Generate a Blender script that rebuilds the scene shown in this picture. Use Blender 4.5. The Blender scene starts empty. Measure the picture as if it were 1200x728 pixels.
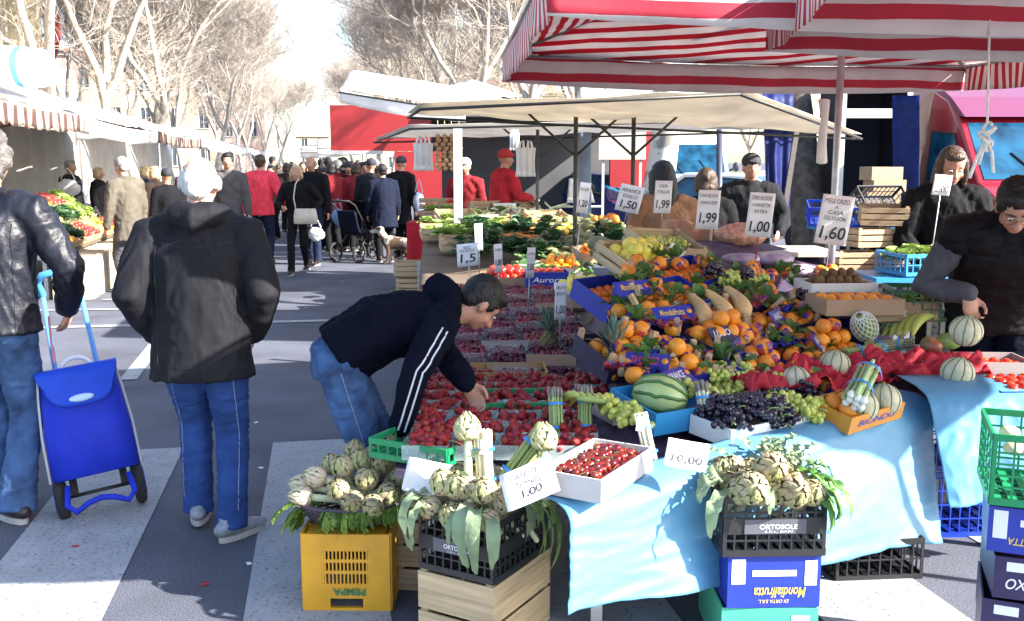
import bpy, bmesh, math, random
from mathutils import Vector, Matrix, noise, Quaternion
import numpy as np
random.seed(7)
R = math.radians
V = Vector
PI = math.pi
scene = bpy.context.scene
COL = scene.collection
# ---------------- camera geometry (metres; the photograph is 1200 x 728) ----------------
F = 1150.0; CH = 1.65; TH = math.atan(174 / F)
CT, ST = math.cos(TH), math.sin(TH)
def ray(px, py):
    dx = (px - 600) / F; dy = (364 - py) / F
    return V((dx, CT + dy * ST, -ST + dy * CT))
def at(px, py, t):
    return V((0, 0, CH)) + ray(px, py) * t
def on_z(px, py, z=0.0):
    r = ray(px, py); return V((0, 0, CH)) + r * ((z - CH) / r.z)
SD = V((-0.190, 0.982, 0)); SR = V((0.982, 0.190, 0))      # along the street, and to its right
def st(s, o, z=0.0):                                       # street coordinates: s along, o to the right
    p = SD * s + SR * o; p.z = z; return p
SYAW = math.atan2(SD.x * -1, SD.y)                         # rotation about z that turns +Y into the street direction
# ---------------- materials ----------------
MATS = {}
def mat(name, col, rough=0.6, var=0.12, scale=20.0, bump=0.0, bscale=60.0, metal=0.0, trans=0.0, transl=0.0, coat=0.0,
        col2=None, rnd=0.0, spec=0.5, emit=0.0, alpha=1.0, sss=0.0, stretch=None, sharp=False):
    if name in MATS: return MATS[name]
    m = bpy.data.materials.new(name); m.use_nodes = True
    nt = m.node_tree; N = nt.nodes; L = nt.links
    b = N['Principled BSDF']; out = N['Material Output']
    c = (col[0], col[1], col[2], 1)
    b.inputs['Roughness'].default_value = rough
    b.inputs['Metallic'].default_value = metal
    b.inputs['Specular IOR Level'].default_value = spec
    b.inputs['Coat Weight'].default_value = coat
    b.inputs['Transmission Weight'].default_value = trans
    b.inputs['Alpha'].default_value = alpha
    if sss:
        b.inputs['Subsurface Weight'].default_value = sss; b.inputs['Subsurface Radius'].default_value = (1, .4, .2); b.inputs['Subsurface Scale'].default_value = .01
    tc = N.new('ShaderNodeTexCoord')
    vec = tc.outputs['Object']
    if stretch:
        mp = N.new('ShaderNodeMapping'); mp.inputs['Scale'].default_value = stretch
        L.new(vec, mp.inputs['Vector']); vec = mp.outputs['Vector']
    if var > 0 or col2:
        n = N.new('ShaderNodeTexNoise'); n.inputs['Scale'].default_value = scale; n.inputs['Detail'].default_value = 4
        L.new(vec, n.inputs['Vector'])
        r = N.new('ShaderNodeValToRGB')
        e = r.color_ramp.elements
        if sharp: e[0].position = .47; e[1].position = .53
        else: e[0].position = .3; e[1].position = .7
        lo = tuple(x * (1 - var) for x in col) + (1,)
        hi = (tuple(col2) if col2 else tuple(min(1, x * (1 + var)) for x in col)) + (1,)
        e[0].color = lo; e[1].color = hi
        L.new(n.outputs['Fac'], r.inputs['Fac'])
        src = r.outputs['Color']
        if rnd:
            oi = N.new('ShaderNodeObjectInfo'); hs = N.new('ShaderNodeHueSaturation')
            mr = N.new('ShaderNodeMapRange'); mr.inputs['To Min'].default_value = 1 - rnd; mr.inputs['To Max'].default_value = 1 + rnd
            L.new(oi.outputs['Random'], mr.inputs['Value']); L.new(mr.outputs['Result'], hs.inputs['Value'])
            mr2 = N.new('ShaderNodeMapRange'); mr2.inputs['To Min'].default_value = .5 - rnd * .04; mr2.inputs['To Max'].default_value = .5 + rnd * .06
            L.new(oi.outputs['Random'], mr2.inputs['Value']); L.new(mr2.outputs['Result'], hs.inputs['Hue'])
            L.new(src, hs.inputs['Color']); src = hs.outputs['Color']
        L.new(src, b.inputs['Base Color'])
        if transl:
            tr = N.new('ShaderNodeBsdfTranslucent'); mx = N.new('ShaderNodeMixShader'); mx.inputs['Fac'].default_value = transl
            L.new(src, tr.inputs['Color']); L.new(b.outputs[0], mx.inputs[1]); L.new(tr.outputs[0], mx.inputs[2]); L.new(mx.outputs[0], out.inputs[0])
    else:
        b.inputs['Base Color'].default_value = c
    if bump:
        n2 = N.new('ShaderNodeTexNoise'); n2.inputs['Scale'].default_value = bscale; n2.inputs['Detail'].default_value = 5
        L.new(vec, n2.inputs['Vector'])
        bp = N.new('ShaderNodeBump'); bp.inputs['Strength'].default_value = bump; bp.inputs['Distance'].default_value = .01
        L.new(n2.outputs['Fac'], bp.inputs['Height']); L.new(bp.outputs['Normal'], b.inputs['Normal'])
    if emit:
        b.inputs['Emission Color'].default_value = c; b.inputs['Emission Strength'].default_value = emit
    MATS[name] = m; return m
# ---------------- mesh builder ----------------
def basis(d, side=None):
    d = V(d).normalized()
    s = V(side) if side is not None else (V((1, 0, 0)) if abs(d.x) < .8 else V((0, 1, 0)))
    s = (s - d * s.dot(d))
    if s.length < 1e-5: s = d.orthogonal()
    s.normalize(); return s, d.cross(s).normalized(), d
class MB:
    def __init__(s): s.v = []; s.f = []; s.mi = []; s.cur = 0; s.sm = []; s.smooth = False
    def add(s, vs, fs, smooth=None):
        o = len(s.v); s.v += [tuple(p) for p in vs]
        s.f += [tuple(i + o for i in f) for f in fs]; s.mi += [s.cur] * len(fs); s.sm += [s.smooth if smooth is None else smooth] * len(fs)
    def join(s, me, M=Matrix()):
        o = len(s.v); s.v += [tuple(M @ V(p)) for p in me.v]; s.f += [tuple(i + o for i in f) for f in me.f]; s.mi += me.mi; s.sm += me.sm
    def box(s, c, size, M=None, taper=0):
        c = V(c); x, y, z = size[0] / 2, size[1] / 2, size[2] / 2
        P = []
        for dz in (-1, 1):
            k = 1 - taper * (dz > 0)
            for dx, dy in ((-1, -1), (1, -1), (1, 1), (-1, 1)):
                p = c + V((dx * x * k, dy * y * k, dz * z)); P.append(M @ p if M is not None else p)
        s.add(P, [(0, 3, 2, 1), (4, 5, 6, 7), (0, 1, 5, 4), (1, 2, 6, 5), (2, 3, 7, 6), (3, 0, 4, 7)], False)
    def bar(s, a, b, w, h, side=None):
        a = V(a); b = V(b); x, y, d = basis(b - a, side)
        P = [q + x * (i * w / 2) + y * (j * h / 2) for q in (a, b) for i, j in ((-1, -1), (1, -1), (1, 1), (-1, 1))]
        s.add(P, [(0, 3, 2, 1), (4, 5, 6, 7), (0, 1, 5, 4), (1, 2, 6, 5), (2, 3, 7, 6), (3, 0, 4, 7)], False)
    def loft(s, pts, ra, rb=None, side=None, n=12, cap=True, smooth=True, round_=True):
        pts = [V(p) for p in pts]; k = len(pts)
        ra = [ra] * k if isinstance(ra, (int, float)) else list(ra)
        rb = list(ra) if rb is None else ([rb] * k if isinstance(rb, (int, float)) else list(rb))
        if cap and round_:
            d0 = (pts[0] - pts[1]).normalized(); d1 = (pts[-1] - pts[-2]).normalized()
            r0 = min(ra[0], rb[0]); r1 = min(ra[-1], rb[-1])
            p0 = [pts[0] + d0 * r0 * .85, pts[0] + d0 * r0 * .5]; p1 = [pts[-1] + d1 * r1 * .5, pts[-1] + d1 * r1 * .85]
            pts = p0 + pts + p1
            ra = [ra[0] * .5, ra[0] * .86] + ra + [ra[-1] * .86, ra[-1] * .5]; rb = [rb[0] * .5, rb[0] * .86] + rb + [rb[-1] * .86, rb[-1] * .5]
            k = len(pts)
        vs = []; x = None
        for i, p in enumerate(pts):
            d = (pts[min(i + 1, k - 1)] - pts[max(i - 1, 0)])
            if d.length < 1e-7: d = V((0, 0, 1))
            x, y, d = basis(d, side if side is not None else x)
            for j in range(n):
                a = 2 * PI * j / n
                vs.append(p + x * (math.cos(a) * ra[i]) + y * (math.sin(a) * rb[i]))
        fs = []
        for i in range(k - 1):
            for j in range(n):
                j2 = (j + 1) % n
                fs.append((i * n + j, i * n + j2, (i + 1) * n + j2, (i + 1) * n + j))
        if cap:
            fs.append(tuple(range(n - 1, -1, -1))); fs.append(tuple((k - 1) * n + j for j in range(n)))
        s.add(vs, fs, smooth)
    def tube(s, a, b, r0, r1=None, n=10, round_=False): s.loft([a, b], [r0, r0 if r1 is None else r1], n=n, round_=round_)
    def ell(s, c, r, M=None, nu=12, nv=8, fn=None):
        c = V(c); r = (r, r, r) if isinstance(r, (int, float)) else r
        vs = []; fs = []
        for i in range(1, nv):
            ph = PI * i / nv
            for j in range(nu):
                a = 2 * PI * j / nu
                p = V((math.sin(ph) * math.cos(a), math.sin(ph) * math.sin(a), math.cos(ph)))
                k = fn(p) if fn else 1.0
                p = V((p.x * r[0] * k, p.y * r[1] * k, p.z * r[2] * k)); vs.append(c + (M @ p if M is not None else p))
        for s_ in (1, -1):
            p = V((0, 0, s_)); k = fn(p) if fn else 1.0
            p = V((0, 0, s_ * r[2] * k)); vs.append(c + (M @ p if M is not None else p))
        T = len(vs) - 2; B = T + 1
        for i in range(nv - 2):
            for j in range(nu):
                j2 = (j + 1) % nu; fs.append((i * nu + j, (i + 1) * nu + j, (i + 1) * nu + j2, i * nu + j2))
        for j in range(nu):
            j2 = (j + 1) % nu; fs.append((T, j, j2)); fs.append((B, (nv - 2) * nu + j2, (nv - 2) * nu + j))
        s.add(vs, fs, True)
    def sheet(s, fn, nu, nv, thick=0.0, smooth=True):
        """surface fn(u,v) in [0,1]^2; with a thickness it is closed"""
        g = [[V(fn(i / nu, j / nv)) for j in range(nv + 1)] for i in range(nu + 1)]
        idx = lambda i, j: i * (nv + 1) + j
        vs = [p for row in g for p in row]
        fs = [(idx(i, j), idx(i + 1, j), idx(i + 1, j + 1), idx(i, j + 1)) for i in range(nu) for j in range(nv)]
        if thick:
            nn = []
            for i in range(nu + 1):
                for j in range(nv + 1):
                    du = g[min(i + 1, nu)][j] - g[max(i - 1, 0)][j]; dv = g[i][min(j + 1, nv)] - g[i][max(j - 1, 0)]
                    c = du.cross(dv); nn.append(g[i][j] - (c.normalized() if c.length > 1e-9 else V((0, 0, 1))) * thick)
            o = len(vs); vs += nn
            fs += [(o + idx(i, j), o + idx(i, j + 1), o + idx(i + 1, j + 1), o + idx(i + 1, j)) for i in range(nu) for j in range(nv)]
            for i in range(nu):
                fs.append((idx(i, 0), o + idx(i, 0), o + idx(i + 1, 0), idx(i + 1, 0))); fs.append((idx(i, nv), idx(i + 1, nv), o + idx(i + 1, nv), o + idx(i, nv)))
            for j in range(nv):
                fs.append((idx(0, j), idx(0, j + 1), o + idx(0, j + 1), o + idx(0, j))); fs.append((idx(nu, j), o + idx(nu, j), o + idx(nu, j + 1), idx(nu, j + 1)))
        s.add(vs, fs, smooth)
    def prism(s, poly, y0, y1, M=None):
        """polygon in x-z extruded in y"""
        n = len(poly); P = [V((x, y0, z)) for x, z in poly] + [V((x, y1, z)) for x, z in poly]
        if M is not None: P = [M @ p for p in P]
        s.add(P, [tuple(range(n)), tuple(range(2 * n - 1, n - 1, -1))] + [(i, i + n, (i + 1) % n + n, (i + 1) % n) for i in range(n)], False)
    def mesh(s, name, mats):
        me = bpy.data.meshes.new(name); me.from_pydata(s.v, [], s.f)
        for m in (mats if isinstance(mats, (list, tuple)) else [mats]): me.materials.append(m)
        me.polygons.foreach_set('material_index', s.mi); me.polygons.foreach_set('use_smooth', s.sm)
        me.update(); return me
def remesh(mb, name, m, voxel, smooth=4, noise_amp=0.0, nfreq=(12, 12, 5), fn=None, deci=0):
    me = mb.mesh(name, [m]); o = bpy.data.objects.new('tmp', me); COL.objects.link(o)
    md = o.modifiers.new('r', 'REMESH'); md.mode = 'VOXEL'; md.voxel_size = voxel
    if smooth:
        ms = o.modifiers.new('s', 'SMOOTH'); ms.iterations = smooth; ms.factor = .5
    dg = bpy.context.evaluated_depsgraph_get(); dg.update()
    e = o.evaluated_get(dg); r = bpy.data.meshes.new_from_object(e)
    bpy.data.objects.remove(o); bpy.data.meshes.remove(me)
    r.name = name; r.materials.clear(); r.materials.append(m)
    n = len(r.vertices)
    if (noise_amp or fn) and n:
        co = np.empty(n * 3, 'f'); r.vertices.foreach_get('co', co); co = co.reshape(-1, 3)
        no = np.array([v.normal[:] for v in r.vertices], 'f')
        d = np.zeros(n, 'f')
        if noise_amp:
            a = np.array(nfreq)
            for i in range(n):
                q = V(co[i] * a); w_ = noise.noise(q * .6) * 1.2; q2 = q + V((w_, w_, w_)); d[i] = noise_amp * (.55 * noise.noise(q) + .75 * (1 - abs(noise.noise(q2 * 1.3 + V((9, 3, 1)))) * 2.6) + .35 * (1 - abs(noise.noise(q2 * 3.1)) * 2.6))
        co = co + no * d[:, None]
        if fn:
            for i in range(n): co[i] = fn(V(co[i]))
        r.vertices.foreach_set('co', co.ravel())
    r.polygons.foreach_set('use_smooth', [True] * len(r.polygons)); r.update()
    return r
# ---------------- objects ----------------
def put(name, data, parent=None, loc=None, rot=None, M=None, label=None, cat=None, group=None, kind=None, mats=None):
    o = bpy.data.objects.new(name, data); COL.objects.link(o)
    if parent is not None: o.parent = parent
    if M is not None: o.matrix_basis = M
    else:
        if loc is not None: o.location = loc
        if rot is not None: o.rotation_euler = rot if isinstance(rot, (tuple, list, Vector)) else (0, 0, rot)
    if label: o['label'] = label
    if cat: o['category'] = cat
    if group: o['group'] = group
    if kind: o['kind'] = kind
    if mats:
        for i, m in enumerate(mats):
            if m is not None and i < len(o.material_slots): o.material_slots[i].link = 'OBJECT'; o.material_slots[i].material = m
    return o
def spawn(T, label=None, cat=None, group=None, over=None, kind=None, **k):
    """T = (name, mesh or None, [kids], [part label]); kids are T tuples, or (T, matrix) pairs"""
    def rec(t, parent, first, **kk):
        o = put(t[0], t[1], parent, mats=(over or {}).get(t[0]), **kk)
        if len(t) > 3 and t[3] and not first: o['label'] = t[3]
        for c in t[2]:
            if isinstance(c[0], tuple): rec(c[0], o, False, M=c[1])
            else: rec(c, o, False)
        return o
    return rec(T, None, True, label=label, cat=cat, group=group, kind=kind, **k)
def single(name, mb, mats, label, cat, group=None, kind=None, **k):
    return put(name, mb.mesh(name, mats) if isinstance(mb, MB) else mb, label=label, cat=cat, group=group, kind=kind, **k)
def TR(loc, rz=0, rx=0, ry=0, s=1.0):
    return Matrix.Translation(V(loc)) @ Matrix.Rotation(rz, 4, 'Z') @ Matrix.Rotation(ry, 4, 'Y') @ Matrix.Rotation(rx, 4, 'X') @ Matrix.Diagonal((s, s, s, 1) if isinstance(s, (int, float)) else (*s, 1))
def axes(o, x, y, z):
    """matrix with the given origin and axes"""
    M = Matrix.Identity(4)
    for i, a in enumerate((x, y, z)):
        for j in range(3): M[j][i] = a[j]
    for j in range(3): M[j][3] = o[j]
    return M
# ---------------- lettering ----------------
_tc = {}
def text_mb(s, h=0.05, wid=None, shear=0.0, jit=0.0, bold=0.0, depth=0.0006):
    """upright text in the x-z plane, centred, facing -y"""
    cu = bpy.data.curves.new('t', 'FONT'); cu.body = s; cu.size = 1; cu.shear = shear; cu.offset = bold; cu.align_x = 'CENTER'; cu.resolution_u = 3; cu.extrude = 0; cu.space_line = .85
    o = bpy.data.objects.new('t', cu); COL.objects.link(o)
    dg = bpy.context.evaluated_depsgraph_get(); dg.update(); me = bpy.data.meshes.new_from_object(o.evaluated_get(dg))
    vs = [v.co.copy() for v in me.vertices]; fs = [tuple(p.vertices) for p in me.polygons]
    bpy.data.objects.remove(o); bpy.data.curves.remove(cu); bpy.data.meshes.remove(me)
    mb = MB()
    if not vs: return mb
    x0 = min(v.x for v in vs); x1 = max(v.x for v in vs); y0 = min(v.y for v in vs); y1 = max(v.y for v in vs)
    k = h / max(y1 - y0, 1e-6); kx = k if wid is None else wid / max(x1 - x0, 1e-6)
    P = [V(((v.x - (x0 + x1) / 2) * kx, 0, (v.y - (y0 + y1) / 2) * k)) for v in vs]
    if jit: P = [p + V((noise.noise(p * 60) * jit, 0, noise.noise(p * 45 + V((5, 5, 5))) * jit)) for p in P]
    mb.add(P, fs, False); return mb
def text_at(mb, s, h, loc, wid=None, rz=0, **k):
    mb.join(text_mb(s, h, wid, **k), Matrix.Translation(V(loc)) @ Matrix.Rotation(rz, 4, 'Y'))
# ---------------- people ----------------
SKIN = [mat('skin_%d' % i, c, .5, .10, 9, sss=.15, bump=.08, bscale=120) for i, c in enumerate([(.50, .27, .19), (.42, .21, .14), (.58, .34, .26)])]
def cloth(name, c, rough=.85, var=.18, bump=.35, **k): k.setdefault('spec', .18); return mat(name, c, rough, var, 9, bump=bump, bscale=k.pop('bscale', 70), **k)
def ik(a, b, l1, l2, hint):
    a = V(a); b = V(b); d = b - a; L = min(d.length, (l1 + l2) * .995); d.normalize()
    x = (l1 * l1 - l2 * l2 + L * L) / (2 * L); h = math.sqrt(max(l1 * l1 - x * x, 0))
    hint = V(hint); hint = hint - d * hint.dot(d); hint.normalize()
    return a + d * x + hint * h, a + d * L
def pose(H=1.72, lean=0.0, side=0.0, hip=(0, 0), crouch=0.0, twist=0.0, hp=0.0, hy=0.0, hr=0.0, w=1.0, stoop=0.12,
         lh=None, rh=None, lf=(-.09, 0.02), rf=(.09, -.02), le=(-.5, -.6, -.4), re=(.5, -.6, -.4), lfz=0.0, rfz=0.0):
    """standing figure facing +Y, its left hand at -X.  All joints in metres."""
    J = {}
    pel = V((hip[0], hip[1], .525 * H - crouch)); J['pel'] = pel
    Rt = Matrix.Rotation(side, 3, 'Y') @ Matrix.Rotation(-lean, 3, 'X')
    Rn = Matrix.Rotation(side, 3, 'Y') @ Matrix.Rotation(-(lean + stoop), 3, 'X') @ Matrix.Rotation(twist, 3, 'Z')
    J['Rt'] = Rt; J['Rn'] = Rn
    mid = pel + Rt @ V((0, 0, .13 * H)); chest = mid + Rn @ V((0, 0, .15 * H)); J['mid'] = mid; J['chest'] = chest
    neck = chest + Rn @ V((0, -.005, .025 * H)); J['neck'] = neck
    Rh = Matrix.Rotation(hy, 3, 'Z') @ Matrix.Rotation(side * .3 + hr, 3, 'Y') @ Matrix.Rotation(-(hp), 3, 'X')
    J['Rh'] = Rh
    J['head'] = neck + Rn @ V((0, .01, .035 * H)) + Rh @ V((0, .012 * H, .062 * H))
    sw = .108 * H * w
    for k, sg, hd, el in (('l', -1, lh, le), ('r', 1, rh, re)):
        s = chest + Rn @ V((sg * sw, 0, -.012 * H)); J[k + 'sh'] = s
        if hd is None: hd = s + V((sg * .05 * H, .03 * H, -.325 * H))
        J[k + 'el'], J[k + 'wr'] = ik(s, hd, .165 * H, .15 * H, V((el[0], el[1], el[2])))
    for k, sg, ft, fz in (('l', -1, lf, lfz), ('r', 1, rf, rfz)):
        h = pel + V((sg * .052 * H, 0, -.02 * H)); J[k + 'hip'] = h
        J[k + 'kn'], J[k + 'an'] = ik(h, (ft[0], ft[1], .048 * H + fz), .245 * H, .235 * H, (0, 1, 0))
    J['H'] = H; J['w'] = w
    return J
def hand_mb(mb, wr, d, palm, H, curl=.5, n=6, fat=1.0):
    """wrist, pointing direction, palm normal"""
    d = V(d).normalized(); pn = V(palm); pn = (pn - d * pn.dot(d)).normalized(); x = d.cross(pn).normalized()
    k = H / 1.72
    L = .085 * k
    mb.loft([wr - d * .02, wr + d * L * .35, wr + d * L * .95], [.026 * k * fat, .038 * k * fat, .040 * k * fat], [.020 * k, .017 * k, .014 * k], side=x, n=10)
    for i, (off, ln) in enumerate(((-.030, .070), (-.010, .078), (.011, .073), (.030, .057))):
        b = wr + d * L * .92 + x * off * k * fat; a0 = curl * .8; p = [b - d * .02, b]; q = b; ang = 0
        for j, sl in enumerate((.45, .32, .25)):
            ang += curl * (1.0, 1.1, .8)[j]
            q = q + (d * math.cos(ang) + pn * math.sin(ang)) * ln * sl * k; p.append(q)
        mb.loft(p, [.0085 * k, .0088 * k, .008 * k, .0075 * k, .0062 * k], n=n)
    t0 = wr + d * L * .25 - x * .028 * k * fat
    t1 = t0 - x * .028 * k + d * .022 * k + pn * .008; t2 = t1 + d * .028 * k - x * .004 * k + pn * (.006 + .012 * curl); t3 = t2 + d * .022 * k + x * .006 * k + pn * .012 * curl
    mb.loft([t0, t1, t2, t3], [.013 * k, .012 * k, .0105 * k, .0085 * k], n=n)
def head_mb(mb, J, fine):
    H = J['H']; R3 = J['Rh']; c = J['head']; k = H / 1.72
    P = lambda x, y, z: c + R3 @ V((x * k, y * k, z * k)); M = R3.to_4x4().to_3x3()
    mb.ell(P(0, -.012, .018), (.076 * k, .094 * k, .092 * k), M, 16, 12)          # skull
    mb.ell(P(0, .022, -.035), (.060 * k, .066 * k, .078 * k), M, 14, 10)          # face
    mb.ell(P(0, .052, -.088), (.030 * k, .028 * k, .022 * k), M, 10, 8)           # chin
    mb.loft([P(0, .082, .006), P(0, .098, -.022), P(0, .106, -.034)], [.009 * k, .012 * k, .015 * k], n=8)  # nose
    for s in (-1, 1):
        mb.ell(P(s * .016 , .092, -.037), .009 * k, None, 8, 6)
        mb.ell(P(s * .076, -.006, -.018), (.009 * k, .020 * k, .033 * k), M @ Matrix.Rotation(s * .25, 3, 'Z'), 8, 8)  # ear
        mb.ell(P(s * .030, .070, .022), (.022 * k, .014 * k, .008 * k), M, 8, 6)      # brow
        mb.ell(P(s * .040, .058, -.036), (.020 * k, .022 * k, .022 * k), M, 8, 6)     # cheek
    mb.ell(P(0, .081, -.058), (.024 * k, .010 * k, .006 * k), M, 8, 6); mb.ell(P(0, .079, -.069), (.021 * k, .011 * k, .007 * k), M, 8, 6)
    mb.loft([J['neck'] - (J['Rn'] @ V((0, 0, .05 * H))), J['neck'] + J['Rn'] @ V((0, .004, .01 * H)), P(0, -.01, -.06)], [.066 * k, .056 * k, .054 * k], n=12)
def body_mesh(J, skin, fine=.012, hands=None):
    mb = MB(); H = J['H']; k = H / 1.72; w = J['w']; Rt, Rn = J['Rt'], J['Rn']; X = Rn @ V((1, 0, 0))
    head_mb(mb, J, fine)
    mb.loft([J['pel'] - V((0, 0, .05 * H)), J['pel'], J['mid'], J['chest'] - Rn @ V((0, 0, .03 * H)), J['chest']],
            [.11 * k * w, .115 * k * w, .11 * k * w, .14 * k * w, .10 * k * w], [.075 * k, .08 * k, .08 * k, .10 * k, .06 * k], side=X, n=14)
    for s in 'lr':
        mb.loft([J[s + 'sh'], J[s + 'el'], J[s + 'wr']], [.046 * k, .034 * k, .026 * k], n=10)
        mb.loft([J[s + 'hip'], J[s + 'kn'], J[s + 'an']], [.070 * k, .048 * k, .034 * k], n=10)
        a = J[s + 'an']; mb.loft([a - V((0, .02 * k, .03 * k)), a + V((0, .03 * k, -.045 * k))], [.026 * k, .02 * k], [.02 * k, .015 * k], n=8)
        hd = (hands or {}).get(s, {})
        d = V(hd['d']) if 'd' in hd else (J[s + 'wr'] - J[s + 'el'])
        pn = hd.get('p', V((-1 if s == 'r' else 1, 0, 0)))
        sg = V(pn)
        hand_mb(mb, J[s + 'wr'], d, sg, H, hd.get('curl', .45), n=6)
    return remesh(mb, 'body', skin, fine, 2)
def jacket_mesh(J, m, waist=False, tail=.5, hem=.02, flare=1.0, thick=1.0, sleeve=1.0, voxel=.014, amp=.010, belly=1.0, hood=False, collar=True, cuff=None, short=0.0, sl=1.0):
    """hem: how far below the pelvis joint, in H"""
    mb = MB(); H = J['H']; k = H / 1.72; w = J['w']; Rt, Rn = J['Rt'], J['Rn']; X = Rn @ V((1, 0, 0)); T = thick
    pel, mid, chest = J['pel'], J['mid'], J['chest']; down = (Rt @ V((0, 0, -1))) * tail + V((0, 0, tail - 1)); down.normalize()
    pts = [pel + down * hem * H, pel + down * hem * H * .45, pel + (mid - pel) * .35, mid, chest - Rn @ V((0, 0, .075 * H)), chest - Rn @ V((0, 0, .02 * H)), chest + Rn @ V((0, -.005, .006 * H))]
    ra = [.178 * flare, .172 * (1 + flare) / 2, .165 * belly, .168 * belly, .185, .165, .105]
    rb = [.135 * flare, .132, .128 * belly, .130 * belly, .135, .115, .085]
    if waist: pts = [pel + (mid - pel) * .02] + pts[3:]; ra = [.168] + ra[3:]; rb = [.140] + rb[3:]
    mb.loft(pts, [r * k * w * T for r in ra], [r * k * T for r in rb], side=X, n=18, round_=False)
    for s in 'lr':
        sh, el, wr = J[s + 'sh'], J[s + 'el'], J[s + 'wr']
        sh2 = sh + (chest - sh) * .35
        e2 = wr + (el - wr) * (.04 + short)
        mb.loft([sh2, sh, sh + (el - sh) * .5, el, el + (wr - el) * .5, e2], [.080 * k * T, .078 * k * T, .068 * k * T * sl, .060 * k * T * sl, .054 * k * T * sl, .043 * k * T * sl], n=12, round_=True)
    if collar:
        mb.loft([chest - Rn @ V((0, 0, .01 * H)), J['neck'] + Rn @ V((0, -.004, .022 * H))], [.098 * k * T, .078 * k], [.085 * k * T, .072 * k], side=X, n=14, round_=False)
    if hood:
        c = J['neck'] + Rn @ V((0, -.085 * k, -.01)); mb.loft([c + Rn @ V((-.11, .05, .02)) * k, c + Rn @ V((-.06, -.01, .02)) * k, c + Rn @ V((0, -.035, -.01)) * k, c + Rn @ V((.06, -.01, .02)) * k, c + Rn @ V((.11, .05, .02)) * k], [.045 * k, .058 * k, .07 * k, .058 * k, .045 * k], n=10)
    return remesh(mb, 'jacket', m, voxel, 3, amp * k, (11, 11, 6))
def trousers_mesh(J, m, voxel=.014, fit=1.0, amp=.008, bootcut=1.0):
    mb = MB(); H = J['H']; k = H / 1.72; w = J['w']; pel = J['pel']
    mb.loft([pel + (J['mid'] - pel) * .35, pel, pel - V((0, 0, .05 * H))], [.140 * k * w, .158 * k * w, .15 * k * w], [.105 * k, .125 * k, .11 * k], side=V((1, 0, 0)), n=16, round_=False)
    for s in 'lr':
        h, kn, an = J[s + 'hip'], J[s + 'kn'], J[s + 'an']
        mb.loft([h + V((0, 0, .02 * H)), h + (kn - h) * .45, kn, kn + (an - kn) * .5, an + (kn - an) * .12, an - V((0, 0, .018 * H))],
                [.098 * k * fit, .088 * k * fit, .070 * k * fit, .066 * k * fit, .062 * k * fit * bootcut, .066 * k * fit * bootcut], n=12, round_=False)
    return remesh(mb, 'trousers', m, voxel, 2, amp * k, (10, 10, 22))
def shoe_mb(J, s, yaw=0.0, pitch=0.0):
    H = J['H']; k = H / 1.72; a = J[s + 'an']; mb = MB(); up = MB()
    Rm = Matrix.Rotation(yaw, 3, 'Z') @ Matrix.Rotation(pitch, 3, 'X')
    P = lambda x, y, z: a + Rm @ V((x * k, y * k, z * k))
    z0 = -.048 * 1.72
    # upper
    secs = [(-.068, .032, .030, .045), (-.04, .038, .045, .055), (0, .040, .048, .05), (.05, .044, .036, .038), (.10, .047, .028, .028), (.15, .042, .022, .022), (.178, .028, .016, .018)]
    mb.loft([P(0, y, z0 + .012 + c) for y, rx, rz, c in secs], [rx * k for _, rx, _, _ in secs], [rz * k for _, _, rz, _ in secs], side=Rm @ V((1, 0, 0)), n=14)
    mb.loft([P(0, -.012, z0 + .06), P(0, -.018, z0 + .11)], [.042 * k, .040 * k], [.048 * k, .045 * k], side=Rm @ V((1, 0, 0)), n=12, round_=False)
    # sole
    n = 22; top = []; 
    for i in range(n):
        a_ = 2 * PI * i / n; y = .055 + .132 * math.sin(a_); x = (.043 - .006 * math.sin(a_) * 0 + (.006 if y > .06 else 0)) * math.cos(a_); top.append((x, y))
    vs = [P(x, y, z0 + .028) for x, y in top] + [P(x * 1.03, y * 1.01, z0 + .002) for x, y in top]
    up.add(vs, [tuple(range(n)), tuple(range(2 * n - 1, n - 1, -1))] + [(i + n, (i + 1) % n + n, (i + 1) % n, i) for i in range(n)], False)
    return mb, up
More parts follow.
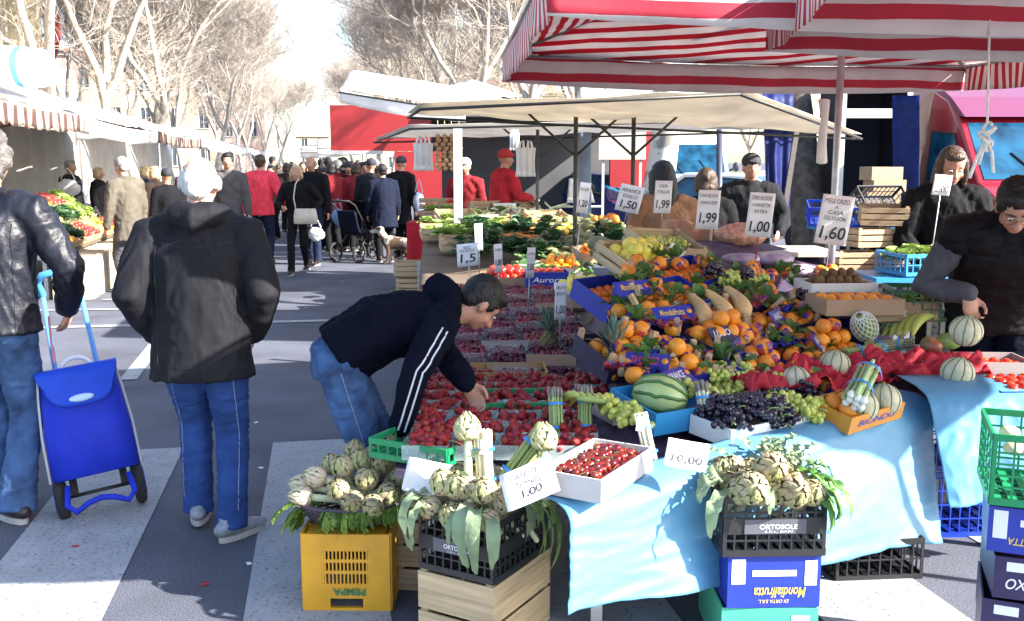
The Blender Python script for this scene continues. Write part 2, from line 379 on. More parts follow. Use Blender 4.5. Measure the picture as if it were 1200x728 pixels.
def hair_mesh(J, m, style, voxel=.010):
    mb = MB(); k = J['H'] / 1.72; R3 = J['Rh']; c = J['head']; M = R3
    P = lambda x, y, z: c + R3 @ V((x * k, y * k, z * k)); rr = random.Random(3)
    amp = .006; nf = (40, 40, 25)
    if style == 'short':
        mb.ell(P(0, -.024, .032), (.083 * k, .096 * k, .092 * k), M, 16, 12)
        mb.ell(P(0, .034, .078), (.062 * k, .045 * k, .034 * k), M, 12, 8)
        mb.ell(P(0, -.060, -.030), (.066 * k, .045 * k, .050 * k), M, 12, 8)
        for s in (-1, 1): mb.ell(P(s * .068, .022, .018), (.014 * k, .016 * k, .036 * k), M, 8, 6)
    elif style == 'ring':       # balding: the sides and the back only
        for i in range(15):
            a = PI * (-.12 + 1.24 * i / 14); mb.ell(P(.080 * math.cos(a), -.010 - .090 * math.sin(a), -.006), (.013 * k, .014 * k, .036 * k), M, 8, 8)
        mb.ell(P(0, -.045, .012), (.072 * k, .060 * k, .062 * k), M, 14, 10); mb.ell(P(0, -.022, .046), (.062 * k, .074 * k, .052 * k), M, 14, 10); amp = .005; nf = (60, 60, 30)
        mb.ell(P(0, -.075, -.040), (.060 * k, .034 * k, .045 * k), M, 12, 8)
    elif style == 'curly':
        mb.ell(P(0, -.028, .028), (.088 * k, .100 * k, .100 * k), M, 14, 10)
        for i in range(150):
            d = V((rr.gauss(0, 1), rr.gauss(-.5, 1), rr.gauss(.15, 1))).normalized()
            if d.y > .55 and d.z < .5: continue
            mb.ell(P(d.x * .095, -.028 + d.y * .108, .018 + d.z * .112), rr.uniform(.012, .021) * k, None, 6, 5)
        for i in range(40): mb.ell(P(rr.uniform(-.075, .075), -.085 + rr.uniform(-.02, .02), rr.uniform(-.11, -.05)), rr.uniform(.012, .02) * k, None, 6, 5)
    elif style in ('long', 'bob'):
        dz = -.26 if style == 'long' else -.10
        mb.ell(P(0, -.034, .026), (.083 * k, .090 * k, .088 * k), M, 16, 12); mb.ell(P(0, .030, .078), (.060 * k, .045 * k, .028 * k), M, 12, 8)
        for i in range(13):
            a = PI * (-.10 + 1.20 * i / 12); x = .080 * math.cos(a); y = -.012 - .088 * math.sin(a)
            mb.loft([P(x * .95, y, .03), P(x * 1.05, y * 1.02, -.05), P(x * 1.08 + rr.uniform(-.01, .01), y * 1.05 - .01, dz * .6), P(x * .9 + rr.uniform(-.015, .015), y * 1.0 - .01, dz)], [.018 * k, .021 * k, .019 * k, .011 * k], n=8)
    elif style == 'cap':
        mb.ell(P(0, -.014, .045), (.090 * k, .104 * k, .082 * k), M, 16, 12)
        mb.ell(P(0, .085, .040), (.062 * k, .055 * k, .010 * k), M, 12, 8); amp = .001
    elif style == 'beanie':
        mb.ell(P(0, -.016, .045), (.088 * k, .102 * k, .088 * k), M, 16, 12); mb.loft([P(0, -.01, .01), P(0, -.01, .045)], .09 * k, .104 * k, side=R3 @ V((1, 0, 0)), n=16, round_=False); amp = .001
    return remesh(mb, 'hair', m, voxel, 1, amp * k, nf)
EYEW = mat('eye_white', (.7, .68, .64), .3, 0); EYED = mat('eye_dark', (.02, .015, .01), .25, 0); LIP = mat('lip', (.40, .14, .11), .5, .05)
def face_parts(J, parent, brow=None, eyes=True, lod=0):
    k = J['H'] / 1.72; R3 = J['Rh']; c = J['head']
    P = lambda x, y, z: c + R3 @ V((x * k, y * k, z * k))
    for s in (-1, 1):
        mb = MB(); mb.ell(P(s * .030, .0815, .002), (.0125 * k, .006 * k, .006 * k), R3, 10, 8); mb.cur = 1
        mb.ell(P(s * .030, .0865, .001), (.0055 * k, .003 * k, .0055 * k), R3, 8, 6)
        put('eye', mb.mesh('eye', [EYEW, EYED]), parent)
    if lod == 0:
        mb = MB(); mb.ell(P(0, .0885, -.0625), (.023 * k, .005 * k, .006 * k), R3, 10, 6); put('mouth', mb.mesh('mouth', LIP), parent)
        if brow:
            mb = MB()
            for s in (-1, 1): mb.loft([P(s * .013, .086, .022), P(s * .032, .084, .027), P(s * .050, .072, .022)], [.003 * k, .004 * k, .0025 * k], n=6)
            put('eyebrows', mb.mesh('eyebrows', brow), parent)
SOLE = mat('shoe_sole', (.35, .34, .33), .7, .2)
def person(loc, yaw, J, label, skin, top, bot, hair, style, shoe, voxel=.014, group=None, jk=None, tr=None, face=0, brow=None, hands=None, sy=(0, 0), sp=(0, 0), cat='person', bfine=None, topname='jacket'):
    root = put('person', None, loc=loc, rot=(0, 0, yaw), label=label, cat=cat, group=group)
    b = put('body', body_mesh(J, skin, bfine or min(voxel, .014), hands), root)
    put(topname, jacket_mesh(J, top, voxel=voxel, **(jk or {})), root)
    put('trousers', trousers_mesh(J, bot, voxel=voxel, **(tr or {})), root)
    if hair is not None: put('cap' if style == 'cap' else 'hair', hair_mesh(J, hair, style, voxel=min(.012, voxel)), root)
    for i, s in enumerate('lr'):
        a, bb = shoe_mb(J, s, sy[i], sp[i]); n = len(a.f); a.cur = 1; a.join(bb)
        a.mi = [0] * n + [1] * (len(a.f) - n); put('shoe', a.mesh('shoe', [shoe, SOLE]), root)
    if face is not None: face_parts(J, root, brow, lod=face)
    return root
# ---------------- camera, light, sky ----------------
cam = bpy.data.cameras.new('camera'); cam.sensor_fit = 'HORIZONTAL'; cam.sensor_width = 36; cam.lens = 36 * F / 1200
cam.clip_start = .05; cam.clip_end = 3000
co = bpy.data.objects.new('camera', cam); COL.objects.link(co); co.location = (0, 0, CH); co.rotation_euler = (PI / 2 - TH, 0, 0); scene.camera = co
cam.dof.use_dof = False
SUN_EL = R(32); SUN_AZ = R(110)        # clockwise from +Y: from the right, a little behind the camera
tosun = V((math.sin(SUN_AZ) * math.cos(SUN_EL), math.cos(SUN_AZ) * math.cos(SUN_EL), math.sin(SUN_EL)))
sl = bpy.data.lights.new('sun', 'SUN'); sl.energy = 5.0; sl.angle = R(.5); sl.color = (1.0, .95, .87)
so = bpy.data.objects.new('sun', sl); COL.objects.link(so); so.rotation_euler = tosun.to_track_quat('Z', 'Y').to_euler()
w = bpy.data.worlds.new('World'); scene.world = w; w.use_nodes = True
sk = w.node_tree.nodes.new('ShaderNodeTexSky'); sk.sky_type = 'NISHITA'; sk.sun_disc = False; sk.sun_elevation = SUN_EL; sk.sun_rotation = SUN_AZ
sk.air_density = 1.0; sk.dust_density = 1.2; sk.ozone_density = 1.0
bg = w.node_tree.nodes['Background']; bg.inputs['Strength'].default_value = .115
w.node_tree.links.new(sk.outputs[0], bg.inputs['Color'])
scene.view_settings.view_transform = 'Standard'; scene.view_settings.look = 'None'; scene.view_settings.gamma = 1; scene.view_settings.exposure = 2.15
# ---------------- ground ----------------
asphalt = mat('asphalt', (.074, .079, .104), .85, .32, 1.3, bump=.5, bscale=220)
# fine aggregate speckle
nt = asphalt.node_tree; b = nt.nodes['Principled BSDF']
src = b.inputs['Base Color'].links[0].from_socket
vo = nt.nodes.new('ShaderNodeTexNoise'); vo.inputs['Scale'].default_value = 160; vo.inputs['Detail'].default_value = 2
tc = nt.nodes.new('ShaderNodeTexCoord'); nt.links.new(tc.outputs['Object'], vo.inputs['Vector'])
rp = nt.nodes.new('ShaderNodeValToRGB'); rp.color_ramp.elements[0].position = .36; rp.color_ramp.elements[0].color = (.5, .5, .5, 1); rp.color_ramp.elements[1].position = .72; rp.color_ramp.elements[1].color = (1.9, 1.9, 1.9, 1)
mx = nt.nodes.new('ShaderNodeMix'); mx.data_type = 'RGBA'; mx.blend_type = 'MULTIPLY'; mx.inputs[0].default_value = 1
nt.links.new(vo.outputs['Fac'], rp.inputs['Fac']); nt.links.new(src, mx.inputs[6]); nt.links.new(rp.outputs['Color'], mx.inputs[7]); nt.links.new(mx.outputs[2], b.inputs['Base Color'])
mb = MB(); mb.add([(-900, -60, 0), (900, -60, 0), (900, 1600, 0), (-900, 1600, 0)], [(0, 1, 2, 3)])
single('road', mb, asphalt, None, None, kind='structure')
paint = mat('road_paint', (.30, .31, .33), .75, .12, 6, bump=.35, bscale=200)
# worn paint: asphalt shows through in specks
nt = paint.node_tree; b = nt.nodes['Principled BSDF']; src = b.inputs['Base Color'].links[0].from_socket
no = nt.nodes.new('ShaderNodeTexNoise'); no.inputs['Scale'].default_value = 60; no.inputs['Detail'].default_value = 8; no.inputs['Roughness'].default_value = .7
tc = nt.nodes.new('ShaderNodeTexCoord'); nt.links.new(tc.outputs['Object'], no.inputs['Vector'])
rp = nt.nodes.new('ShaderNodeValToRGB'); rp.color_ramp.elements[0].position = .36; rp.color_ramp.elements[1].position = .45
mx = nt.nodes.new('ShaderNodeMix'); mx.data_type = 'RGBA'; mx.inputs[6].default_value = (.08, .08, .085, 1)
nt.links.new(no.outputs['Fac'], rp.inputs['Fac']); nt.links.new(rp.outputs['Color'], mx.inputs[0]); nt.links.new(src, mx.inputs[7]); nt.links.new(mx.outputs[2], b.inputs['Base Color'])
def quad_mark(pts, z=.004):
    mb = MB(); mb.add([(p[0], p[1], z) for p in pts], [tuple(range(len(pts)))]); put('road_marking', mb.mesh('road_marking', paint), kind='structure')
def G(px, py, z=0.0): return on_z(px, py, z)
# zebra crossing, stripes run along the street
q = [G(285, 728), G(460, 728), G(378, 517), G(320, 519)]
def so_of(p): return p.dot(SD), p.dot(SR)
per = 1.035; w0 = so_of(G(285, 728))[1]; wd = .53
s_end = so_of(G(350, 518))[0]
for k in range(-4, 6):
    o0 = w0 + k * per; quad_mark([st(1.0, o0), st(1.0, o0 + wd), st(s_end, o0 + wd), st(s_end, o0)])
def line(p, q, wid):
    d = (q - p).normalized(); n = V((-d.y, d.x, 0)) * wid / 2; quad_mark([p - n, q - n, q + n, p + n], .008)
line(G(-250, 392), G(440, 375), .14)
line(G(-100, 366), G(230, 362), .10)
line(G(120, 352), G(215, 350), .10)
line(G(150, 446), G(183, 404), .13)
line(G(300, 297), G(437, 294), .16)
line(G(330, 271), G(425, 270), .16)
quad_mark([G(-20, 490), G(60, 488), G(66, 508), G(-20, 513)])  # pale piece of marking, painted in for a sunlit patch of the road
def gpt(px, t):   # ground point below a pixel column at camera depth t
    dx = (px - 600) / F
    # depth t along the optical axis at height 0 : y*CT + (CH)*ST = t
    y = (t - CH * ST) / CT
    return V((dx * t, y, 0))
def loc_of(root, yaw, wp):
    return Matrix.Rotation(-yaw, 3, 'Z') @ (V(wp) - V(root))
JEANS = cloth('denim_blue', (.022, .055, .19), .9, .25, bscale=60); JEANS2 = cloth('denim_worn', (.045, .09, .20), .9, .5, bscale=60)
BLACKJ = cloth('black_nylon', (.007, .007, .010), .75, .2, bump=.15, spec=.2); NAVY = cloth('navy_fleece', (.004, .005, .012), .95, .2, spec=.06)
LEATH = cloth('black_leather', (.008, .009, .016), .46, .3, bump=.35, bscale=40, spec=.3); WHITEH = mat('white_hair', (.46, .44, .43), .7, .15, 60, bump=.6, bscale=90, stretch=(1, 1, .3))
BLACKH = mat('black_hair', (.004, .003, .003), .6, .2, 60, bump=.7, bscale=120, stretch=(1, 1, .25)); GREYH = mat('grey_curls', (.10, .09, .085), .7, .5, 60, bump=.7, bscale=90)
BROWNH = mat('brown_hair', (.045, .022, .012), .5, .3, 60, bump=.7, bscale=110, stretch=(1, 1, .25)); BLONDE = mat('blonde_hair', (.45, .33, .18), .5, .3, 60, bump=.7, bscale=110, stretch=(1, 1, .3))
SHOEG = mat('grey_trainer', (.22, .24, .28), .6, .3, 30, bump=.3); SHOEB = mat('dark_shoe', (.03, .02, .018), .45, .3, 20, bump=.2)
# 1 the white-haired man walking away
p = gpt(247, 4.36)
J = pose(1.70, lean=.05, stoop=.16, w=1.06, lh=(-.205, .10, .90), rh=(.205, .10, .90), le=(-.6, -1, 0), re=(.6, -1, 0), lf=(-.08, .16), rf=(.10, -.02), hp=.18, lfz=.02)
WHITE = person(p, R(6), J, 'white-haired man in a black anorak walking away along the crossing', SKIN[2], BLACKJ, JEANS, WHITEH, 'ring', SHOEG, voxel=.011,
       jk=dict(hem=.095, flare=1.07, thick=1.13, sl=1.10, hood=True, amp=.006), sy=(.1, -.65), tr=dict(fit=1.02))
# 2 the curly-haired man with the trolley
p = gpt(8, 4.62)
hw = at(84, 381, 4.62); hl = loc_of(p, R(0), hw)
J = pose(1.80, lean=.03, stoop=.10, w=1.05, lh=(-.25, .0, .86), rh=hl - V((.02, -.02, -.07)), re=(.8, -.6, 0), lf=(-.10, .10), rf=(.08, -.06), hp=.05)
curly = person(p, R(0), J, 'curly grey-haired man in a black leather jacket pulling the trolley', SKIN[1], LEATH, JEANS2, GREYH, 'curly', SHOEB, voxel=.012,
       jk=dict(hem=.035, flare=1.03, thick=1.10, amp=.009), sy=(.2, .9), tr=dict(bootcut=1.25))
# 3 the man bending over the strawberries
p = gpt(407, 4.25); yw = R(-76)
hr_ = loc_of(p, yw, at(468, 502, 3.85)); hl_ = loc_of(p, yw, at(549, 452, 3.98))
J = pose(1.66, lean=R(57), stoop=.44, hip=(0, -.02), crouch=.03, w=1.02, lh=hl_, rh=hr_, le=(-.9, -.6, .4), re=(.9, -.3, .2), lf=(-.14, .06), rf=(.14, -.10), hp=R(54), hy=R(8))
BENDJ = J; bend = person(p, yw, J, 'dark-haired man in a navy hooded top bending over the strawberries', SKIN[1], NAVY, JEANS2, BLACKH, 'short', SHOEB, voxel=.009,
       jk=dict(waist=True, tail=.12, hem=-.01, thick=1.02, flare=1.12, belly=1.10, hood=True, amp=.008), tr=dict(fit=1.0), brow=BLACKH, hands={'l': dict(d=(.15, .45, -.9), p=(.6, -.3, 0), curl=.5)}, bfine=.008)
# 4 the vendor leaning over the melons
p = gpt(1148, 5.05); yw = R(162)
hr_ = loc_of(p, yw, at(1136, 345, 4.55)); hl_ = V((-.25, .25, 1.0))
J = pose(1.76, lean=R(25), stoop=.34, w=1.08, rh=hr_, lh=hl_, re=(.7, -.35, -.9), le=(-1, -.3, 0), hp=R(44), hy=R(0))
vend = person(p, yw, J, 'vendor in glasses and a black quilted vest picking up a melon', SKIN[1], cloth('grey_sweater', (.075, .072, .085), .9, .15, bump=.5), NAVY, BLACKH, 'short', SHOEB, voxel=.009,
       jk=dict(hem=.03, thick=.98, amp=.008), brow=BLACKH, hands={'r': dict(d=(-.1, .35, -1), p=(-.4, 0.9, 0), curl=.55)}, bfine=.008, topname='sweater')
def lerp_(a, b, u): return a + (b - a) * u
def vest_mesh(J, m):
    mb = MB(); H = J['H']; k = H / 1.72; w = J['w']; Rt, Rn = J['Rt'], J['Rn']; X = Rn @ V((1, 0, 0)); pel, mid, chest = J['pel'], J['mid'], J['chest']
    pts = [pel - V((0, 0, .05 * H)), pel + (mid - pel) * .35, mid, chest - Rn @ V((0, 0, .075 * H)), chest - Rn @ V((0, 0, .015 * H)), chest + Rn @ V((0, -.005, .008 * H))]
    mb.loft(pts, [r * k * w for r in (.20, .20, .20, .215, .21, .13)], [r * k for r in (.15, .145, .145, .148, .128, .095)], side=X, n=18, round_=False)
    mb.loft([chest, J['neck'] + Rn @ V((0, -.01, .03 * H))], [.10 * k, .088 * k], [.095 * k, .083 * k], side=X, n=14, round_=False)
    for s in 'lr':
        sh = J[s + 'sh']; mb.ell(sh, (.098 * k, .108 * k, .098 * k)); mb.ell(lerp_(sh, chest, .45), (.115 * k, .125 * k, .105 * k)); mb.ell(lerp_(sh, mid, .35), (.10 * k, .125 * k, .12 * k))
    return remesh(mb, 'vest', m, .010, 3, .009, (6, 6, 16))
put('vest', vest_mesh(J, cloth('black_quilt', (.005, .005, .007), .7, .2)), vend)
def glasses(J, root):
    k = J['H'] / 1.72; c = J['head']; R3 = J['Rh']; P = lambda x, y, z: c + R3 @ V((x * k, y * k, z * k)); mb = MB()
    for s in (-1, 1):
        pts = [P(s * .034 + .023 * math.cos(a), .097, -.002 + .017 * math.sin(a)) for a in [2 * PI * i / 12 for i in range(13)]]
        mb.loft(pts, .0016, n=5, cap=False); mb.tube(P(s * .057, .097, .004), P(s * .078, .0, .002), .0016, n=5)
    mb.tube(P(-.011, .099, .003), P(.011, .099, .003), .0016, n=5)
    put('glasses', mb.mesh('glasses', mat('spectacle_metal', (.1, .1, .1), .3, 0, metal=.8)), root)
glasses(J, vend)

# lines laid on a garment: stripes and seams, found by casting onto its surface
from mathutils.bvhtree import BVHTree
def lerp3(a, b, c, u): return a + (b - a) * (u * 2) if u < .5 else b + (c - b) * (u * 2 - 1)
def garment(root, nm='jacket'):
    jm = [c for c in root.children if c.name.startswith(nm)][0].data
    return BVHTree.FromPolygons([v.co for v in jm.vertices], [p.vertices for p in jm.polygons])
def ribbon(mb, bv, pts, out, wid, lift=.002):
    prev = None
    for i, c in enumerate(pts):
        d = (pts[min(i + 1, len(pts) - 1)] - pts[max(i - 1, 0)]).normalized(); b = d.cross(out).normalized(); h = bv.ray_cast(c + out * .5, -out)
        if h[0] is None or (prev and (h[0] - prev[2]).length > .06): prev = None; continue
        q = (h[0] + out * lift - b * wid / 2, h[0] + out * lift + b * wid / 2, h[0])
        if prev: mb.add([prev[0], prev[1], q[1], q[0]], [(0, 1, 2, 3)], True)
        prev = q
bv = garment(bend); mb = MB(); J_ = BENDJ; out = V((1, 0, 0))
for off in (-.014, .012):
    P = []
    for i in range(29):
        u = i / 28; c = lerp3(J_['rsh'], J_['rel'], J_['rwr'], u); d = (J_['rel'] - J_['rsh'] if u < .5 else J_['rwr'] - J_['rel']).normalized(); P.append(c + d.cross(out).normalized() * off)
    ribbon(mb, bv, P, out, .007)
put('sleeve_stripes', mb.mesh('sleeve_stripes', mat('pale_stripe', (.45, .48, .55), .6, 0)), bend)
SEAM = mat('dark_seam', (.002, .002, .003), .8, 0); SEAML = mat('worn_seam', (.05, .05, .055), .7, 0)
for root_, zs, hems in ((WHITE, (1.33, .0), .80), (curly, (1.40, 0), .86)):
    bv = garment(root_); out = V((0, -1, 0)); mb = MB()
    ribbon(mb, bv, [V((-.21 + .42 * i / 30, 0, zs[0] - .03 * math.sin(PI * i / 30))) for i in range(31)], out, .005)
    ribbon(mb, bv, [V((-.16, 0, zs[0] - .02 - .5 * i / 30)) for i in range(31)], out, .004); ribbon(mb, bv, [V((.16, 0, zs[0] - .02 - .5 * i / 30)) for i in range(31)], out, .004)
    ribbon(mb, bv, [V((-.20 + .40 * i / 40, 0, hems)) for i in range(41)], out, .004)
    if root_ is curly: ribbon(mb, bv, [V((0, 0, zs[0] - .03 - .5 * i / 30)) for i in range(31)], out, .005)
    put('seams', mb.mesh('seams', SEAM), root_)

JSEAM = mat('denim_seam', (.16, .20, .30), .8, 0)
bv = garment(bend, 'trousers'); mb = MB(); J_ = BENDJ
for off in (0,): ribbon(mb, bv, [lerp3(J_['rhip'] - V((0, off, 0)), J_['rkn'] - V((0, off, 0)), J_['ran'] - V((0, off, 0)), i / 40) for i in range(41)], V((1, 0, 0)), .004)
put('seams', mb.mesh('seams', JSEAM), bend)
for r_ in (WHITE,):
    bv = garment(r_, 'trousers'); mb = MB()
    for x in (-.10, .10): ribbon(mb, bv, [V((x * 1.35, 0, .84 - .7 * i / 30)) for i in range(31)], V((0, -1, 0)), .004)
    for x0 in (-.15, .03):
        for a, b in (((x0, .86), (x0 + .12, .86)), ((x0, .86), (x0 + .005, .76)), ((x0 + .12, .86), (x0 + .115, .76)), ((x0 + .005, .76), (x0 + .06, .73)), ((x0 + .115, .76), (x0 + .06, .73))): ribbon(mb, bv, [V((lerp_(a[0], b[0], i / 8), 0, lerp_(a[1], b[1], i / 8))) for i in range(9)], V((0, -1, 0)), .003)
    put('seams', mb.mesh('seams', JSEAM), r_)
def striped(name, c1, c2, axis, period, duty=.5, transl=.35, off=0.0, rough=.8):
    m = bpy.data.materials.new(name); m.use_nodes = True; nt = m.node_tree; N = nt.nodes; L = nt.links; b = N['Principled BSDF']; b.inputs['Roughness'].default_value = rough
    tc = N.new('ShaderNodeTexCoord'); sp = N.new('ShaderNodeSeparateXYZ'); L.new(tc.outputs['Object'], sp.inputs[0])
    ns = N.new('ShaderNodeTexNoise'); ns.inputs['Scale'].default_value = 2.0; L.new(tc.outputs['Object'], ns.inputs['Vector'])
    a = N.new('ShaderNodeMath'); a.operation = 'MULTIPLY_ADD'; a.inputs[1].default_value = .04; L.new(ns.outputs['Fac'], a.inputs[0]); L.new(sp.outputs[axis], a.inputs[2])
    d = N.new('ShaderNodeMath'); d.operation = 'DIVIDE'; d.inputs[1].default_value = period; L.new(a.outputs[0], d.inputs[0])
    d2 = N.new('ShaderNodeMath'); d2.operation = 'ADD'; d2.inputs[1].default_value = 100 + off; L.new(d.outputs[0], d2.inputs[0])
    f = N.new('ShaderNodeMath'); f.operation = 'FRACT'; L.new(d2.outputs[0], f.inputs[0])
    g = N.new('ShaderNodeMath'); g.operation = 'LESS_THAN'; g.inputs[1].default_value = duty; L.new(f.outputs[0], g.inputs[0])
    n2 = N.new('ShaderNodeTexNoise'); n2.inputs['Scale'].default_value = 5; n2.inputs['Detail'].default_value = 6; L.new(tc.outputs['Object'], n2.inputs['Vector'])
    r2 = N.new('ShaderNodeMapRange'); r2.inputs['To Min'].default_value = .72; r2.inputs['To Max'].default_value = 1.2; L.new(n2.outputs['Fac'], r2.inputs['Value'])
    mx = N.new('ShaderNodeMix'); mx.data_type = 'RGBA'; mx.inputs[6].default_value = (*c2, 1); mx.inputs[7].default_value = (*c1, 1); L.new(g.outputs[0], mx.inputs[0])
    hs = N.new('ShaderNodeHueSaturation'); L.new(mx.outputs[2], hs.inputs['Color']); L.new(r2.outputs['Result'], hs.inputs['Value']); L.new(hs.outputs['Color'], b.inputs['Base Color'])
    tr = N.new('ShaderNodeBsdfTranslucent'); L.new(hs.outputs['Color'], tr.inputs['Color']); ms = N.new('ShaderNodeMixShader'); ms.inputs['Fac'].default_value = transl
    L.new(b.outputs[0], ms.inputs[1]); L.new(tr.outputs[0], ms.inputs[2]); L.new(ms.outputs[0], N['Material Output'].inputs[0])
    bp = N.new('ShaderNodeBump'); bp.inputs['Strength'].default_value = .4; bp.inputs['Distance'].default_value = .02; L.new(n2.outputs['Fac'], bp.inputs['Height']); L.new(bp.outputs[0], b.inputs['Normal'])
    return m
RED = (.50, .03, .055); OFFW = (.70, .63, .61)
STX = striped('red_striped_canvas_across', RED, OFFW, 1, .125, .45, transl=.5)      # stripes run along x
STZ = striped('red_striped_canvas_band', RED, OFFW, 2, .13, .42, transl=.2, off=.25)
STV = striped('red_striped_canvas_upright', RED, OFFW, 1, .085, .5, transl=.2)
STV2 = striped('red_striped_canvas_drop', RED, OFFW, 0, .085, .5, transl=.45)
STEEL = mat('galvanised_steel', (.42, .42, .43), .45, .15, 20, metal=.7); DARKST = mat('dark_steel', (.05, .048, .045), .5, .2, 20, metal=.5)
def lerp(a, b, u): return a + (b - a) * u
def panel(mb, a, b, c, d, sag=.06, nu=14, nv=14, wr=.012, seed=0, thick=.004):
    """cloth between corners a-b (u) and d-c, sagging between them"""
    a, b, c, d = map(V, (a, b, c, d))
    def fn(u, v):
        p = lerp(lerp(a, b, u), lerp(d, c, u), v)
        p.z -= sag * 16 * u * (1 - u) * v * (1 - v); q = p * 2.6 + V((seed, 0, 0)); p.z += wr * noise.noise(q) * min(1, 12 * u * (1 - u)) * 2; return p
    mb.sheet(fn, nu, nv, thick)
def tri_canopy(A, B, C, D, peak, sag=.05, seed=0):
    mbs = []
    for i, (p, q) in enumerate(((A, B), (B, C), (C, D), (D, A))):
        mb = MB(); p = V(p); q = V(q); pk = V(peak)
        def fn(u, v, p=p, q=q):
            e = lerp(p, q, u); w = lerp(e, pk, v); w.z -= sag * 4 * v * (1 - v) + sag * .8 * (4 * u * (1 - u)) * (1 - v); w.z += .012 * noise.noise(w * 3 + V((seed, i, 0))); return w
        mb.sheet(fn, 18, 12, .003); mbs.append(mb)
    return mbs
def valance(p, q, h, scal=0, wob=.012, n=36, flare=0.0, outw=V((0, 0, 0))):
    mb = MB(); p = V(p); q = V(q); nrm = (q - p).normalized().cross(V((0, 0, 1)))
    L = (q - p).length
    def fn(u, v):
        e = lerp(p, q, u); e.z -= .045 * 4 * u * (1 - u)
        k = h * (1 - (.22 * (1 - abs(math.sin(PI * u * scal))) if scal else 0))
        w = e - V((0, 0, 1)) * (k * v) + nrm * (wob * v * math.sin(u * L * 9) + wob * 1.5 * v * noise.noise(e * 4)) + outw * (flare * v); return w
    mb.sheet(fn, n * 2, 4, .003); return mb
def umbrella(A, B, C, D, pk, label, hv=.18, poleat=None, rotate=0):
    c = sum((V(x) for x in (A, B, C, D)), V((0, 0, 0))) / 4; px = V(poleat) if poleat else V((pk[0], pk[1], 0))
    root = put('market_umbrella', None, loc=(px.x, px.y, 0), label=label, cat='awning', group='red striped market umbrellas over the fruit stall')
    off = V((px.x, px.y, 0)); l = lambda p: V(p) - off
    A, B, C, D, P = map(l, (A, B, C, D, pk))
    ms = tri_canopy(A, B, C, D, P)
    mb = MB()
    for m_, sm in zip(ms, (0, 1, 0, 1)): mb.cur = sm; k = len(mb.f); mb.join(m_); mb.mi[k:] = [sm] * (len(mb.f) - k)
    put('canopy', mb.mesh('canopy', [STX, STV2]), root)
    for p, q, m_ in ((A, B, STZ), (B, C, STV), (C, D, STZ), (D, A, STV)): put('valance', valance(p, q, hv).mesh('valance', m_), root)
    f = MB()
    for p, q in ((A, B), (B, C), (C, D), (D, A)): f.tube(p - V((0, 0, .02)), q - V((0, 0, .02)), .012, n=8)
    put('frame', f.mesh('frame', STEEL), root)
    for p in (A, B, C, D):
        f = MB(); f.tube(p - V((0, 0, .03)), P - V((0, 0, .05)), .011, n=8); put('rib', f.mesh('rib', STEEL), root)
    f = MB(); f.tube(V((0, 0, .03)), V((0, 0, P.z)), .022, n=12); put('pole', f.mesh('pole', STEEL), root)
    f = MB(); f.box((0, 0, .03), (.45, .45, .06)); put('base_plate', f.mesh('base_plate', DARKST), root)
    return root
ZE = 2.33
u2 = umbrella((-.06, 6.35, ZE), (3.2, 7.1, ZE), (3.35, 3.9, ZE), (.12, 3.5, ZE), (1.65, 5.3, 2.95), 'red and white striped umbrella farther back, its corner over the bending man', poleat=(1.96, 6.0, 0))
u1 = umbrella((1.16, 4.62, ZE), (4.3, 4.75, ZE), (4.1, 2.85, ZE), (.84, 2.45, ZE), (2.6, 3.5, 2.9), 'red and white striped umbrella nearest, its rim across the top right corner', poleat=(3.35, 3.15, 0))
# the upright post with its rolled canvas
def post(name, px, t, y0, y1, r, m, label, cat='post', square=False, group=None):
    b = at(px, y1, t); g = gpt(px, t); top = at(px, y0, t)
    mb = MB(); 
    if square: mb.bar((0, 0, 0), (0, 0, top.z), r * 2, r * 2, side=V((1, 0, 0)))
    else: mb.tube((0, 0, 0), (top.x - g.x, top.y - g.y, top.z), r, n=10)
    return single(name, mb, m, label, cat, group, loc=(g.x, g.y, 0))
mb = MB(); a = at(966, 118, 5.85); b2 = at(963, 190, 5.85)
mb.loft([a, lerp(a, b2, .3) + V((.006, 0, 0)), lerp(a, b2, .7) + V((-.004, 0, 0)), b2], [.035, .022, .028, .034], [.012, .012, .012, .014], side=V((1, 0, 0)), n=10)
single('rolled_canvas', mb, mat('white_canvas', (.7, .68, .66), .9, .1, 8, bump=.4), 'white rolled canvas strip tied to the grey steel post', 'canvas')
# beige canopies of the next stall
BEIGE = mat('beige_canvas', (.72, .66, .56), .85, .12, 2.5, bump=.3, bscale=8, transl=.45); WHITEC = mat('white_tarp', (.76, .74, .72), .8, .10, 2.5, bump=.35, bscale=7, transl=.35)
def canopy(label, pts, m, seed=0, sag=.12, frame=True, group=None, edge=.05, hv=0.0, posts=()):
    A, B, C, D = [V(p) for p in pts]; c = (A + B + C + D) / 4; base = V((c.x, c.y, 0))
    root = put('stall_canopy', None, loc=base, label=label, cat='awning', group=group)
    mb = MB(); panel(mb, A - base, B - base, C - base, D - base, sag, 20, 14, .02, seed); put('canopy_sheet', mb.mesh('canopy_sheet', m), root)
    if hv:
        for p, q in ((A, B), (A, D)): put('valance', valance(p - base, q - base, hv).mesh('valance', m), root)
    if frame:
        for p, q in ((A, B), (B, C), (C, D), (D, A)):
            f = MB(); f.tube(p - base - V((0, 0, edge)), q - base - V((0, 0, edge)), .014, n=6); put('frame_bar', f.mesh('frame_bar', DARKST), root)
    for p in posts:
        p = V(p); f = MB(); f.tube((p.x - base.x, p.y - base.y, 0), p - base, .02, n=8); put('post', f.mesh('post', DARKST), root)
        for dx in (-1, 1):
            f = MB(); f.tube(p - base - V((0, 0, .42)), p - base + V((dx * .45, .05, -.02)), .012, n=6); put('brace', f.mesh('brace', DARKST), root)
    return root
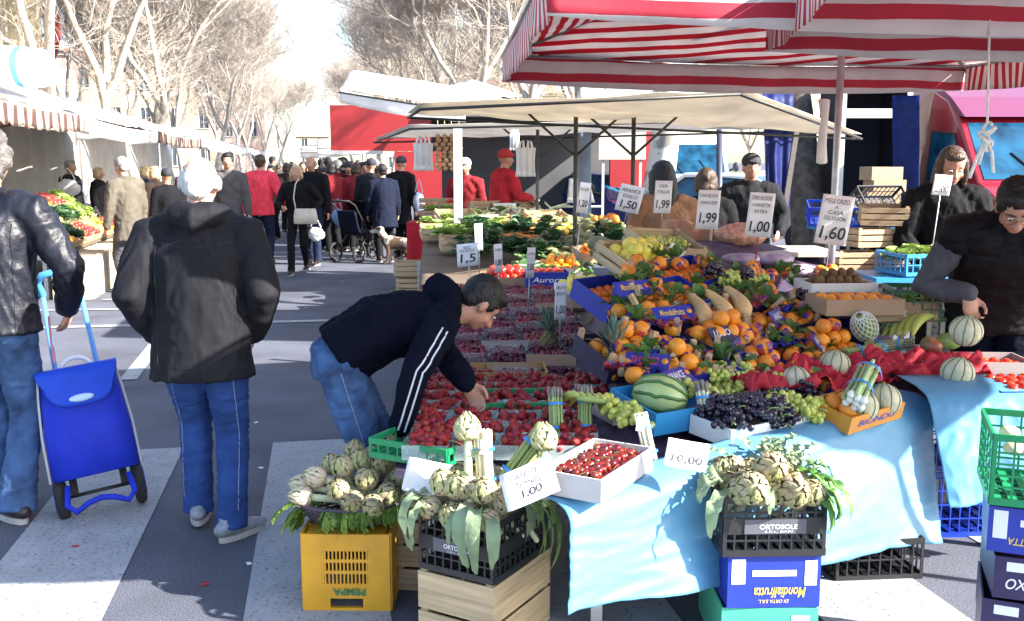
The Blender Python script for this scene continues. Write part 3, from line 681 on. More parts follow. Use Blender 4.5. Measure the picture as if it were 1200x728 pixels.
canopy('beige canopy in front of the white one, behind the striped umbrellas', [at(492, 121, 7.9), at(868, 103, 7.6), at(1010, 157, 9.8), at(478, 132, 9.6)], BEIGE, 1, .03, posts=[at(675, 128, 8.9), at(743, 128, 8.9)])
canopy('low cream canopy behind the beige one, white carrier bags under it', [at(480, 146, 11.2), at(800, 138, 11.2), at(985, 148, 12.5), at(438, 163, 13.8)], WHITEC, 2, .04, posts=[at(630, 145, 11.8)])
canopy('crumpled white canopy above the red truck', [at(398, 104, 13.5), at(412, 82, 15.5), at(600, 112, 14.5), at(545, 127, 13)], WHITEC, 3, .05, hv=.18)
canopy('small grey white canopy behind the beige canopy, by the tree trunks', [at(520, 106, 17), at(552, 93, 18), at(612, 112, 17), at(585, 116, 16)], WHITEC, 4, .03, frame=False)
# left row of awnings, along the street
SCAL = striped('pink_brown_scallops', (.10, .05, .04), (.40, .30, .25), 1, .33, .4, transl=.2)
def left_awning(s0, s1, label, m, vm, o0=-2.95, z0=2.22, zp=2.85, op=-4.5, ob=-6.3, zb=2.45, hv=.22, scal=0, posts=True):
    b = st(s0, o0); root = put('stall_awning', None, loc=b, rot=(0, 0, SYAW), label=label, cat='awning', group='white awnings of the stalls on the left side of the street')
    L = s1 - s0; mb = MB(); dp = op - o0; db = ob - o0
    panel(mb, (0, 0, z0), (0, L, z0), (dp, L, zp), (dp, 0, zp), .05, 20, 8, .03, s0); put('front_slope', mb.mesh('front_slope', m), root)
    mb = MB(); panel(mb, (dp, 0, zp), (dp, L, zp), (db, L, zb), (db, 0, zb), .05, 20, 8, .03, s0 + 3); put('back_slope', mb.mesh('back_slope', m), root)
    put('valance', valance((0, 0, z0), (0, L, z0), hv, scal=scal).mesh('valance', vm), root)
    put('valance', valance((db, 0, zb), (dp, 0, zp), hv).mesh('valance', vm), root); put('valance', valance((0, 0, z0), (dp, 0, zp), hv).mesh('valance', vm), root)
    if posts:
        for x, y in ((-.05, .05), (-.05, L - .05), (db, .05), (db, L - .05)):
            f = MB(); f.tube((x, y, 0), (x, y, z0 if x > -1 else zb), .02, n=8); put('post', f.mesh('post', STEEL), root)
    return root
LAW = [(9.3, 13.6, 'white awning with brown scalloped rim, the nearest on the left', SCAL, 2.25, 2.75, 11), (13.9, 19.5, 'white awning over the fruit table, second on the left', WHITEC, 2.22, 2.8, 0), (19.8, 26.5, 'white awning with striped edge, third on the left', SCAL, 2.22, 2.75, 15),
       (28, 34, 'white awning behind the pink-jacketed person, fourth on the left', WHITEC, 2.2, 2.7, 0), (35, 43, 'white awning fifth on the left, small in the distance', WHITEC, 2.2, 2.7, 0), (45, 56, 'farthest white awning on the left', WHITEC, 2.2, 2.6, 0)]
for s0, s1, lb, vm, z0, zp, sc in LAW: left_awning(s0, s1, lb, WHITEC, vm, z0=z0, zp=zp, scal=sc, posts=s0 > 19)
# white curtain and rolled sheet at the near left stall
mb = MB(); a = st(9.6, -5.9); b2 = st(9.6, -3.55)
def fn(u, v):
    p = lerp(a, b2, u); p.z = 2.3 - 1.55 * v; p += SD * (.05 * math.sin(u * 26) * (.4 + v)); return p
mb.sheet(fn, 60, 10, .004); single('tarpaulin', mb, WHITEC, 'white hanging tarpaulin beside the curly-haired man', 'tarpaulin')
BLUEST = striped('white_sheet_blue_bands', (.06, .22, .62), (.70, .70, .70), 0, .36, .13, transl=.2)
mb = MB(); a = st(10.2, -6.6); a.z = 2.75; b2 = st(13.2, -3.3); b2.z = 2.78
pts = [lerp(V((0, 0, 0)), b2 - a, i / 12) + V((0, 0, .05 * noise.noise(V((i * .7, 0, 0))))) for i in range(13)]
mb.loft(pts, [.24 + .04 * noise.noise(V((i * .9, 4, 0))) for i in range(13)], [.16] * 13, side=V((0, 0, 1)), n=16)
single('rolled_awning', mb, BLUEST, 'rolled white awning sheet with blue bands on top of the left stall', 'awning', loc=a)
# stalls in the distance on the right of the street
for i, (px0, px1, y0, t, lb) in enumerate([(372, 437, 172, 30, 'far white canopy over the crowd, left of the red truck'), (352, 402, 178, 42, 'farthest white canopy over the crowd')]):
    a = at(px0, y0, t); b2 = at(px1, y0 - 2, t); d = SD * 3.2
    canopy(lb, [a, b2, b2 + d + V((0, 0, .3)), a + d + V((0, 0, .3))], WHITEC, 9 + i, .05, hv=.25)
# ---------------- plane trees ----------------
BARK = mat('plane_bark', (.34, .29, .24), .9, .3, 4, bump=.6, bscale=20, col2=(.62, .57, .50)); BARKD = mat('plane_bark_dark', (.050, .040, .034), .9, .35, 9, bump=.9, bscale=18, col2=(.12, .10, .085))
TWIG = mat('twig_bark', (.40, .345, .30), .9, .25, 6)
def bare_tree(seed, H=15, r0=.27, fork=.28, levels=5, spread=.55, bark=BARK):
    rr = random.Random(seed); tr = MB(); cr = MB()
    def grow(mb, p, d, L, r, lev, seg=4):
        pts = [p]; rs = [r]
        for i in range(seg):
            d = (d + V((rr.gauss(0, .09), rr.gauss(0, .09), rr.gauss(.03, .05))) * (1 + lev * .5)).normalized(); p = p + d * L / seg; pts.append(p); rs.append(r * (1 - .45 * (i + 1) / seg))
        mb.loft(pts, rs, n=(10, 8, 6, 4, 3, 3, 3)[lev], cap=False)
        return pts, rs, d
    def branch(mb, p, d, L, r, lev):
        pts, rs, dd = grow(mb, p, d, L, r, lev, 5 if lev < 3 else 3)
        if lev >= levels: return
        n = (3, 3, 5, 5, 6, 4)[lev]
        for i in range(n):
            j = len(pts) - 1 - (i // 2 if lev else i // 3); q = pts[max(j, 1)]; rad = rs[max(j, 1)]
            side = V((rr.gauss(0, 1), rr.gauss(0, 1), rr.gauss(0, .35))).normalized()
            nd = (dd * 1.0 + side * rr.uniform(spread * .7, spread * 1.5) + V((0, 0, .12))).normalized()
            branch(cr, q, nd, L * rr.uniform(.58, .85), max(rad * rr.uniform(.55, .8), .010), lev + 1)
        if lev in (1, 2, 3):
            for i in range(4):
                q = rr.choice(pts[1:]); side = V((rr.gauss(0, 1), rr.gauss(0, 1), rr.gauss(.3, .4))).normalized(); branch(cr, q, side, L * .4, .012, max(lev + 2, 4) if lev + 2 <= levels else levels)
    pts, rs, dd = grow(tr, V((0, 0, -.1)), V((0, 0, 1)), H * fork, r0, 0, 6)
    for i in range(3):
        a = 2 * PI * (i + rr.random() * .5) / 3; nd = V((math.cos(a) * spread * .75, math.sin(a) * spread * .75, 1)).normalized()
        branch(cr, pts[-1], nd, H * .27, r0 * .58, 1)
    return tr.mesh('trunk', bark), cr
protos = []
for sd, H, fk in ((11, 16, .20), (23, 15, .26), (37, 17, .23), (58, 14, .24)):
    tm, cr = bare_tree(sd, H, .26, fk, levels=6, spread=.5)
    protos.append(('plane_tree', None, [('trunk', tm, []), ('crown', cr.mesh('crown', TWIG if sd != 37 else BARK), [])]))
rr = random.Random(5); ti = 0
LBL_L = ['bare plane tree behind the left awnings, nearest to the building', 'bare plane tree second from the building on the left', 'bare plane tree in the middle of the left row', 'bare plane tree leaning in the left row', 'bare plane tree farther along the left row', 'bare plane tree near the far end of the left row']
def tree(s, o, k, label, sc=1.0, group='bare plane trees along the street', rz=None):
    global ti; ti += 1
    spawn(protos[k % 4], label, 'tree', group, M=TR(st(s, o), rr.uniform(0, 6.28) if rz is None else rz, rr.uniform(-.05, .05), rr.uniform(-.05, .05), sc))
GF = 'bare plane trees fading into the distance'
for i, s in enumerate((28.5, 36, 44, 52.5, 61, 70)): tree(s, -7.4 + rr.uniform(-.5, .5), i, LBL_L[i])
for i, s in enumerate((80, 92, 105, 120, 138, 160)): tree(s, -7.2 + .35 * i, i + 1, 'bare plane tree in the distant left row beyond the white awnings', group=GF + ' on the left')
for i, s in enumerate((34, 48, 63, 80, 100, 125)): tree(s, -14 + rr.uniform(-1, 1), i + 2, 'bare plane tree in the second row behind the left row', group='bare plane trees in the outer left row')
LBL_R = ['bare plane tree with a pale patchy trunk beside the white van', 'bare plane tree with a grey trunk behind the blue-grey post', 'bare plane tree rising behind the beige canopy', 'bare plane tree above the crumpled white canopy']
for i, s in enumerate((36, 43, 50, 58)): tree(s, 7.0 + rr.uniform(-.3, .3), i + 1, ['bare plane tree behind the striped umbrella corner', 'bare plane tree rising behind the beige canopy', 'bare plane tree with forked pale limbs above the crumpled canopy', 'bare plane tree above the left end of the crumpled canopy'][i])
for i, s in enumerate((67, 77, 88, 100, 115, 132, 155)): tree(s, 6.9 - .3 * i, i, 'bare plane tree in the distant right row above the crowd', group=GF + ' on the right')
for i, s in enumerate((46, 60, 76, 95, 120)): tree(s, 13.5 + rr.uniform(-1, 1), i + 1, 'bare plane tree in the outer right row', group='bare plane trees in the outer right row')
def trunk_tree(px, t, r, bark, label, seed):
    tm, cr = bare_tree(seed, 15, r, .3, levels=4, bark=bark); spawn(('plane_tree', None, [('trunk', tm, []), ('crown', cr.mesh('crown', bark), [])]), label, 'tree', None, loc=gpt(px, t))
PALEB = mat('plane_bark_pale', (.30, .28, .24), .9, .2, 3, bump=.4, bscale=15, col2=(.62, .58, .50), sharp=True)
trunk_tree(951, 13.5, .27, BARKD, 'dark-trunked plane tree right of the blue tarpaulin', 71)
trunk_tree(763, 19, .34, PALEB, LBL_R[0], 72)
trunk_tree(694, 22, .28, PALEB, LBL_R[1], 73)
trunk_tree(1003, 22, .22, BARK, 'grey-trunked plane tree beside the post, behind the blue stall', 74)
# ---------------- buildings ----------------
STONE = mat('pale_stone', (.46, .40, .30), .9, .12, 1.2, bump=.3, bscale=6); PLAST = mat('ochre_plaster', (.42, .33, .24), .9, .12, .8); PLAST2 = mat('pink_plaster', (.50, .36, .30), .9, .1, .8); ROOFT = mat('red_roof_tiles', (.30, .13, .085), .9, .25, 3, bump=.5, bscale=8)
GLASS = mat('window_glass', (.05, .07, .09), .12, 0, spec=.8); SHUT = mat('green_shutter', (.07, .10, .08), .7, .1); FRAME = mat('white_frame', (.6, .6, .58), .6, .05)
def building(origin, yaw, W, D, Hh, floors, bays, wallm, label, roof=True, roofm=ROOFT, winw=1.1, hip=True, cols=False, sh=False):
    root = put('building', None, loc=origin, rot=(0, 0, yaw), label=label, cat='building')
    mb = MB(); fh = Hh / floors; bw = W / bays
    # wall front with real openings
    x0 = -W / 2; wn = []
    xs = [x0]; 
    for b_ in range(bays): c = x0 + bw * (b_ + .5); xs += [c - winw / 2, c + winw / 2]
    xs.append(W / 2); zs = [0]
    for f_ in range(floors): z = f_ * fh; zs += [z + fh * .28, z + fh * .80]
    zs.append(Hh)
    for i in range(len(xs) - 1):
        for j in range(len(zs) - 1):
            if i % 2 == 1 and j % 2 == 1: wn.append((xs[i], xs[i + 1], zs[j], zs[j + 1])); continue
            mb.box(((xs[i] + xs[i + 1]) / 2, .15, (zs[j] + zs[j + 1]) / 2), (xs[i + 1] - xs[i], .3, zs[j + 1] - zs[j]))
    mb.box((-W / 2 + .15, D / 2 + .15, Hh / 2), (.3, D - .3, Hh)); mb.box((W / 2 - .15, D / 2 + .15, Hh / 2), (.3, D - .3, Hh)); mb.box((0, D + .13, Hh / 2), (W - .64, .3, Hh))
    put('wall', mb.mesh('wall', wallm), root)
    for a_, b_, c_, d_ in wn:
        f = MB(); w_ = .07
        for q in (((a_ + w_ / 2), (c_ + d_) / 2, w_, d_ - c_), ((b_ - w_ / 2), (c_ + d_) / 2, w_, d_ - c_), ((a_ + b_) / 2, (c_ + d_) / 2, w_, d_ - c_)): f.box((q[0], .14, q[1]), (q[2], .08, q[3]))
        f.box(((a_ + b_) / 2, .14, d_ - w_ / 2), (b_ - a_, .075, w_)); f.box(((a_ + b_) / 2, -.03, c_ - .05), (b_ - a_ + .3, .22, .1))
        fr = put('window', f.mesh('window', FRAME), root); g = MB(); g.box(((a_ + b_) / 2, .2, (c_ + d_) / 2), (b_ - a_, .02, d_ - c_)); put('pane', g.mesh('pane', GLASS), fr)
    cmb = MB(); cmb.box((0, -.12, Hh - .15), (W + .3, .3, .3)); put('cornice', cmb.mesh('cornice', STONE), root)
    if cols:
        for b_ in range(bays + 1):
            c = MB(); x = x0 + bw * b_; c.box((x, -.16, Hh / 2), (.5, .3, Hh - .4)); c.box((x, -.18, Hh - .5), (.7, .34, .3)); put('pilaster', c.mesh('pilaster', STONE), root)
    if roof:
        r = MB(); e = .5; h = min(W, D) * .22
        P = [(-W / 2 - e, -e, Hh), (W / 2 + e, -e, Hh), (W / 2 + e, D + e, Hh), (-W / 2 - e, D + e, Hh), (-W / 2 + D / 2, D / 2, Hh + h), (W / 2 - D / 2, D / 2, Hh + h)]
        r.add(P, [(0, 1, 5, 4), (1, 2, 5), (2, 3, 4, 5), (3, 0, 4), (3, 2, 1, 0)]); rf = put('roof', r.mesh('roof', roofm), root)
        c = MB(); c.box((W * .2, D * .5, Hh + h + .2), (.8, .6, 1.4)); put('chimney', c.mesh('chimney', STONE), rf)
    return root
def face_cam(s, o):
    return SYAW
building(st(30.3, -10.4), SYAW + R(90), 20, 8, 13.5, 3, 8, STONE, 'pale stone building with tall windows and pilasters at the top left', roof=False, cols=True, winw=1.3)
building(st(96, -31), SYAW + R(8), 18, 10, 11.5, 3, 5, PLAST2, 'pink house with a red tiled roof behind the left trees, nearer one')
building(st(120, -21), SYAW + R(8), 19, 10, 13.0, 3, 6, PLAST, 'ochre house with red roof behind the middle of the left trees')
building(st(165, -16), SYAW + R(5), 15, 10, 13.5, 3, 4, PLAST2, 'farther pink house with red roof beyond the left trees')
building(st(185, -1.2), SYAW, 6, 6, 6.5, 2, 2, PLAST, 'small tan building at the end of the street', roof=False)
mb = MB(); mb.tube((0, 0, 0), (.9, -.3, .9), .03, n=6); mb.sheet(lambda u, v: V((.25 + .6 * u - .1 * v, -.25 * u + .08 * math.sin(v * 7 + u * 4), .3 + .6 * u - 1.5 * v)), 8, 12, .02); single('flag', mb, mat('blue_red_flag', (.03, .12, .35), .7, .3, 1.2, col2=(.35, .05, .05), sharp=True), 'dark blue and red flag hanging at the corner of the pale stone building', 'flag', loc=st(40.6, -10.1, 6.3))
building(st(150, 24), SYAW, 30, 12, 12, 4, 9, PLAST, 'long ochre building behind the right trees')
# ground beyond: lawn and kerb on the right
LAWN = mat('lawn', (.11, .13, .05), .95, .3, 2, bump=.5, bscale=30, col2=(.22, .20, .10))
mb = MB(); a, b2, c, d = st(12, 17), st(160, 17), st(160, 90), st(12, 90); mb.add([(p.x, p.y, .012) for p in (a, d, c, b2)], [(0, 1, 2, 3)]); put('lawn', mb.mesh('lawn', LAWN), kind='structure')
mb = MB(); mb.bar(st(12, 16.9, .06), st(160, 16.9, .06), .2, .12, side=V((1, 0, 0))); put('kerb', mb.mesh('kerb', STONE), kind='structure')
for i, (s, o) in enumerate([(24, 21), (30, 25), (38, 20), (44, 28), (29, 33), (52, 24), (62, 30), (36, 38)]):
    tree(s, o, i, 'slim bare tree in the park beyond the parked cars', .62, group='bare trees in the park beyond the cars')
# ---------------- vehicles ----------------
TYRE = mat('tyre_rubber', (.02, .02, .02), .85, .1); RIM = mat('wheel_rim', (.35, .35, .36), .35, 0, metal=.8); CARGL = mat('car_glass', (.008, .045, .10), .05, .6, 3, col2=(.015, .10, .19), spec=.6); LAMPG = mat('lamp_glass', (.6, .6, .6), .15, 0); TAIL = mat('tail_lamp', (.4, .01, .01), .2, 0); PLATE = mat('number_plate', (.7, .7, .68), .5, 0); BLKPL = mat('black_plastic', (.02, .02, .02), .6, .1)
def paintm(n, c): return mat(n, c, .28, .04, 2, coat=.6)
def vehicle(name, label, cat, loc, yaw, prof, Wd, paint_, wheels, wr, ws, side_w, hood_z=.9, taper=.88, beltz=1.0):
    """prof: x-z outline, front at +x.  ws: windscreen (x0,z0,x1,z1). side_w: list of side window polygons"""
    root = put(name, None, loc=loc, rot=(0, 0, yaw), label=label, cat=cat)
    top = max(z for _, z in prof)
    bm_ = MB(); n = len(prof)
    hw = lambda z: Wd / 2 * (1 if z <= beltz else 1 - (1 - taper) * (z - beltz) / (top - beltz))
    L_ = [V((x, -hw(z), z)) for x, z in prof]; R_ = [V((x, hw(z), z)) for x, z in prof]
    bm_.add(L_ + R_, [tuple(range(n)), tuple(range(2 * n - 1, n - 1, -1))] + [(i + n, (i + 1) % n + n, (i + 1) % n, i) for i in range(n)], False)
    me = bm_.mesh('body', paint_); bmm = bmesh.new(); bmm.from_mesh(me); bmesh.ops.recalc_face_normals(bmm, faces=bmm.faces)
    bmesh.ops.bevel(bmm, geom=[e for e in bmm.edges], offset=.035, segments=3, affect='EDGES', profile=.6, clamp_overlap=True); 
    for f_ in bmm.faces: f_.smooth = True
    bmm.to_mesh(me); bmm.free(); put('body', me, root)
    x0, z0, x1, z1 = ws; g = MB(); nx, nz = z1 - z0, -(x1 - x0); l = math.hypot(nx, nz); ox, oz = nx / l * .012, nz / l * .012
    if ox < 0: ox, oz = -ox, -oz
    i_ = .09
    g.add([(x0 + ox, -hw(z0) + i_, z0 + oz), (x0 + ox, hw(z0) - i_, z0 + oz), (x1 + ox, hw(z1) - i_, z1 + oz), (x1 + ox, -hw(z1) + i_, z1 + oz)], [(0, 1, 2, 3)]); put('windscreen', g.mesh('windscreen', CARGL), root)
    wp = MB()
    for s in (-1, 1): wp.bar((x0 + ox * 1.8, s * .35 + .1, z0 + oz * 2), (lerp(x0, x1, .45) + ox * 1.8, s * .35 - .15, lerp(z0, z1, .45) + oz * 2), .02, .012)
    put('wipers', wp.mesh('wipers', BLKPL), root)
    for poly in side_w:
        for s in (-1, 1):
            g = MB(); P = [V((x, s * (hw(z) + .008), z)) for x, z in poly]; g.add(P, [tuple(range(len(P)))] if s < 0 else [tuple(range(len(P) - 1, -1, -1))]); put('side_window', g.mesh('side_window', CARGL), root)
            g = MB(); c = V((sum(p.x for p in P) / len(P), P[0].y, sum(p.z for p in P) / len(P)))
            for i in range(len(P)): g.bar(P[i], P[(i + 1) % len(P)], .035, .02)
            put('window_rubber', g.mesh('window_rubber', BLKPL), root)
    for x in wheels:
        for s in (-1, 1):
            t = MB(); t.loft([V((x, s * (Wd / 2 - .17), wr)), V((x, s * (Wd / 2 + .01), wr))], wr, n=24, round_=False); o = put('wheel', t.mesh('wheel', TYRE), root)
            t = MB(); t.loft([V((x, s * (Wd / 2 - .02), wr)), V((x, s * (Wd / 2 + .018), wr))], wr * .62, n=18, round_=False); put('rim', t.mesh('rim', RIM), o)
    fx = max(x for x, z in prof if .3 < z < .9)
    for s in (-1, 1):
        t = MB(); t.ell((fx - .03, s * (Wd / 2 - .26), .72 if top < 2 else .85), (.07, .17, .10)); put('headlight', t.mesh('headlight', LAMPG), root)
        t = MB(); t.loft([V((x0 - .28, s * hw(z0), z0 + .08)), V((x0 - .26, s * (hw(z0) + .18), z0 + .14))], .03, n=8); t.ell((x0 - .26, s * (hw(z0) + .2), z0 + .18), (.05, .09, .13)); put('mirror', t.mesh('mirror', BLKPL), root)
    t = MB(); t.box((fx + .01, 0, .42), (.10, Wd * .96, .22)); put('bumper', t.mesh('bumper', BLKPL), root)
    t = MB(); t.box((fx + .07, 0, .42), (.012, .5, .11)); put('number_plate', t.mesh('number_plate', PLATE), root)
    t = MB(); t.box((fx + .004, 0, .70), (.03, Wd * .42, .12)); put('grille', t.mesh('grille', BLKPL), root)
    return root
VAN = [(2.6, .32), (2.62, .85), (2.50, 1.05), (1.75, 1.30), (.95, 2.15), (.55, 2.38), (-2.55, 2.42), (-2.62, .32)]
vw = [[(1.42, 1.42), (.98, 1.95), (.30, 2.0), (.30, 1.38)]]
def heading(v): return math.atan2(v.y, v.x)
VANT = [(x, z * 1.06) for x, z in VAN]
vehicle('van', 'white van with a big windscreen behind the cap-wearing man', 'van', gpt(822, 26) + V((0, 2.0, 0)), R(-98), VAN, 2.0, paintm('white_car_paint', (.75, .75, .75)), (1.75, -1.7), .34, (1.72, 1.34, .97, 2.12), vw, taper=.86)
REDP = paintm('red_van_paint', (.26, .010, .018)); PINKP = paintm('faded_pink_paint', (.17, .035, .08))
HV = [(2.75, .35), (2.78, 1.0), (2.55, 1.18), (1.85, 1.42), (1.15, 2.15), (.75, 2.42), (.2, 2.62), (-2.75, 2.68), (-2.8, .35)]
vr = vehicle('van', 'red and pink high-roofed van behind the long-haired vendor', 'van', V((6.5, 13.5, 0)), R(-90), HV, 2.1, REDP, (1.8, -1.8), .36, (1.83, 1.44, 1.17, 2.12), [[(1.50, 1.50), (1.08, 2.0), (.42, 2.05), (.42, 1.40)]], taper=.88, beltz=1.15)
mb = MB(); prof = [(1.22, 2.2), (.78, 2.47), (.2, 2.71), (-2.6, 2.77), (-2.6, 2.45), (.3, 2.3)]
mb.prism(prof, -.93, .93); put('roof_panel', mb.mesh('roof_panel', PINKP), vr)
t = text_mb('TRASPORTI', .07, .6); mb = MB(); mb.join(t, TR((0, 0, 0))); put('lettering', mb.mesh('lettering', PLATE), vr, M=TR((.55, -.99, 1.2), 0)) if False else None
CAR = [(2.05, .28), (2.08, .62), (1.85, .78), (1.05, .92), (.35, 1.40), (-1.0, 1.45), (-1.75, 1.0), (-2.0, .92), (-2.02, .28)]
cw = [[(.86, .96), (.34, 1.32), (-.25, 1.36), (-.25, .94)], [(-.33, .94), (-.33, 1.36), (-.95, 1.36), (-1.45, .98)]]
vehicle('car', 'dark blue hatchback left of the brown-coated woman', 'car', gpt(728, 20.5), R(-70), CAR, 1.72, paintm('blue_car_paint', (.012, .025, .12)), (1.3, -1.25), .30, (1.03, .93, .37, 1.38), cw, beltz=.9, taper=.8)
vehicle('car', 'silver car in front of the white van', 'car', gpt(872, 19.0), R(-30), CAR, 1.75, paintm('silver_car_paint', (.42, .46, .50)), (1.3, -1.25), .30, (1.03, .93, .37, 1.38), cw, beltz=.9, taper=.8)
vehicle('car', 'pale grey car behind the blue tarpaulin, beside the lawn', 'car', gpt(925, 24), R(-15), CAR, 1.75, paintm('grey_car_paint', (.5, .52, .55)), (1.3, -1.25), .30, (1.03, .93, .37, 1.38), cw, beltz=.9, taper=.8)
vehicle('car', 'dark car beside the scooter, behind the canopy poles', 'car', gpt(650, 26), R(-30), CAR, 1.7, paintm('dark_car_paint', (.03, .03, .035)), (1.3, -1.25), .30, (1.03, .93, .37, 1.38), cw, beltz=.9, taper=.8)
# parked scooter
root = put('scooter', None, loc=gpt(668, 14.5), rot=(0, 0, R(-75)), label='black scooter parked behind the canopy poles', cat='scooter')
for x in (.62, -.62):
    t = MB(); t.loft([V((x, -.06, .24)), V((x, .06, .24))], .24, n=20, round_=False); o = put('wheel', t.mesh('wheel', TYRE), root); t = MB(); t.loft([V((x, -.07, .24)), V((x, .07, .24))], .12, n=14, round_=False); put('rim', t.mesh('rim', RIM), o)
BLKP = paintm('black_scooter_paint', (.015, .015, .02))
t = MB(); t.loft([V((-.75, 0, .55)), V((-.45, 0, .58)), V((-.1, 0, .40)), V((.15, 0, .30)), V((.38, 0, .45)), V((.48, 0, .85))], [.12, .17, .16, .14, .20, .14], [.14, .16, .10, .05, .06, .05], side=V((0, 1, 0)), n=12); put('body', t.mesh('body', BLKP), root)
t = MB(); t.loft([V((-.8, 0, .78)), V((-.4, 0, .80)), V((-.12, 0, .76))], [.12, .15, .10], [.06, .07, .05], side=V((0, 1, 0)), n=12); put('seat', t.mesh('seat', BLKPL), root)
t = MB(); t.tube((.62, 0, .3), (.42, 0, 1.0), .03); t.tube((.40, -.32, 1.02), (.40, .32, 1.02), .018); put('handlebar', t.mesh('handlebar', STEEL), root)
t = MB(); t.ell((.50, 0, 1.0), (.08, .10, .09)); put('headlight', t.mesh('headlight', LAMPG), root)
t = MB(); 
def fn(u, v): return V((.46 - .1 * v, (u - .5) * .42 * (1 - .3 * v), 1.08 + .34 * v))
t.sheet(fn, 6, 4, .006); put('windshield', t.mesh('windshield', mat('clear_screen', (.5, .5, .5), .1, 0, trans=.8)), root)
# ---------------- red truck stall, blue tarpaulins, blue stall on the right ----------------
REDT = mat('red_truck_panel', (.20, .007, .010), .45, .08, 2, bump=.1, bscale=4); INT = mat('grey_interior', (.055, .055, .06), .8, .15, 2)
def wall_box(mb, a, b, th):   # vertical slab between two points at the top (a,b with z top) down to z
    pass
tr = gpt(440, 19); root = put('market_truck', None, loc=tr, rot=(0, 0, SYAW), label='red market truck with an open side behind the low cream canopy', cat='truck')
mb = MB(); mb.box((.15, 0, 2.28), (1.9, .12, .85)); mb.box((.85, 0, 1.35), (.9, .10, 1.0)); put('red_panel', mb.mesh('red_panel', REDT), root)
mb = MB(); mb.box((-.35, -.08, 1.83), (1.05, .04, .07)); put('trim_strip', mb.mesh('trim_strip', STEEL), root)
mb = MB(); mb.box((3.1, 1.6, 1.35), (4.4, .1, 2.3)); mb.box((3.1, .9, 2.55), (4.4, 2.2, .08)); mb.box((3.1, .9, .35), (4.3, 1.5, .5)); put('interior', mb.mesh('interior', INT), root)
mb = MB(); mb.box((5.1, -.2, 1.75), (.95, .08, 1.6)); put('red_door', mb.mesh('red_door', REDT), root)
for x in (4.7,):
    t = MB(); t.loft([V((x, -.1, .38)), V((x, .2, .38))], .38, n=20, round_=False); put('wheel', t.mesh('wheel', TYRE), root)
BLUET = cloth('blue_tarpaulin', (.004, .010, .075), .55, .3, bump=.6, bscale=6)
def hang(name, label, px0, px1, y0, y1, t0, t1, m, waves=9, amp=.05, cat='tarpaulin', taper=0.0):
    mb = MB(); o = gpt((px0 + px1) / 2, (t0 + t1) / 2)
    def fn(u, v):
        t = lerp(t0, t1, u); x = lerp(px0, px1, u); c = (px0 + px1) / 2; x = c + (x - c) * (1 - taper * v)
        p = at(x, lerp(y0, y1, v), t); return p - o + V((0, amp * math.sin(u * waves * 2) * (.4 + .6 * v) + .03 * noise.noise(p * 2), 0))
    mb.sheet(fn, 40, 12, .006); return single(name, mb, m, label, cat, loc=o)
hang('tarpaulin', 'blue tarpaulin hanging left of the dark tree trunk', 893, 930, 108, 262, 12.2, 12.4, BLUET, 6, .05, taper=.35)
mb = MB(); a = at(934, 150, 12.1); b2 = at(914, 280, 12.1); o = gpt(925, 12.1); mb.bar(a - o, b2 - o, .06, .05); single('tent_strut', mb, mat('dark_strut', (.09, .07, .06), .6, .1), 'dark slanting strut beside the hanging blue tarpaulin', 'strut', loc=o)
hang('tarpaulin', 'dark blue tarpaulin wall between the blue stall and the red van', 1046, 1078, 112, 268, 11.4, 11.2, BLUET, 3, .03)
# stall with a dark interior
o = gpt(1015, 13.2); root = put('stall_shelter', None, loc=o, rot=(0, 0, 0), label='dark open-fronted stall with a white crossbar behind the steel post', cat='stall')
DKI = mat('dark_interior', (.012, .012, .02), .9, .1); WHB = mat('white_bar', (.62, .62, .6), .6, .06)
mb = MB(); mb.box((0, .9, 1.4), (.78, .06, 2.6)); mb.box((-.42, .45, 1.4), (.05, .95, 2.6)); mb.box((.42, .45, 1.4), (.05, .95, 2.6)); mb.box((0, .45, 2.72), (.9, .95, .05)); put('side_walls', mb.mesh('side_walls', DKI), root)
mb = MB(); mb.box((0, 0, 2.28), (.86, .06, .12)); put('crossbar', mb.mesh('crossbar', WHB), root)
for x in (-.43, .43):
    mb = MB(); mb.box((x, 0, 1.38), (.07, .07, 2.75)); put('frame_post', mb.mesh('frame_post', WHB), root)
# ---------------- produce: prototypes ----------------
def smooth01(x): x = max(0, min(1, x)); return x * x * (3 - 2 * x)
FA = V((math.cos(R(38)), math.sin(R(38)), 0)); FB = V((-math.sin(R(38)), math.cos(R(38)), 0)); F0 = V((.35, 3.25, 0))
def S(x, y):
    z = .60 + .012 * max(0, y - 3.5)
    q = (V((x, y, 0)) - F0).dot(FB); m = smooth01((x / max(y, .1) - .075) / .05)
    z += m * .37 * min(max(0, q - .12), 1.55)
    z += (1 - m) * .045 * max(0, y - 7)
    if x > 1.75: z += (.66 - z) * smooth01((x - 1.75) / .25) * smooth01((5.0 - y) / .5)
    return z
def hit(px, py, h=0.0):
    r = ray(px, py); t = 2.4; p = V((0, 0, CH)) + r * t
    while t < 16:
        p = V((0, 0, CH)) + r * t
        if p.z <= S(p.x, p.y) + h: break
        t += .01
    return p
FR = random.Random(99)
ORG = mat('orange_peel', (.80, .27, .02), .42, .12, 8, bump=.35, bscale=160, rnd=.10, sss=.05)
CLEM = mat('clementine_peel', (.80, .20, .015), .38, .1, 8, bump=.3, bscale=160, rnd=.10)
LEM = mat('lemon_peel', (.78, .66, .10), .4, .12, 8, bump=.25, bscale=140, rnd=.08); APR = mat('apple_red', (.42, .02, .02), .3, .3, 6, rnd=.15); TOM = mat('tomato_red', (.62, .035, .02), .22, .1, 6, rnd=.12)
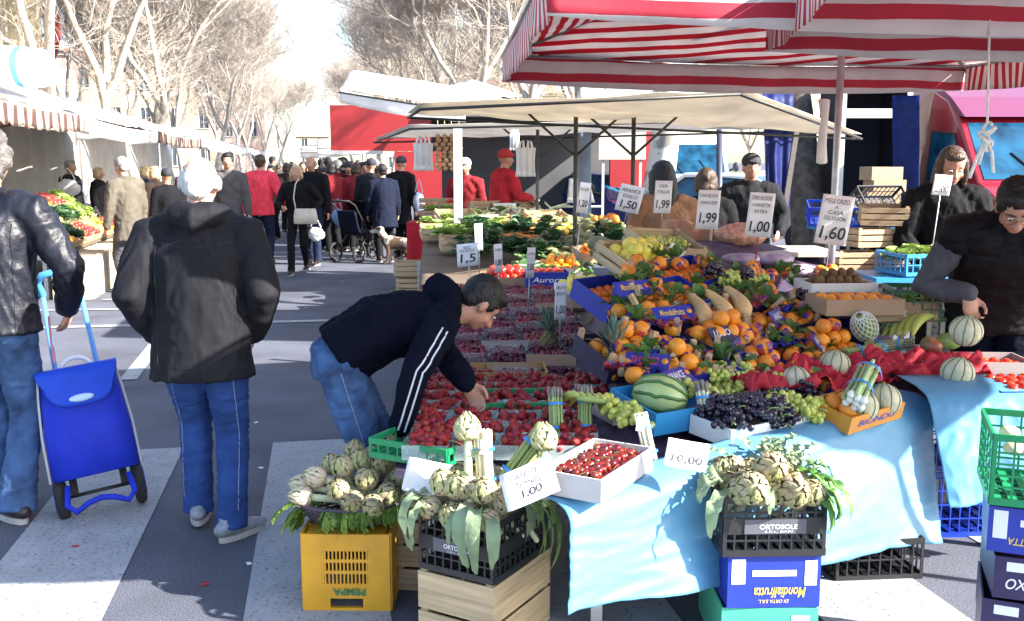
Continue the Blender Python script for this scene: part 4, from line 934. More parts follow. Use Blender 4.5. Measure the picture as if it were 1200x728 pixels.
STRB = mat('strawberry_red', (.30, .006, .016), .35, .15, 30, bump=.5, bscale=300, rnd=.18); RASP = mat('berry_purple_red', (.11, .008, .028), .45, .3, 40, bump=.6, bscale=250, rnd=.12); CHER = mat('cherry_red', (.13, .003, .008), .14, .3, 10, rnd=.35, coat=.5)
GRB = mat('black_grape', (.018, .012, .03), .25, .3, 40, coat=.3, rnd=.2); GRG = mat('green_grape', (.42, .46, .09), .25, .15, 30, sss=.1, rnd=.1)
LEAFG = mat('leaf_green', (.08, .17, .035), .55, .35, 14, bump=.3, rnd=.2, transl=.2); LEAFD = mat('leaf_dark', (.035, .085, .03), .5, .3, 14, rnd=.2, transl=.15); LEAFS = mat('leaf_sage', (.23, .30, .17), .7, .2, 12, bump=.5, bscale=40, rnd=.1, transl=.2)
STEMG = mat('stem_green', (.22, .30, .09), .6, .2, 20); ARTI = mat('artichoke_scale', (.36, .40, .14), .55, .15, 14, bump=.3, bscale=60, col2=(.42, .27, .22), rnd=.2); PALES = mat('pale_stalk', (.58, .60, .36), .55, .15, 15)
WOODL = mat('pale_wood', (.46, .33, .20), .75, .28, 9, bump=.5, bscale=30, stretch=(.35, .35, 7), rnd=.1); CARD = mat('brown_card', (.36, .24, .15), .85, .1, 6, bump=.15); CARDG = mat('grey_card', (.30, .26, .25), .85, .1, 6)
NAVYB = mat('navy_printed_card', (.018, .018, .06), .5, .08, 6); BLUEB = mat('blue_printed_card', (.015, .035, .32), .45, .06, 5); WHITEP = mat('white_card', (.72, .71, .69), .7, .05); YELP = mat('yellow_print', (.70, .50, .08), .6, 0); WHP = mat('white_print', (.72, .72, .75), .6, 0); INK = mat('black_ink', (.02, .02, .03), .6, 0)
SKYB = mat('sky_blue_plastic', (.03, .26, .55), .4, .06); GREENP = mat('green_plastic', (.01, .24, .09), .35, .08); BLKCR = mat('black_crate_plastic', (.018, .018, .02), .45, .1); YELCR = mat('yellow_crate_plastic', (.62, .30, .015), .45, .12, 8); BLUECR = mat('blue_crate_plastic', (.01, .04, .38), .35, .08)
CLEAR = mat('clear_plastic', (.85, .88, .90), .12, 0, alpha=.06); MINT = mat('mint_label', (.42, .62, .55), .6, .1); REDTIS = mat('red_tissue', (.55, .02, .045), .7, .2, 5, bump=.5, bscale=25, transl=.25); FOAM = mat('foam_net', (.72, .73, .70), .7, .05)
def mesh1(name, m, f): mb = MB(); f(mb); return mb.mesh(name, m)
def jit(p, a=.05, f=1.7, s=0): return 1 + a * noise.noise(p * f + V((s, s * 2, 0)))
def fruit_T(name, m, r, sq=1.0, dimple=True, variants=3, stem=None, part=None, nu=14, nv=10):
    out = []
    for i in range(variants):
        def f(mb, i=i):
            def fn(p): return jit(p, .05, 1.5, i * 7) * (1 - (.10 * max(0, abs(p.z) - .85) / .15 if dimple else 0))
            mb.ell((0, 0, 0), (r, r, r * sq), None, nu, nv, fn)
        kids = []
        if stem: kids.append((part or 'stem', mesh1(part or 'stem', stem, lambda mb: mb.tube((0, 0, r * sq * .9), (.002, 0, r * sq * 1.12), .0035, .002, 5)), []))
        out.append((name, mesh1(name, m, f), kids))
    return out
oranges = fruit_T('orange', ORG, .040, .95); clems = fruit_T('clementine', CLEM, .027, .85); lemons = fruit_T('lemon', LEM, .036, 1.15); apples = fruit_T('apple', APR, .038, .9, stem=STEMG)
tomatoes = fruit_T('tomato', TOM, .026, .85, stem=LEAFD)
WRAPB = mat('blue_tissue_wrap', (.03, .03, .35), .4, .3, 30, bump=.6, bscale=60, col2=(.45, .05, .04), sharp=True)
def wrap(base):
    n, me, k = base
    w_ = MB(); r = .0415
    for i in range(5):
        a = i * 1.256
        w_.sheet(lambda u, v: V((math.cos(a + u * .75) * math.cos(-.9 + v * 1.5) * r, math.sin(a + u * .75) * math.cos(-.9 + v * 1.5) * r, math.sin(-.9 + v * 1.5) * r * .95)) * 1.03, 5, 6)
    return ('orange', me, [('tissue_wrap', w_.mesh('tissue_wrap', WRAPB), [])])
wrapped = [wrap(o) for o in oranges]
def leafblade(mb, base, d, L, w_, curl=.3, up=V((0, 0, 1)), nu=6, wave=.0, fold=.2):
    d = V(d).normalized(); s = d.cross(up); s = s.normalized() if s.length > .01 else V((1, 0, 0)); n_ = s.cross(d)
    b = V(base)
    def fn(u, v):
        ang = -curl * u; q = b + d * (L * (math.sin(abs(curl) * u) / max(abs(curl), .01))) - V((0, 0, 1)) * (L * (1 - math.cos(curl * u)) / max(abs(curl), .01) * (1 if curl > 0 else -1))
        ww = w_ * math.sin(PI * min(.97, .06 + u * .92)) ** .75; x = (v - .5) * 2
        return q + s * (x * ww) + n_ * (abs(x) * ww * fold + wave * math.sin(u * 22 + v * 3) * abs(x))
    mb.sheet(fn, nu, 4, 0)
def scale_head(mb, r, h, seed=0, openf=0.0):
    """a globe artichoke bud: a core with overlapping scales, base at z=0"""
    rr = random.Random(seed)
    mb.ell((0, 0, h * .45), (r * .84, r * .84, h * .50), None, 12, 9)
    for ring in range(7):
        n_ = 8 - ring // 2; z = h * (.04 + .125 * ring); rad = r * math.sin(min(PI * .95, .65 + ring * .34)) * .95
        for k in range(n_):
            a = 2 * PI * (k + .5 * (ring % 2)) / n_ + rr.uniform(-.1, .1); L = h * .36; ww = r * .46 * (1 - ring * .06)
            def fn(u, v, a=a, z=z, rad=rad, L=L, ww=ww, ring=ring):
                zz = z + L * u * (.95 if ring < 5 else .8); f = zz / h
                prof = r * math.sin(min(PI * .92, .55 + f * 2.35)); rd = max(prof * (1.03 + openf) + .004 * (1 - u), r * .05) + .006 * u * (1 if ring < 6 else 0)
                x = (v - .5) * 2 * ww * (1 - u ** 2.2) ; aa = a + x / max(rd, .012) * .8
                return V((math.cos(aa) * rd, math.sin(aa) * rd, zz))
            mb.sheet(fn, 4, 4, .0015)
def artichoke_T(seed, r=.042, h=.088, stem=.12):
    mb = MB(); scale_head(mb, r * FR.uniform(.92, 1.08), h, seed, -.02); st_ = MB(); st_.loft([(0, 0, .01), (.004, .003, -stem * .5), (0, .008, -stem)], [.011, .010, .010], n=8)
    return ('artichoke', mb.mesh('artichoke', ARTI), [('stalk', st_.mesh('stalk', PALES), [])])
artis = [artichoke_T(s) for s in (1, 2, 3)]
def straw_mesh(s):
    mb = MB(); mb.ell((0, 0, 0), (.0145, .0145, .019), None, 8, 7, lambda p: (1 - .28 * max(0, -p.z)) * jit(p, .1, 2, s)); mb.cur = 1
    for k in range(5):
        a = k * 1.256; leafblade(mb, (0, 0, .0165), (math.cos(a), math.sin(a), .1), .012, .0035, .6, nu=2)
    return ('strawberry', mb.mesh('strawberry', [STRB, LEAFG]), [])
straws = [straw_mesh(s) for s in (1, 2, 3)]
def cherry_T(s):
    mb = MB(); mb.ell((0, 0, 0), (.0150, .0150, .0138), None, 10, 8, lambda p: 1 - .14 * max(0, p.z - .8) * 5); c = MB(); c.loft([(0, 0, .012), (.008 * s, .008, .022), (.022 * s, .014, .026)], [.0008, .0007, .0011], n=4)
    return ('cherry', mb.mesh('cherry', CHER), [('stem', c.mesh('stem', mat('cherry_stalk', (.12, .13, .04), .6, .1)), [])] if s != .3 else [])
cherries = [cherry_T(s) for s in (-1, 1, .3)]
def grape_T(m, seed, n=62, L=.17, W=.066, r=.0128):
    rr = random.Random(seed); mb = MB()
    for i in range(n):
        u = rr.random(); w_ = W * (1 - .55 * u); a = rr.uniform(0, 6.28); q = math.sqrt(rr.random())
        mb.ell((math.cos(a) * w_ * q, -L / 2 + L * u + rr.uniform(-.01, .01), (rr.uniform(.0, 1) * (1 - q * q) ** .5) * w_ * .8 + r), (r, r, r * 1.15), None, 8, 6)
    s = MB(); s.loft([(0, -L * .45, .02), (0, L * -.62, .035), (.01, L * -.75, .03)], [.003, .003, .003], n=5)
    return ('grape_bunch', mb.mesh('grape_bunch', m), [('stalk', s.mesh('stalk', STEMG), [])])
gblack = [grape_T(GRB, s) for s in (1, 2)]; ggreen = [grape_T(GRG, s) for s in (3, 4)]
MELM = mat('melon_rind', (.46, .46, .28), .7, .12, 25, bump=.6, bscale=90, col2=(.60, .56, .42)); MELL = mat('melon_rib_line', (.09, .16, .10), .7, .2)
def melon_T():
    mb = MB(); r = .072
    mb.ell((0, 0, 0), (r, r, r * .95), None, 40, 18, lambda p: 1 - .022 * abs(math.cos(5 * math.atan2(p.y, p.x))) ** 8)
    l = MB()
    for k in range(10):
        a = (k + .5) * PI / 5 * 1.0; a = k * PI / 5
        pts = [V((math.sin(PI * i / 12) * r * 1.0 * math.cos(a), math.sin(PI * i / 12) * r * math.sin(a), math.cos(PI * i / 12) * r * .955)) * .992 for i in range(1, 12)]
        l.loft(pts, [.0022] * 11, n=5)
    s = MB(); s.ell((0, 0, r * .94), (.010, .010, .006), None, 8, 5)
    return ('melon', mb.mesh('melon', MELM), [('rib_line', l.mesh('rib_line', MELL), []), ('stem_scar', s.mesh('stem_scar', STEMG), [])])
melonT = melon_T()
WMEL = mat('watermelon_rind', (.30, .42, .14), .35, .15, 4, col2=(.50, .58, .26), stretch=(1, 1, .3)); WML = mat('watermelon_stripe', (.06, .16, .04), .35, .2)
def bundle(name, m, tipm, bandm, L, R_, n, r, seed, tip=True, cat='asparagus'):
    rr = random.Random(seed); st_ = MB(); tp = MB()
    for i in range(n):
        a = i * 2.4; q = R_ * math.sqrt((i + .5) / n); x, z = math.cos(a) * q, math.sin(a) * q; e = rr.uniform(-.01, .01)
        st_.loft([(x * 1.05, -L / 2, z), (x * .9, 0, z * .9), (x, L * .34 + e, z)], [r, r, r * .85], n=6)
        if tip: tp.loft([(x, L * .33 + e, z), (x * 1.1, L * .42 + e, z), (x * 1.05, L * .5 + e, z)], [r * .95, r * 1.15, r * .5], n=6)
    bd = []
    for y in (-L * .25, L * .2):
        b = MB(); b.loft([(0, y - .006, 0), (0, y + .006, 0)], R_ + r * 1.2, n=18, cap=False); bd.append(('rubber_band', b.mesh('rubber_band', bandm), []))
    return (name, st_.mesh(name, m), ([('tips', tp.mesh('tips', tipm), [])] if tip else []) + bd)
ASPG = mat('asparagus_green', (.30, .38, .13), .5, .2, 20, rnd=.1); ASPT = mat('asparagus_tip', (.22, .26, .12), .6, .3, 60, col2=(.25, .16, .20)); ASPW = mat('asparagus_white', (.66, .62, .44), .5, .1, 20); BANDB = mat('blue_band', (.03, .22, .60), .4, 0)
aspar = bundle('asparagus_bundle', ASPG, ASPT, BANDB, .24, .032, 19, .0065, 1); asparw = bundle('asparagus_bundle', ASPW, ASPT, BANDB, .24, .030, 14, .0075, 2)
onionT = bundle('spring_onion_bunch', mat('onion_green', (.35, .48, .22), .5, .3, 12), WHITEP, BANDB, .26, .036, 12, .008, 3, tip=False)
_b = MB()
for i in range(9): a = i * 2.4; q = .034 * math.sqrt((i + .5) / 9); _b.ell((math.cos(a) * q, -.13, math.sin(a) * q), (.013, .018, .013), None, 8, 6)
onionT[2].append(('bulbs', _b.mesh('bulbs', mat('onion_white', (.72, .72, .64), .35, .05)), []))
BANM = mat('banana_skin', (.62, .55, .10), .45, .15, 8, col2=(.45, .52, .12), rnd=.1)
def banana_T(green=False):
    kids = []
    for i in range(5):
        mb = MB(); a0 = -.35 + i * .17; pts = []
        for j in range(8):
            t_ = j / 7 * 1.25 - .15; pts.append(V((math.sin(t_) * .13, -.02 + i * .028, math.cos(t_) * .13 - .13 + .05)) + V((0, (i - 2) * .006 * j * .4, 0)))
        mb.loft(pts, [.008, .014, .0175, .018, .018, .017, .013, .006], n=7); kids.append(('banana', mb.mesh('banana', BANM), []))
    s = MB(); s.loft([(-.035, -.02, .045), (-.045, .035, .05), (-.035, .09, .045)], [.012, .016, .012], n=7)
    return ('banana_bunch', None, kids + [('stalk', s.mesh('stalk', STEMG), [])])
bananaT = banana_T()
PINB = mat('pineapple_skin', (.16, .13, .05), .75, .4, 70, bump=1.0, bscale=70); PINL = mat('pineapple_leaf', (.10, .17, .13), .5, .25, 10, col2=(.20, .27, .20))
def pineapple_T(seed):
    rr = random.Random(seed); b = MB(); b.ell((0, 0, .085), (.055, .055, .085), None, 16, 12); 
    for i in range(60):
        z = (i / 60) * .15 + .01; a = i * 2.39; rad = .056 * math.sin(math.acos(max(-.99, min(.99, (z - .085) / .086)))); b.ell((math.cos(a) * rad, math.sin(a) * rad, z), .008, None, 5, 4)
    l = MB()
    for i in range(34):
        a = i * 2.39; e = i / 34; leafblade(l, (math.cos(a) * .015, math.sin(a) * .015, .16 + .02 * e), (math.cos(a) * (1.1 - e), math.sin(a) * (1.1 - e), .55 + 1.6 * e), rr.uniform(.11, .16), .011, .35 * (1 - e), nu=5, fold=.6)
    return ('pineapple', b.mesh('pineapple', PINB), [('crown', l.mesh('crown', PINL), [])])
pines = [pineapple_T(1), pineapple_T(2)]
def leafy_T(name, m, n, L, w_, seed, core=None, spread=1.0):
    rr = random.Random(seed); mb = MB()
    for i in range(n):
        a = i * 2.39; e = i / n; leafblade(mb, (math.cos(a) * .01, math.sin(a) * .01, 0), (math.cos(a) * spread * (1.1 - .8 * e), math.sin(a) * spread * (1.1 - .8 * e), .5 + e), L * rr.uniform(.7, 1.1), w_ * rr.uniform(.7, 1.1), .7, wave=.006, nu=6)
    k = [('stalk_base', core, [])] if core else []
    return (name, mb.mesh(name, m), k)
lettT = [leafy_T('lettuce', mat('lettuce_green', (.30, .42, .10), .55, .3, 12, bump=.4, rnd=.12, transl=.2), 22, .13, .05, s) for s in (1, 2)]
spin = [leafy_T('leafy_greens', LEAFD, 16, .16, .035, s) for s in (3, 4)]
sprigT = [leafy_T('leaf_sprig', LEAFG, 7, .13, .022, s, spread=.8) for s in (5, 6)]
def elong_T(name, m, L, r, endr=None, neck=.6, seed=0, tipm=None, bend=.02):
    mb = MB(); n_ = 8; pts = []; rs = []
    for i in range(n_ + 1): u = i / n_; pts.append((bend * math.sin(PI * u), -L / 2 + L * u, 0)); rs.append(r * (neck + (1 - neck) * smooth01(1 - u)) * (.9 if i in (0, n_) else 1))
    mb.loft(pts, rs, n=12); k = []
    if tipm: t_ = MB(); t_.tube((0, L / 2 + r * neck * .5, 0), (0, L / 2 + r * neck * .5 + .03, 0), .008, n=6); k = [('stalk', t_.mesh('stalk', tipm), [])]
    return (name, mb.mesh(name, m), k)
SQSH = mat('butternut_skin', (.62, .42, .18), .5, .12, 6, rnd=.1); COUR = mat('courgette_skin', (.05, .11, .03), .35, .4, 30, rnd=.2); AUBM = mat('aubergine_skin', (.015, .006, .02), .15, .2, coat=.5)
butterT = elong_T('butternut_squash', SQSH, .20, .045, neck=.55, tipm=STEMG); courT = elong_T('courgette', COUR, .19, .021, neck=.9, tipm=STEMG); aubT = elong_T('aubergine', AUBM, .17, .04, neck=.55, tipm=LEAFG); carrT = elong_T('carrot', mat('carrot_orange', (.65, .18, .03), .5, .15, 20, rnd=.12), .17, .014, neck=.35, tipm=LEAFG)
gourdT = elong_T('green_gourd', mat('gourd_skin', (.10, .12, .045), .55, .4, 12, rnd=.25, col2=(.22, .20, .08)), .30, .055, neck=.75, tipm=STEMG, bend=.03)
kiwiT = fruit_T('kiwi', mat('kiwi_skin', (.17, .095, .04), .85, .15, 30, bump=.5, bscale=200, rnd=.12), .025, 1.2, dimple=False)
potaT = fruit_T('mushroom', mat('mushroom_cap', (.55, .42, .30), .7, .2, 20, rnd=.1), .028, .7)
mangoT = ('mango', mesh1('mango', mat('mango_skin', (.13, .20, .06), .4, .3, 9, col2=(.38, .08, .06)), lambda mb: mb.ell((0, 0, 0), (.045, .06, .042), None, 16, 12, lambda p: jit(p, .08, 1, 3))), [])
PAPM = mat('papaya_skin', (.25, .36, .10), .4, .2, 8)
def papaya_T():
    f = MB(); L = .085
    for k in range(14):
        for sgn in (-1, 1):
            pts = []
            for j in range(13):
                u = j / 12; a = k * 2 * PI / 14 + sgn * u * 2.4; ph = .28 + u * 2.5; pts.append(V((math.sin(ph) * .052 * math.cos(a), math.sin(ph) * .052 * math.sin(a), math.cos(ph) * L)) * 1.03)
            f.loft(pts, [.0022] * 13, n=4)
    return ('papaya', mesh1('papaya', PAPM, lambda mb: mb.ell((0, 0, 0), (.050, .050, .085), None, 16, 12, lambda p: 1 - .15 * max(0, p.z))), [('foam_net', f.mesh('foam_net', FOAM), [])])
papT = papaya_T()
# ---------------- containers ----------------
def grille_wall(mb, o, ux, uz, W, Hh, th, nx, rows, rim=.022, band=None):
    """open plastic crate wall in the plane o + ux*x + uz*z; bars with real holes"""
    o = V(o); ux = V(ux); uz = V(uz); n_ = ux.cross(uz)
    def b(x0, x1, z0, z1, t=th):
        c = o + ux * ((x0 + x1) / 2) + uz * ((z0 + z1) / 2); M = axes(c, ux, n_, uz); mb.box((0, 0, 0), (x1 - x0, t, z1 - z0), M)
    b(0, W, Hh - rim, Hh, th * 1.6); b(0, W, 0, rim, th * 1.5)
    if band: b(0, W, band[0], band[1], th * 1.2)
    zs = [rim + (Hh - 2 * rim) * i / rows for i in range(rows + 1)]
    for i in range(nx + 1):
        x = W * i / nx; w_ = .012 if i in (0, nx) else .006; x = min(max(x, w_ / 2), W - w_ / 2); b(x - w_ / 2, x + w_ / 2, rim, Hh - rim, th * .9)
    for z in zs[1:-1]: b(0, W, z - .003, z + .003, th * .8)
def plastic_crate_T(name, m, W, D, Hh, nx=10, rows=4, band=None, th=.006):
    mb = MB(); 
    f = MB(); grille_wall(f, (-W / 2, -D / 2, 0), (1, 0, 0), (0, 0, 1), W, Hh, th, nx, rows, band=band)
    bk = MB(); grille_wall(bk, (-W / 2, D / 2, 0), (1, 0, 0), (0, 0, 1), W, Hh, th, nx, rows, band=band)
    l = MB(); grille_wall(l, (-W / 2, -D / 2 + .004, 0), (0, 1, 0), (0, 0, 1), D - .008, Hh - .001, th, int(nx * D / W), rows, band=band)
    r = MB(); grille_wall(r, (W / 2, -D / 2 + .004, 0), (0, 1, 0), (0, 0, 1), D - .008, Hh - .001, th, int(nx * D / W), rows, band=band)
    fl = MB()
    for i in range(9): x = -W / 2 + W * (i + .5) / 9; fl.box((x, 0, .012), (W / 9 * .6, D - .02, .006))
    for i in range(7): y = -D / 2 + D * (i + .5) / 7; fl.box((0, y, .007), (W - .02, D / 7 * .35, .006))
    return (name, None, [('front_wall', f.mesh('front_wall', m), []), ('back_wall', bk.mesh('back_wall', m), []), ('side_wall', l.mesh('side_wall', m), []), ('side_wall', r.mesh('side_wall', m), []), ('bottom', fl.mesh('bottom', m), [])])
def carton_T(W, D, Hh, m, inner=CARD, text=None, tcol=YELP, upside=False, panel=None, posts=False, lip=.0, th=.006, name='fruit_box', side_text=None, plain_slots=True, thh=None, picts=None):
    mb = MB(); mb.box((0, -D / 2 + th / 2, Hh / 2), (W, th, Hh)); mb.box((0, D / 2 - th / 2, Hh / 2), (W, th, Hh))
    for s in (-1, 1): mb.box((s * (W / 2 - th / 2), 0, Hh / 2 + .0005), (th, D - 2 * th, Hh - .001))
    kids = [('walls', mb.mesh('walls', m), [])]
    b = MB(); b.box((0, 0, .004), (W - 2 * th - .001, D - 2 * th - .001, .006)); kids.append(('base', b.mesh('base', inner), []))
    if posts:
        for sx in (-1, 1):
            for sy in (-1, 1): p = MB(); p.box((sx * (W / 2 - .018), sy * (D / 2 - .018), Hh / 2 + .018), (.022, .022, Hh + .036)); kids.append(('corner_post', p.mesh('corner_post', WOODL), []))
    y = -D / 2 - .0016
    if panel:
        for (x, z, w_, h_) in panel: p = MB(); p.box((x, -D / 2 - .0008, z), (w_, .0012, h_)); kids.append(('printed_panel', p.mesh('printed_panel', WHP), []))
    if text:
        t = MB(); lines = text if isinstance(text, list) else [(text, 0, Hh * .5, Hh * .35, W * .7)]
        for s, x, z, h, w_ in lines: text_at(t, s, h, (x, y, z), wid=w_, rz=PI if upside else 0, shear=.25, bold=.01)
        kids.append(('lettering', t.mesh('lettering', tcol), []))
    if picts:
        t = MB()
        for x, z, r_ in picts: t.loft([(x, y + .001, z), (x, y - .0006, z)], r_, n=18, round_=False)
        kids.append(('printed_fruit', t.mesh('printed_fruit', ORG), []))
    return (name, None, kids)
def wood_crate_T(W, D, Hh, slats=3, name='wooden_crate', m=WOODL):
    mb = MB(); gap = .012; sh = (Hh - gap * (slats - 1)) / slats
    kids = []
    for nm, s in (('front_slats', -1), ('back_slats', 1)):
        q = MB(); [q.box((0, s * (D / 2 - .004), sh / 2 + i * (sh + gap)), (W, .007, sh)) for i in range(slats)]; kids.append((nm, q.mesh(nm, m), []))
    for s in (-1, 1):
        q = MB(); [q.box((s * (W / 2 - .004), 0, sh / 2 + i * (sh + gap)), (.007, D - .018, sh)) for i in range(slats)]; kids.append(('side_slats', q.mesh('side_slats', m), []))
        for s2 in (-1, 1): p = MB(); p.box((s * (W / 2 - .020), s2 * (D / 2 - .020), Hh / 2 + .006), (.024, .024, Hh + .012)); kids.append(('corner_post', p.mesh('corner_post', m), []))
    q = MB(); [q.box((-W / 2 + W * (i + .5) / 5, 0, .005), (W / 5 * .85, D - .02, .006)) for i in range(5)]; kids.append(('bottom_slats', q.mesh('bottom_slats', m), []))
    return (name, None, kids)
def sign(px, py, t, wpx, hpx, lines, label, stick_to=None, tilt=0.0, yaw=0.0, stickm=None, roll=0.0, group=None, back=.0, name='price_sign', only_card=False):
    """a handwritten card with its stick; lines = (text, height share, z share)"""
    c = at(px, py, t); w_ = wpx / F * t; h_ = hpx / F * t
    root = put(name, None, M=Matrix.Translation(c) @ Matrix.Rotation(yaw, 4, 'Z') @ Matrix.Rotation(roll, 4, 'Y') @ Matrix.Rotation(tilt, 4, 'X'), label=label, cat='price sign', group=group)
    cd = MB(); sh_ = w_ * .06
    cd.sheet(lambda u, v: V(((u - .5) * w_ + sh_ * (v - .5), .004 * math.sin(u * 3.1) * 1.0, (v - .5) * h_)), 8, 4, .0012); put('card', cd.mesh('card', mat('sign_card', (.80, .79, .80), .35, .04, 8)), root)
    tm = MB()
    for s, hs, zs, ws in lines: text_at(tm, s, h_ * hs, (0, -.0035, h_ * zs), wid=w_ * ws, shear=.12, jit=min(w_ * .016, .002), bold=.012 if hs > .2 else 0)
    if tm.v: put('lettering', tm.mesh('lettering', INK), root)
    if not only_card:
        s = MB(); z1 = -(c.z - S(c.x, c.y)) + .0 if stick_to is None else stick_to
        s.tube((0, .008, z1), (0, .008, h_ * .1), .0035, n=6); put('stick', s.mesh('stick', stickm or STEEL), root)
    return root
# ---------------- the display tables and cloths ----------------
DTOP = mat('display_cover', (.12, .085, .06), .9, .2, 8); SLOPE = mat('violet_liner_paper', (.035, .028, .085), .7, .5, 9, bump=.8, bscale=18, col2=(.09, .05, .10))
def yf(x):
    if x < -.42: return 3.35 + (-.42 - x) / .075
    if x < .13: return 3.42
    if x < .17: return 3.42 - 10.5 * (x - .13)
    if x < 1.79: return 3.0 + .772 * (x - .17)
    return 3.97
def table(label, x0, x1, y1fn, nx=40, ny=40, y0fn=yf, legs=(), drop=.055):
    mb = MB()
    def fn(u, v):
        x = lerp(x0, x1, u); y = lerp(y0fn(x) + .01, y1fn(x), v); return V((x, y, S(x, y) - drop))
    mb.sheet(lambda u, v: fn(1 - u, v), nx, ny, -.03, smooth=False)
    root = put('display_table', None, label=label, cat='table'); put('table_top', mb.mesh('table_top', SLOPE), root)
    for x, y in legs: l = MB(); l.box((x, y, (S(x, y) - .09) / 2), (.04, .04, S(x, y) - .09)); put('leg', l.mesh('leg', STEEL), root)
table('sloping display table under the berries and oranges behind the blue cloth', -.62, 2.05, lambda x: 6.3, legs=[(-.3, 3.6), (-.5, 5.9), (.3, 3.3), (1.7, 4.4), (1.7, 6.1), (.4, 6.1), (1.0, 3.9)])
table('long display table under the lettuces and gourds, farther up the stall', 0, 1, lambda x: 0, legs=[]) if False else None
mb = MB()
def fn(u, v):
    y = lerp(6.32, 12.2, v); x = lerp(.62 + .03 * (y - 6.3), -.64 - .075 * (y - 6.3), u); return V((x, y, S(x, y) - .055))
mb.sheet(fn, 20, 40, -.03); root = put('display_table', None, label='long display table under the lettuces and gourds, farther up the stall', cat='table'); put('table_top', mb.mesh('table_top', DTOP), root)
for x, y in ((-.7, 7), (-.9, 9.5), (-1.0, 11.9), (.5, 7), (.6, 9.5), (.65, 11.9)): l = MB(); l.box((x, y, (S(x, y) - .09) / 2), (.04, .04, S(x, y) - .09)); put('leg', l.mesh('leg', STEEL), root)
mb = MB(); mb.sheet(lambda u, v: V((lerp(3.1, 2.06, u), lerp(3.98, 4.72, v), .60)), 6, 6, -.03); root = put('display_table', None, label='small table under the tomatoes in front of the vendor', cat='table'); put('table_top', mb.mesh('table_top', DTOP), root)
for x, y in ((2.1, 4.05), (3.0, 4.05), (2.1, 4.65), (3.0, 4.65)): l = MB(); l.box((x, y, .29), (.04, .04, .58)); put('leg', l.mesh('leg', STEEL), root)
CLOTHB = mat('light_blue_plastic_sheet', (.13, .36, .56), .38, .08, 2.5, bump=.45, bscale=9, transl=.25)
def cloth_sheet(label, tl, tr_, bl, br, nu=110, nv=50, fold=.02, over=.25, seed=0):
    tl, tr_, bl, br = map(V, (tl, tr_, bl, br)); mb = MB(); side = (tr_ - tl).normalized(); outw = V((side.y, -side.x, 0)); side_n = (tr_ - tl).length / .28
    def fn(u, v):
        if v < .15:       # the part lying on the table
            k = 1 - v / .15; e = lerp(tl, tr_, u); return e - outw * (over * k) + V((0, 0, .012 * min(1, k * 3)))
        k = (v - .15) / .85; p = lerp(lerp(tl, tr_, u), lerp(bl, br, u), k); b = .03 * math.sin(min(1, k * 8) * PI / 2)
        return p + outw * (b + fold * k * (noise.noise(V((u * 7 + seed, k * 1.2, 0))) + .6 * math.sin(u * 17 + 2 * k + seed)) + .0025 * k ** .3 * (abs((u * side_n) % 2 - 1) + abs((k * 3.3) % 2 - 1)) + .003 * (1 - 3 * abs(noise.noise(V((u * 9 + k * 5, k * 6 - u * 4, seed)))))) + V((0, 0, .006 * k * noise.noise(V((u * 22, seed, 0)))))
    mb.sheet(fn, nu, nv, .003); return single('tablecloth', mb, CLOTHB, label, 'tablecloth')
cloth_sheet('light blue plastic cloth hanging over the front of the fruit table', at(660, 596, 2.98), at(1084, 466, 4.22), at(656, 716, 2.98), at(1090, 632, 4.02), seed=1, fold=.025, over=.12)
cloth_sheet('light blue plastic cloth hanging under the tomato box at the right', at(1084, 462, 4.06), at(1290, 460, 4.06), at(1108, 592, 3.98), at(1290, 575, 3.96), seed=5, over=.3)
# ---------------- strawberries and berries ----------------
tray = MB(); tw, td, th_ = .17, .125, .055
for s in (-1, 1): tray.box((s * tw / 2, 0, th_ / 2), (.002, td, th_)); tray.box((0, s * td / 2, th_ / 2), (tw, .002, th_))
tray.box((0, 0, .002), (tw - .004, td - .004, .002)); trayM = tray.mesh('punnet', mat('punnet_plastic', (.62, .74, .74), .2, 0, alpha=.30))
lab = MB(); lab.box((0, -td / 2 - .003, .035), (.06, .003, .045)); labM = lab.mesh('label', MINT)
lid = MB(); lid.box((0, 0, .002), (.07, .05, .04)); lidM = lid.mesh('label', MINT)
punnets = []
for row in range(7):
    y = 3.50 + row * .165
    xl = -.40 - .075 * (y - 3.35) + .10
    for k in range(8):
        x = xl + k * .178 + (row % 2) * .03
        if x / y > .098: break
        if y < yf(x) + .06: continue
        z = S(x, y) - .02; rz = FR.uniform(-.12, .12); M = TR((x, y, z), rz)
        punnets.append((y, M, row, k))
extra = [on_z(508, 512, .62)]
for p in extra: punnets.append((p.y, TR((p.x, p.y, .585), FR.uniform(-.2, .2)), 9, 0))
punnets.sort(key=lambda a: a[0]); nst = 0; stuffmb = MB()
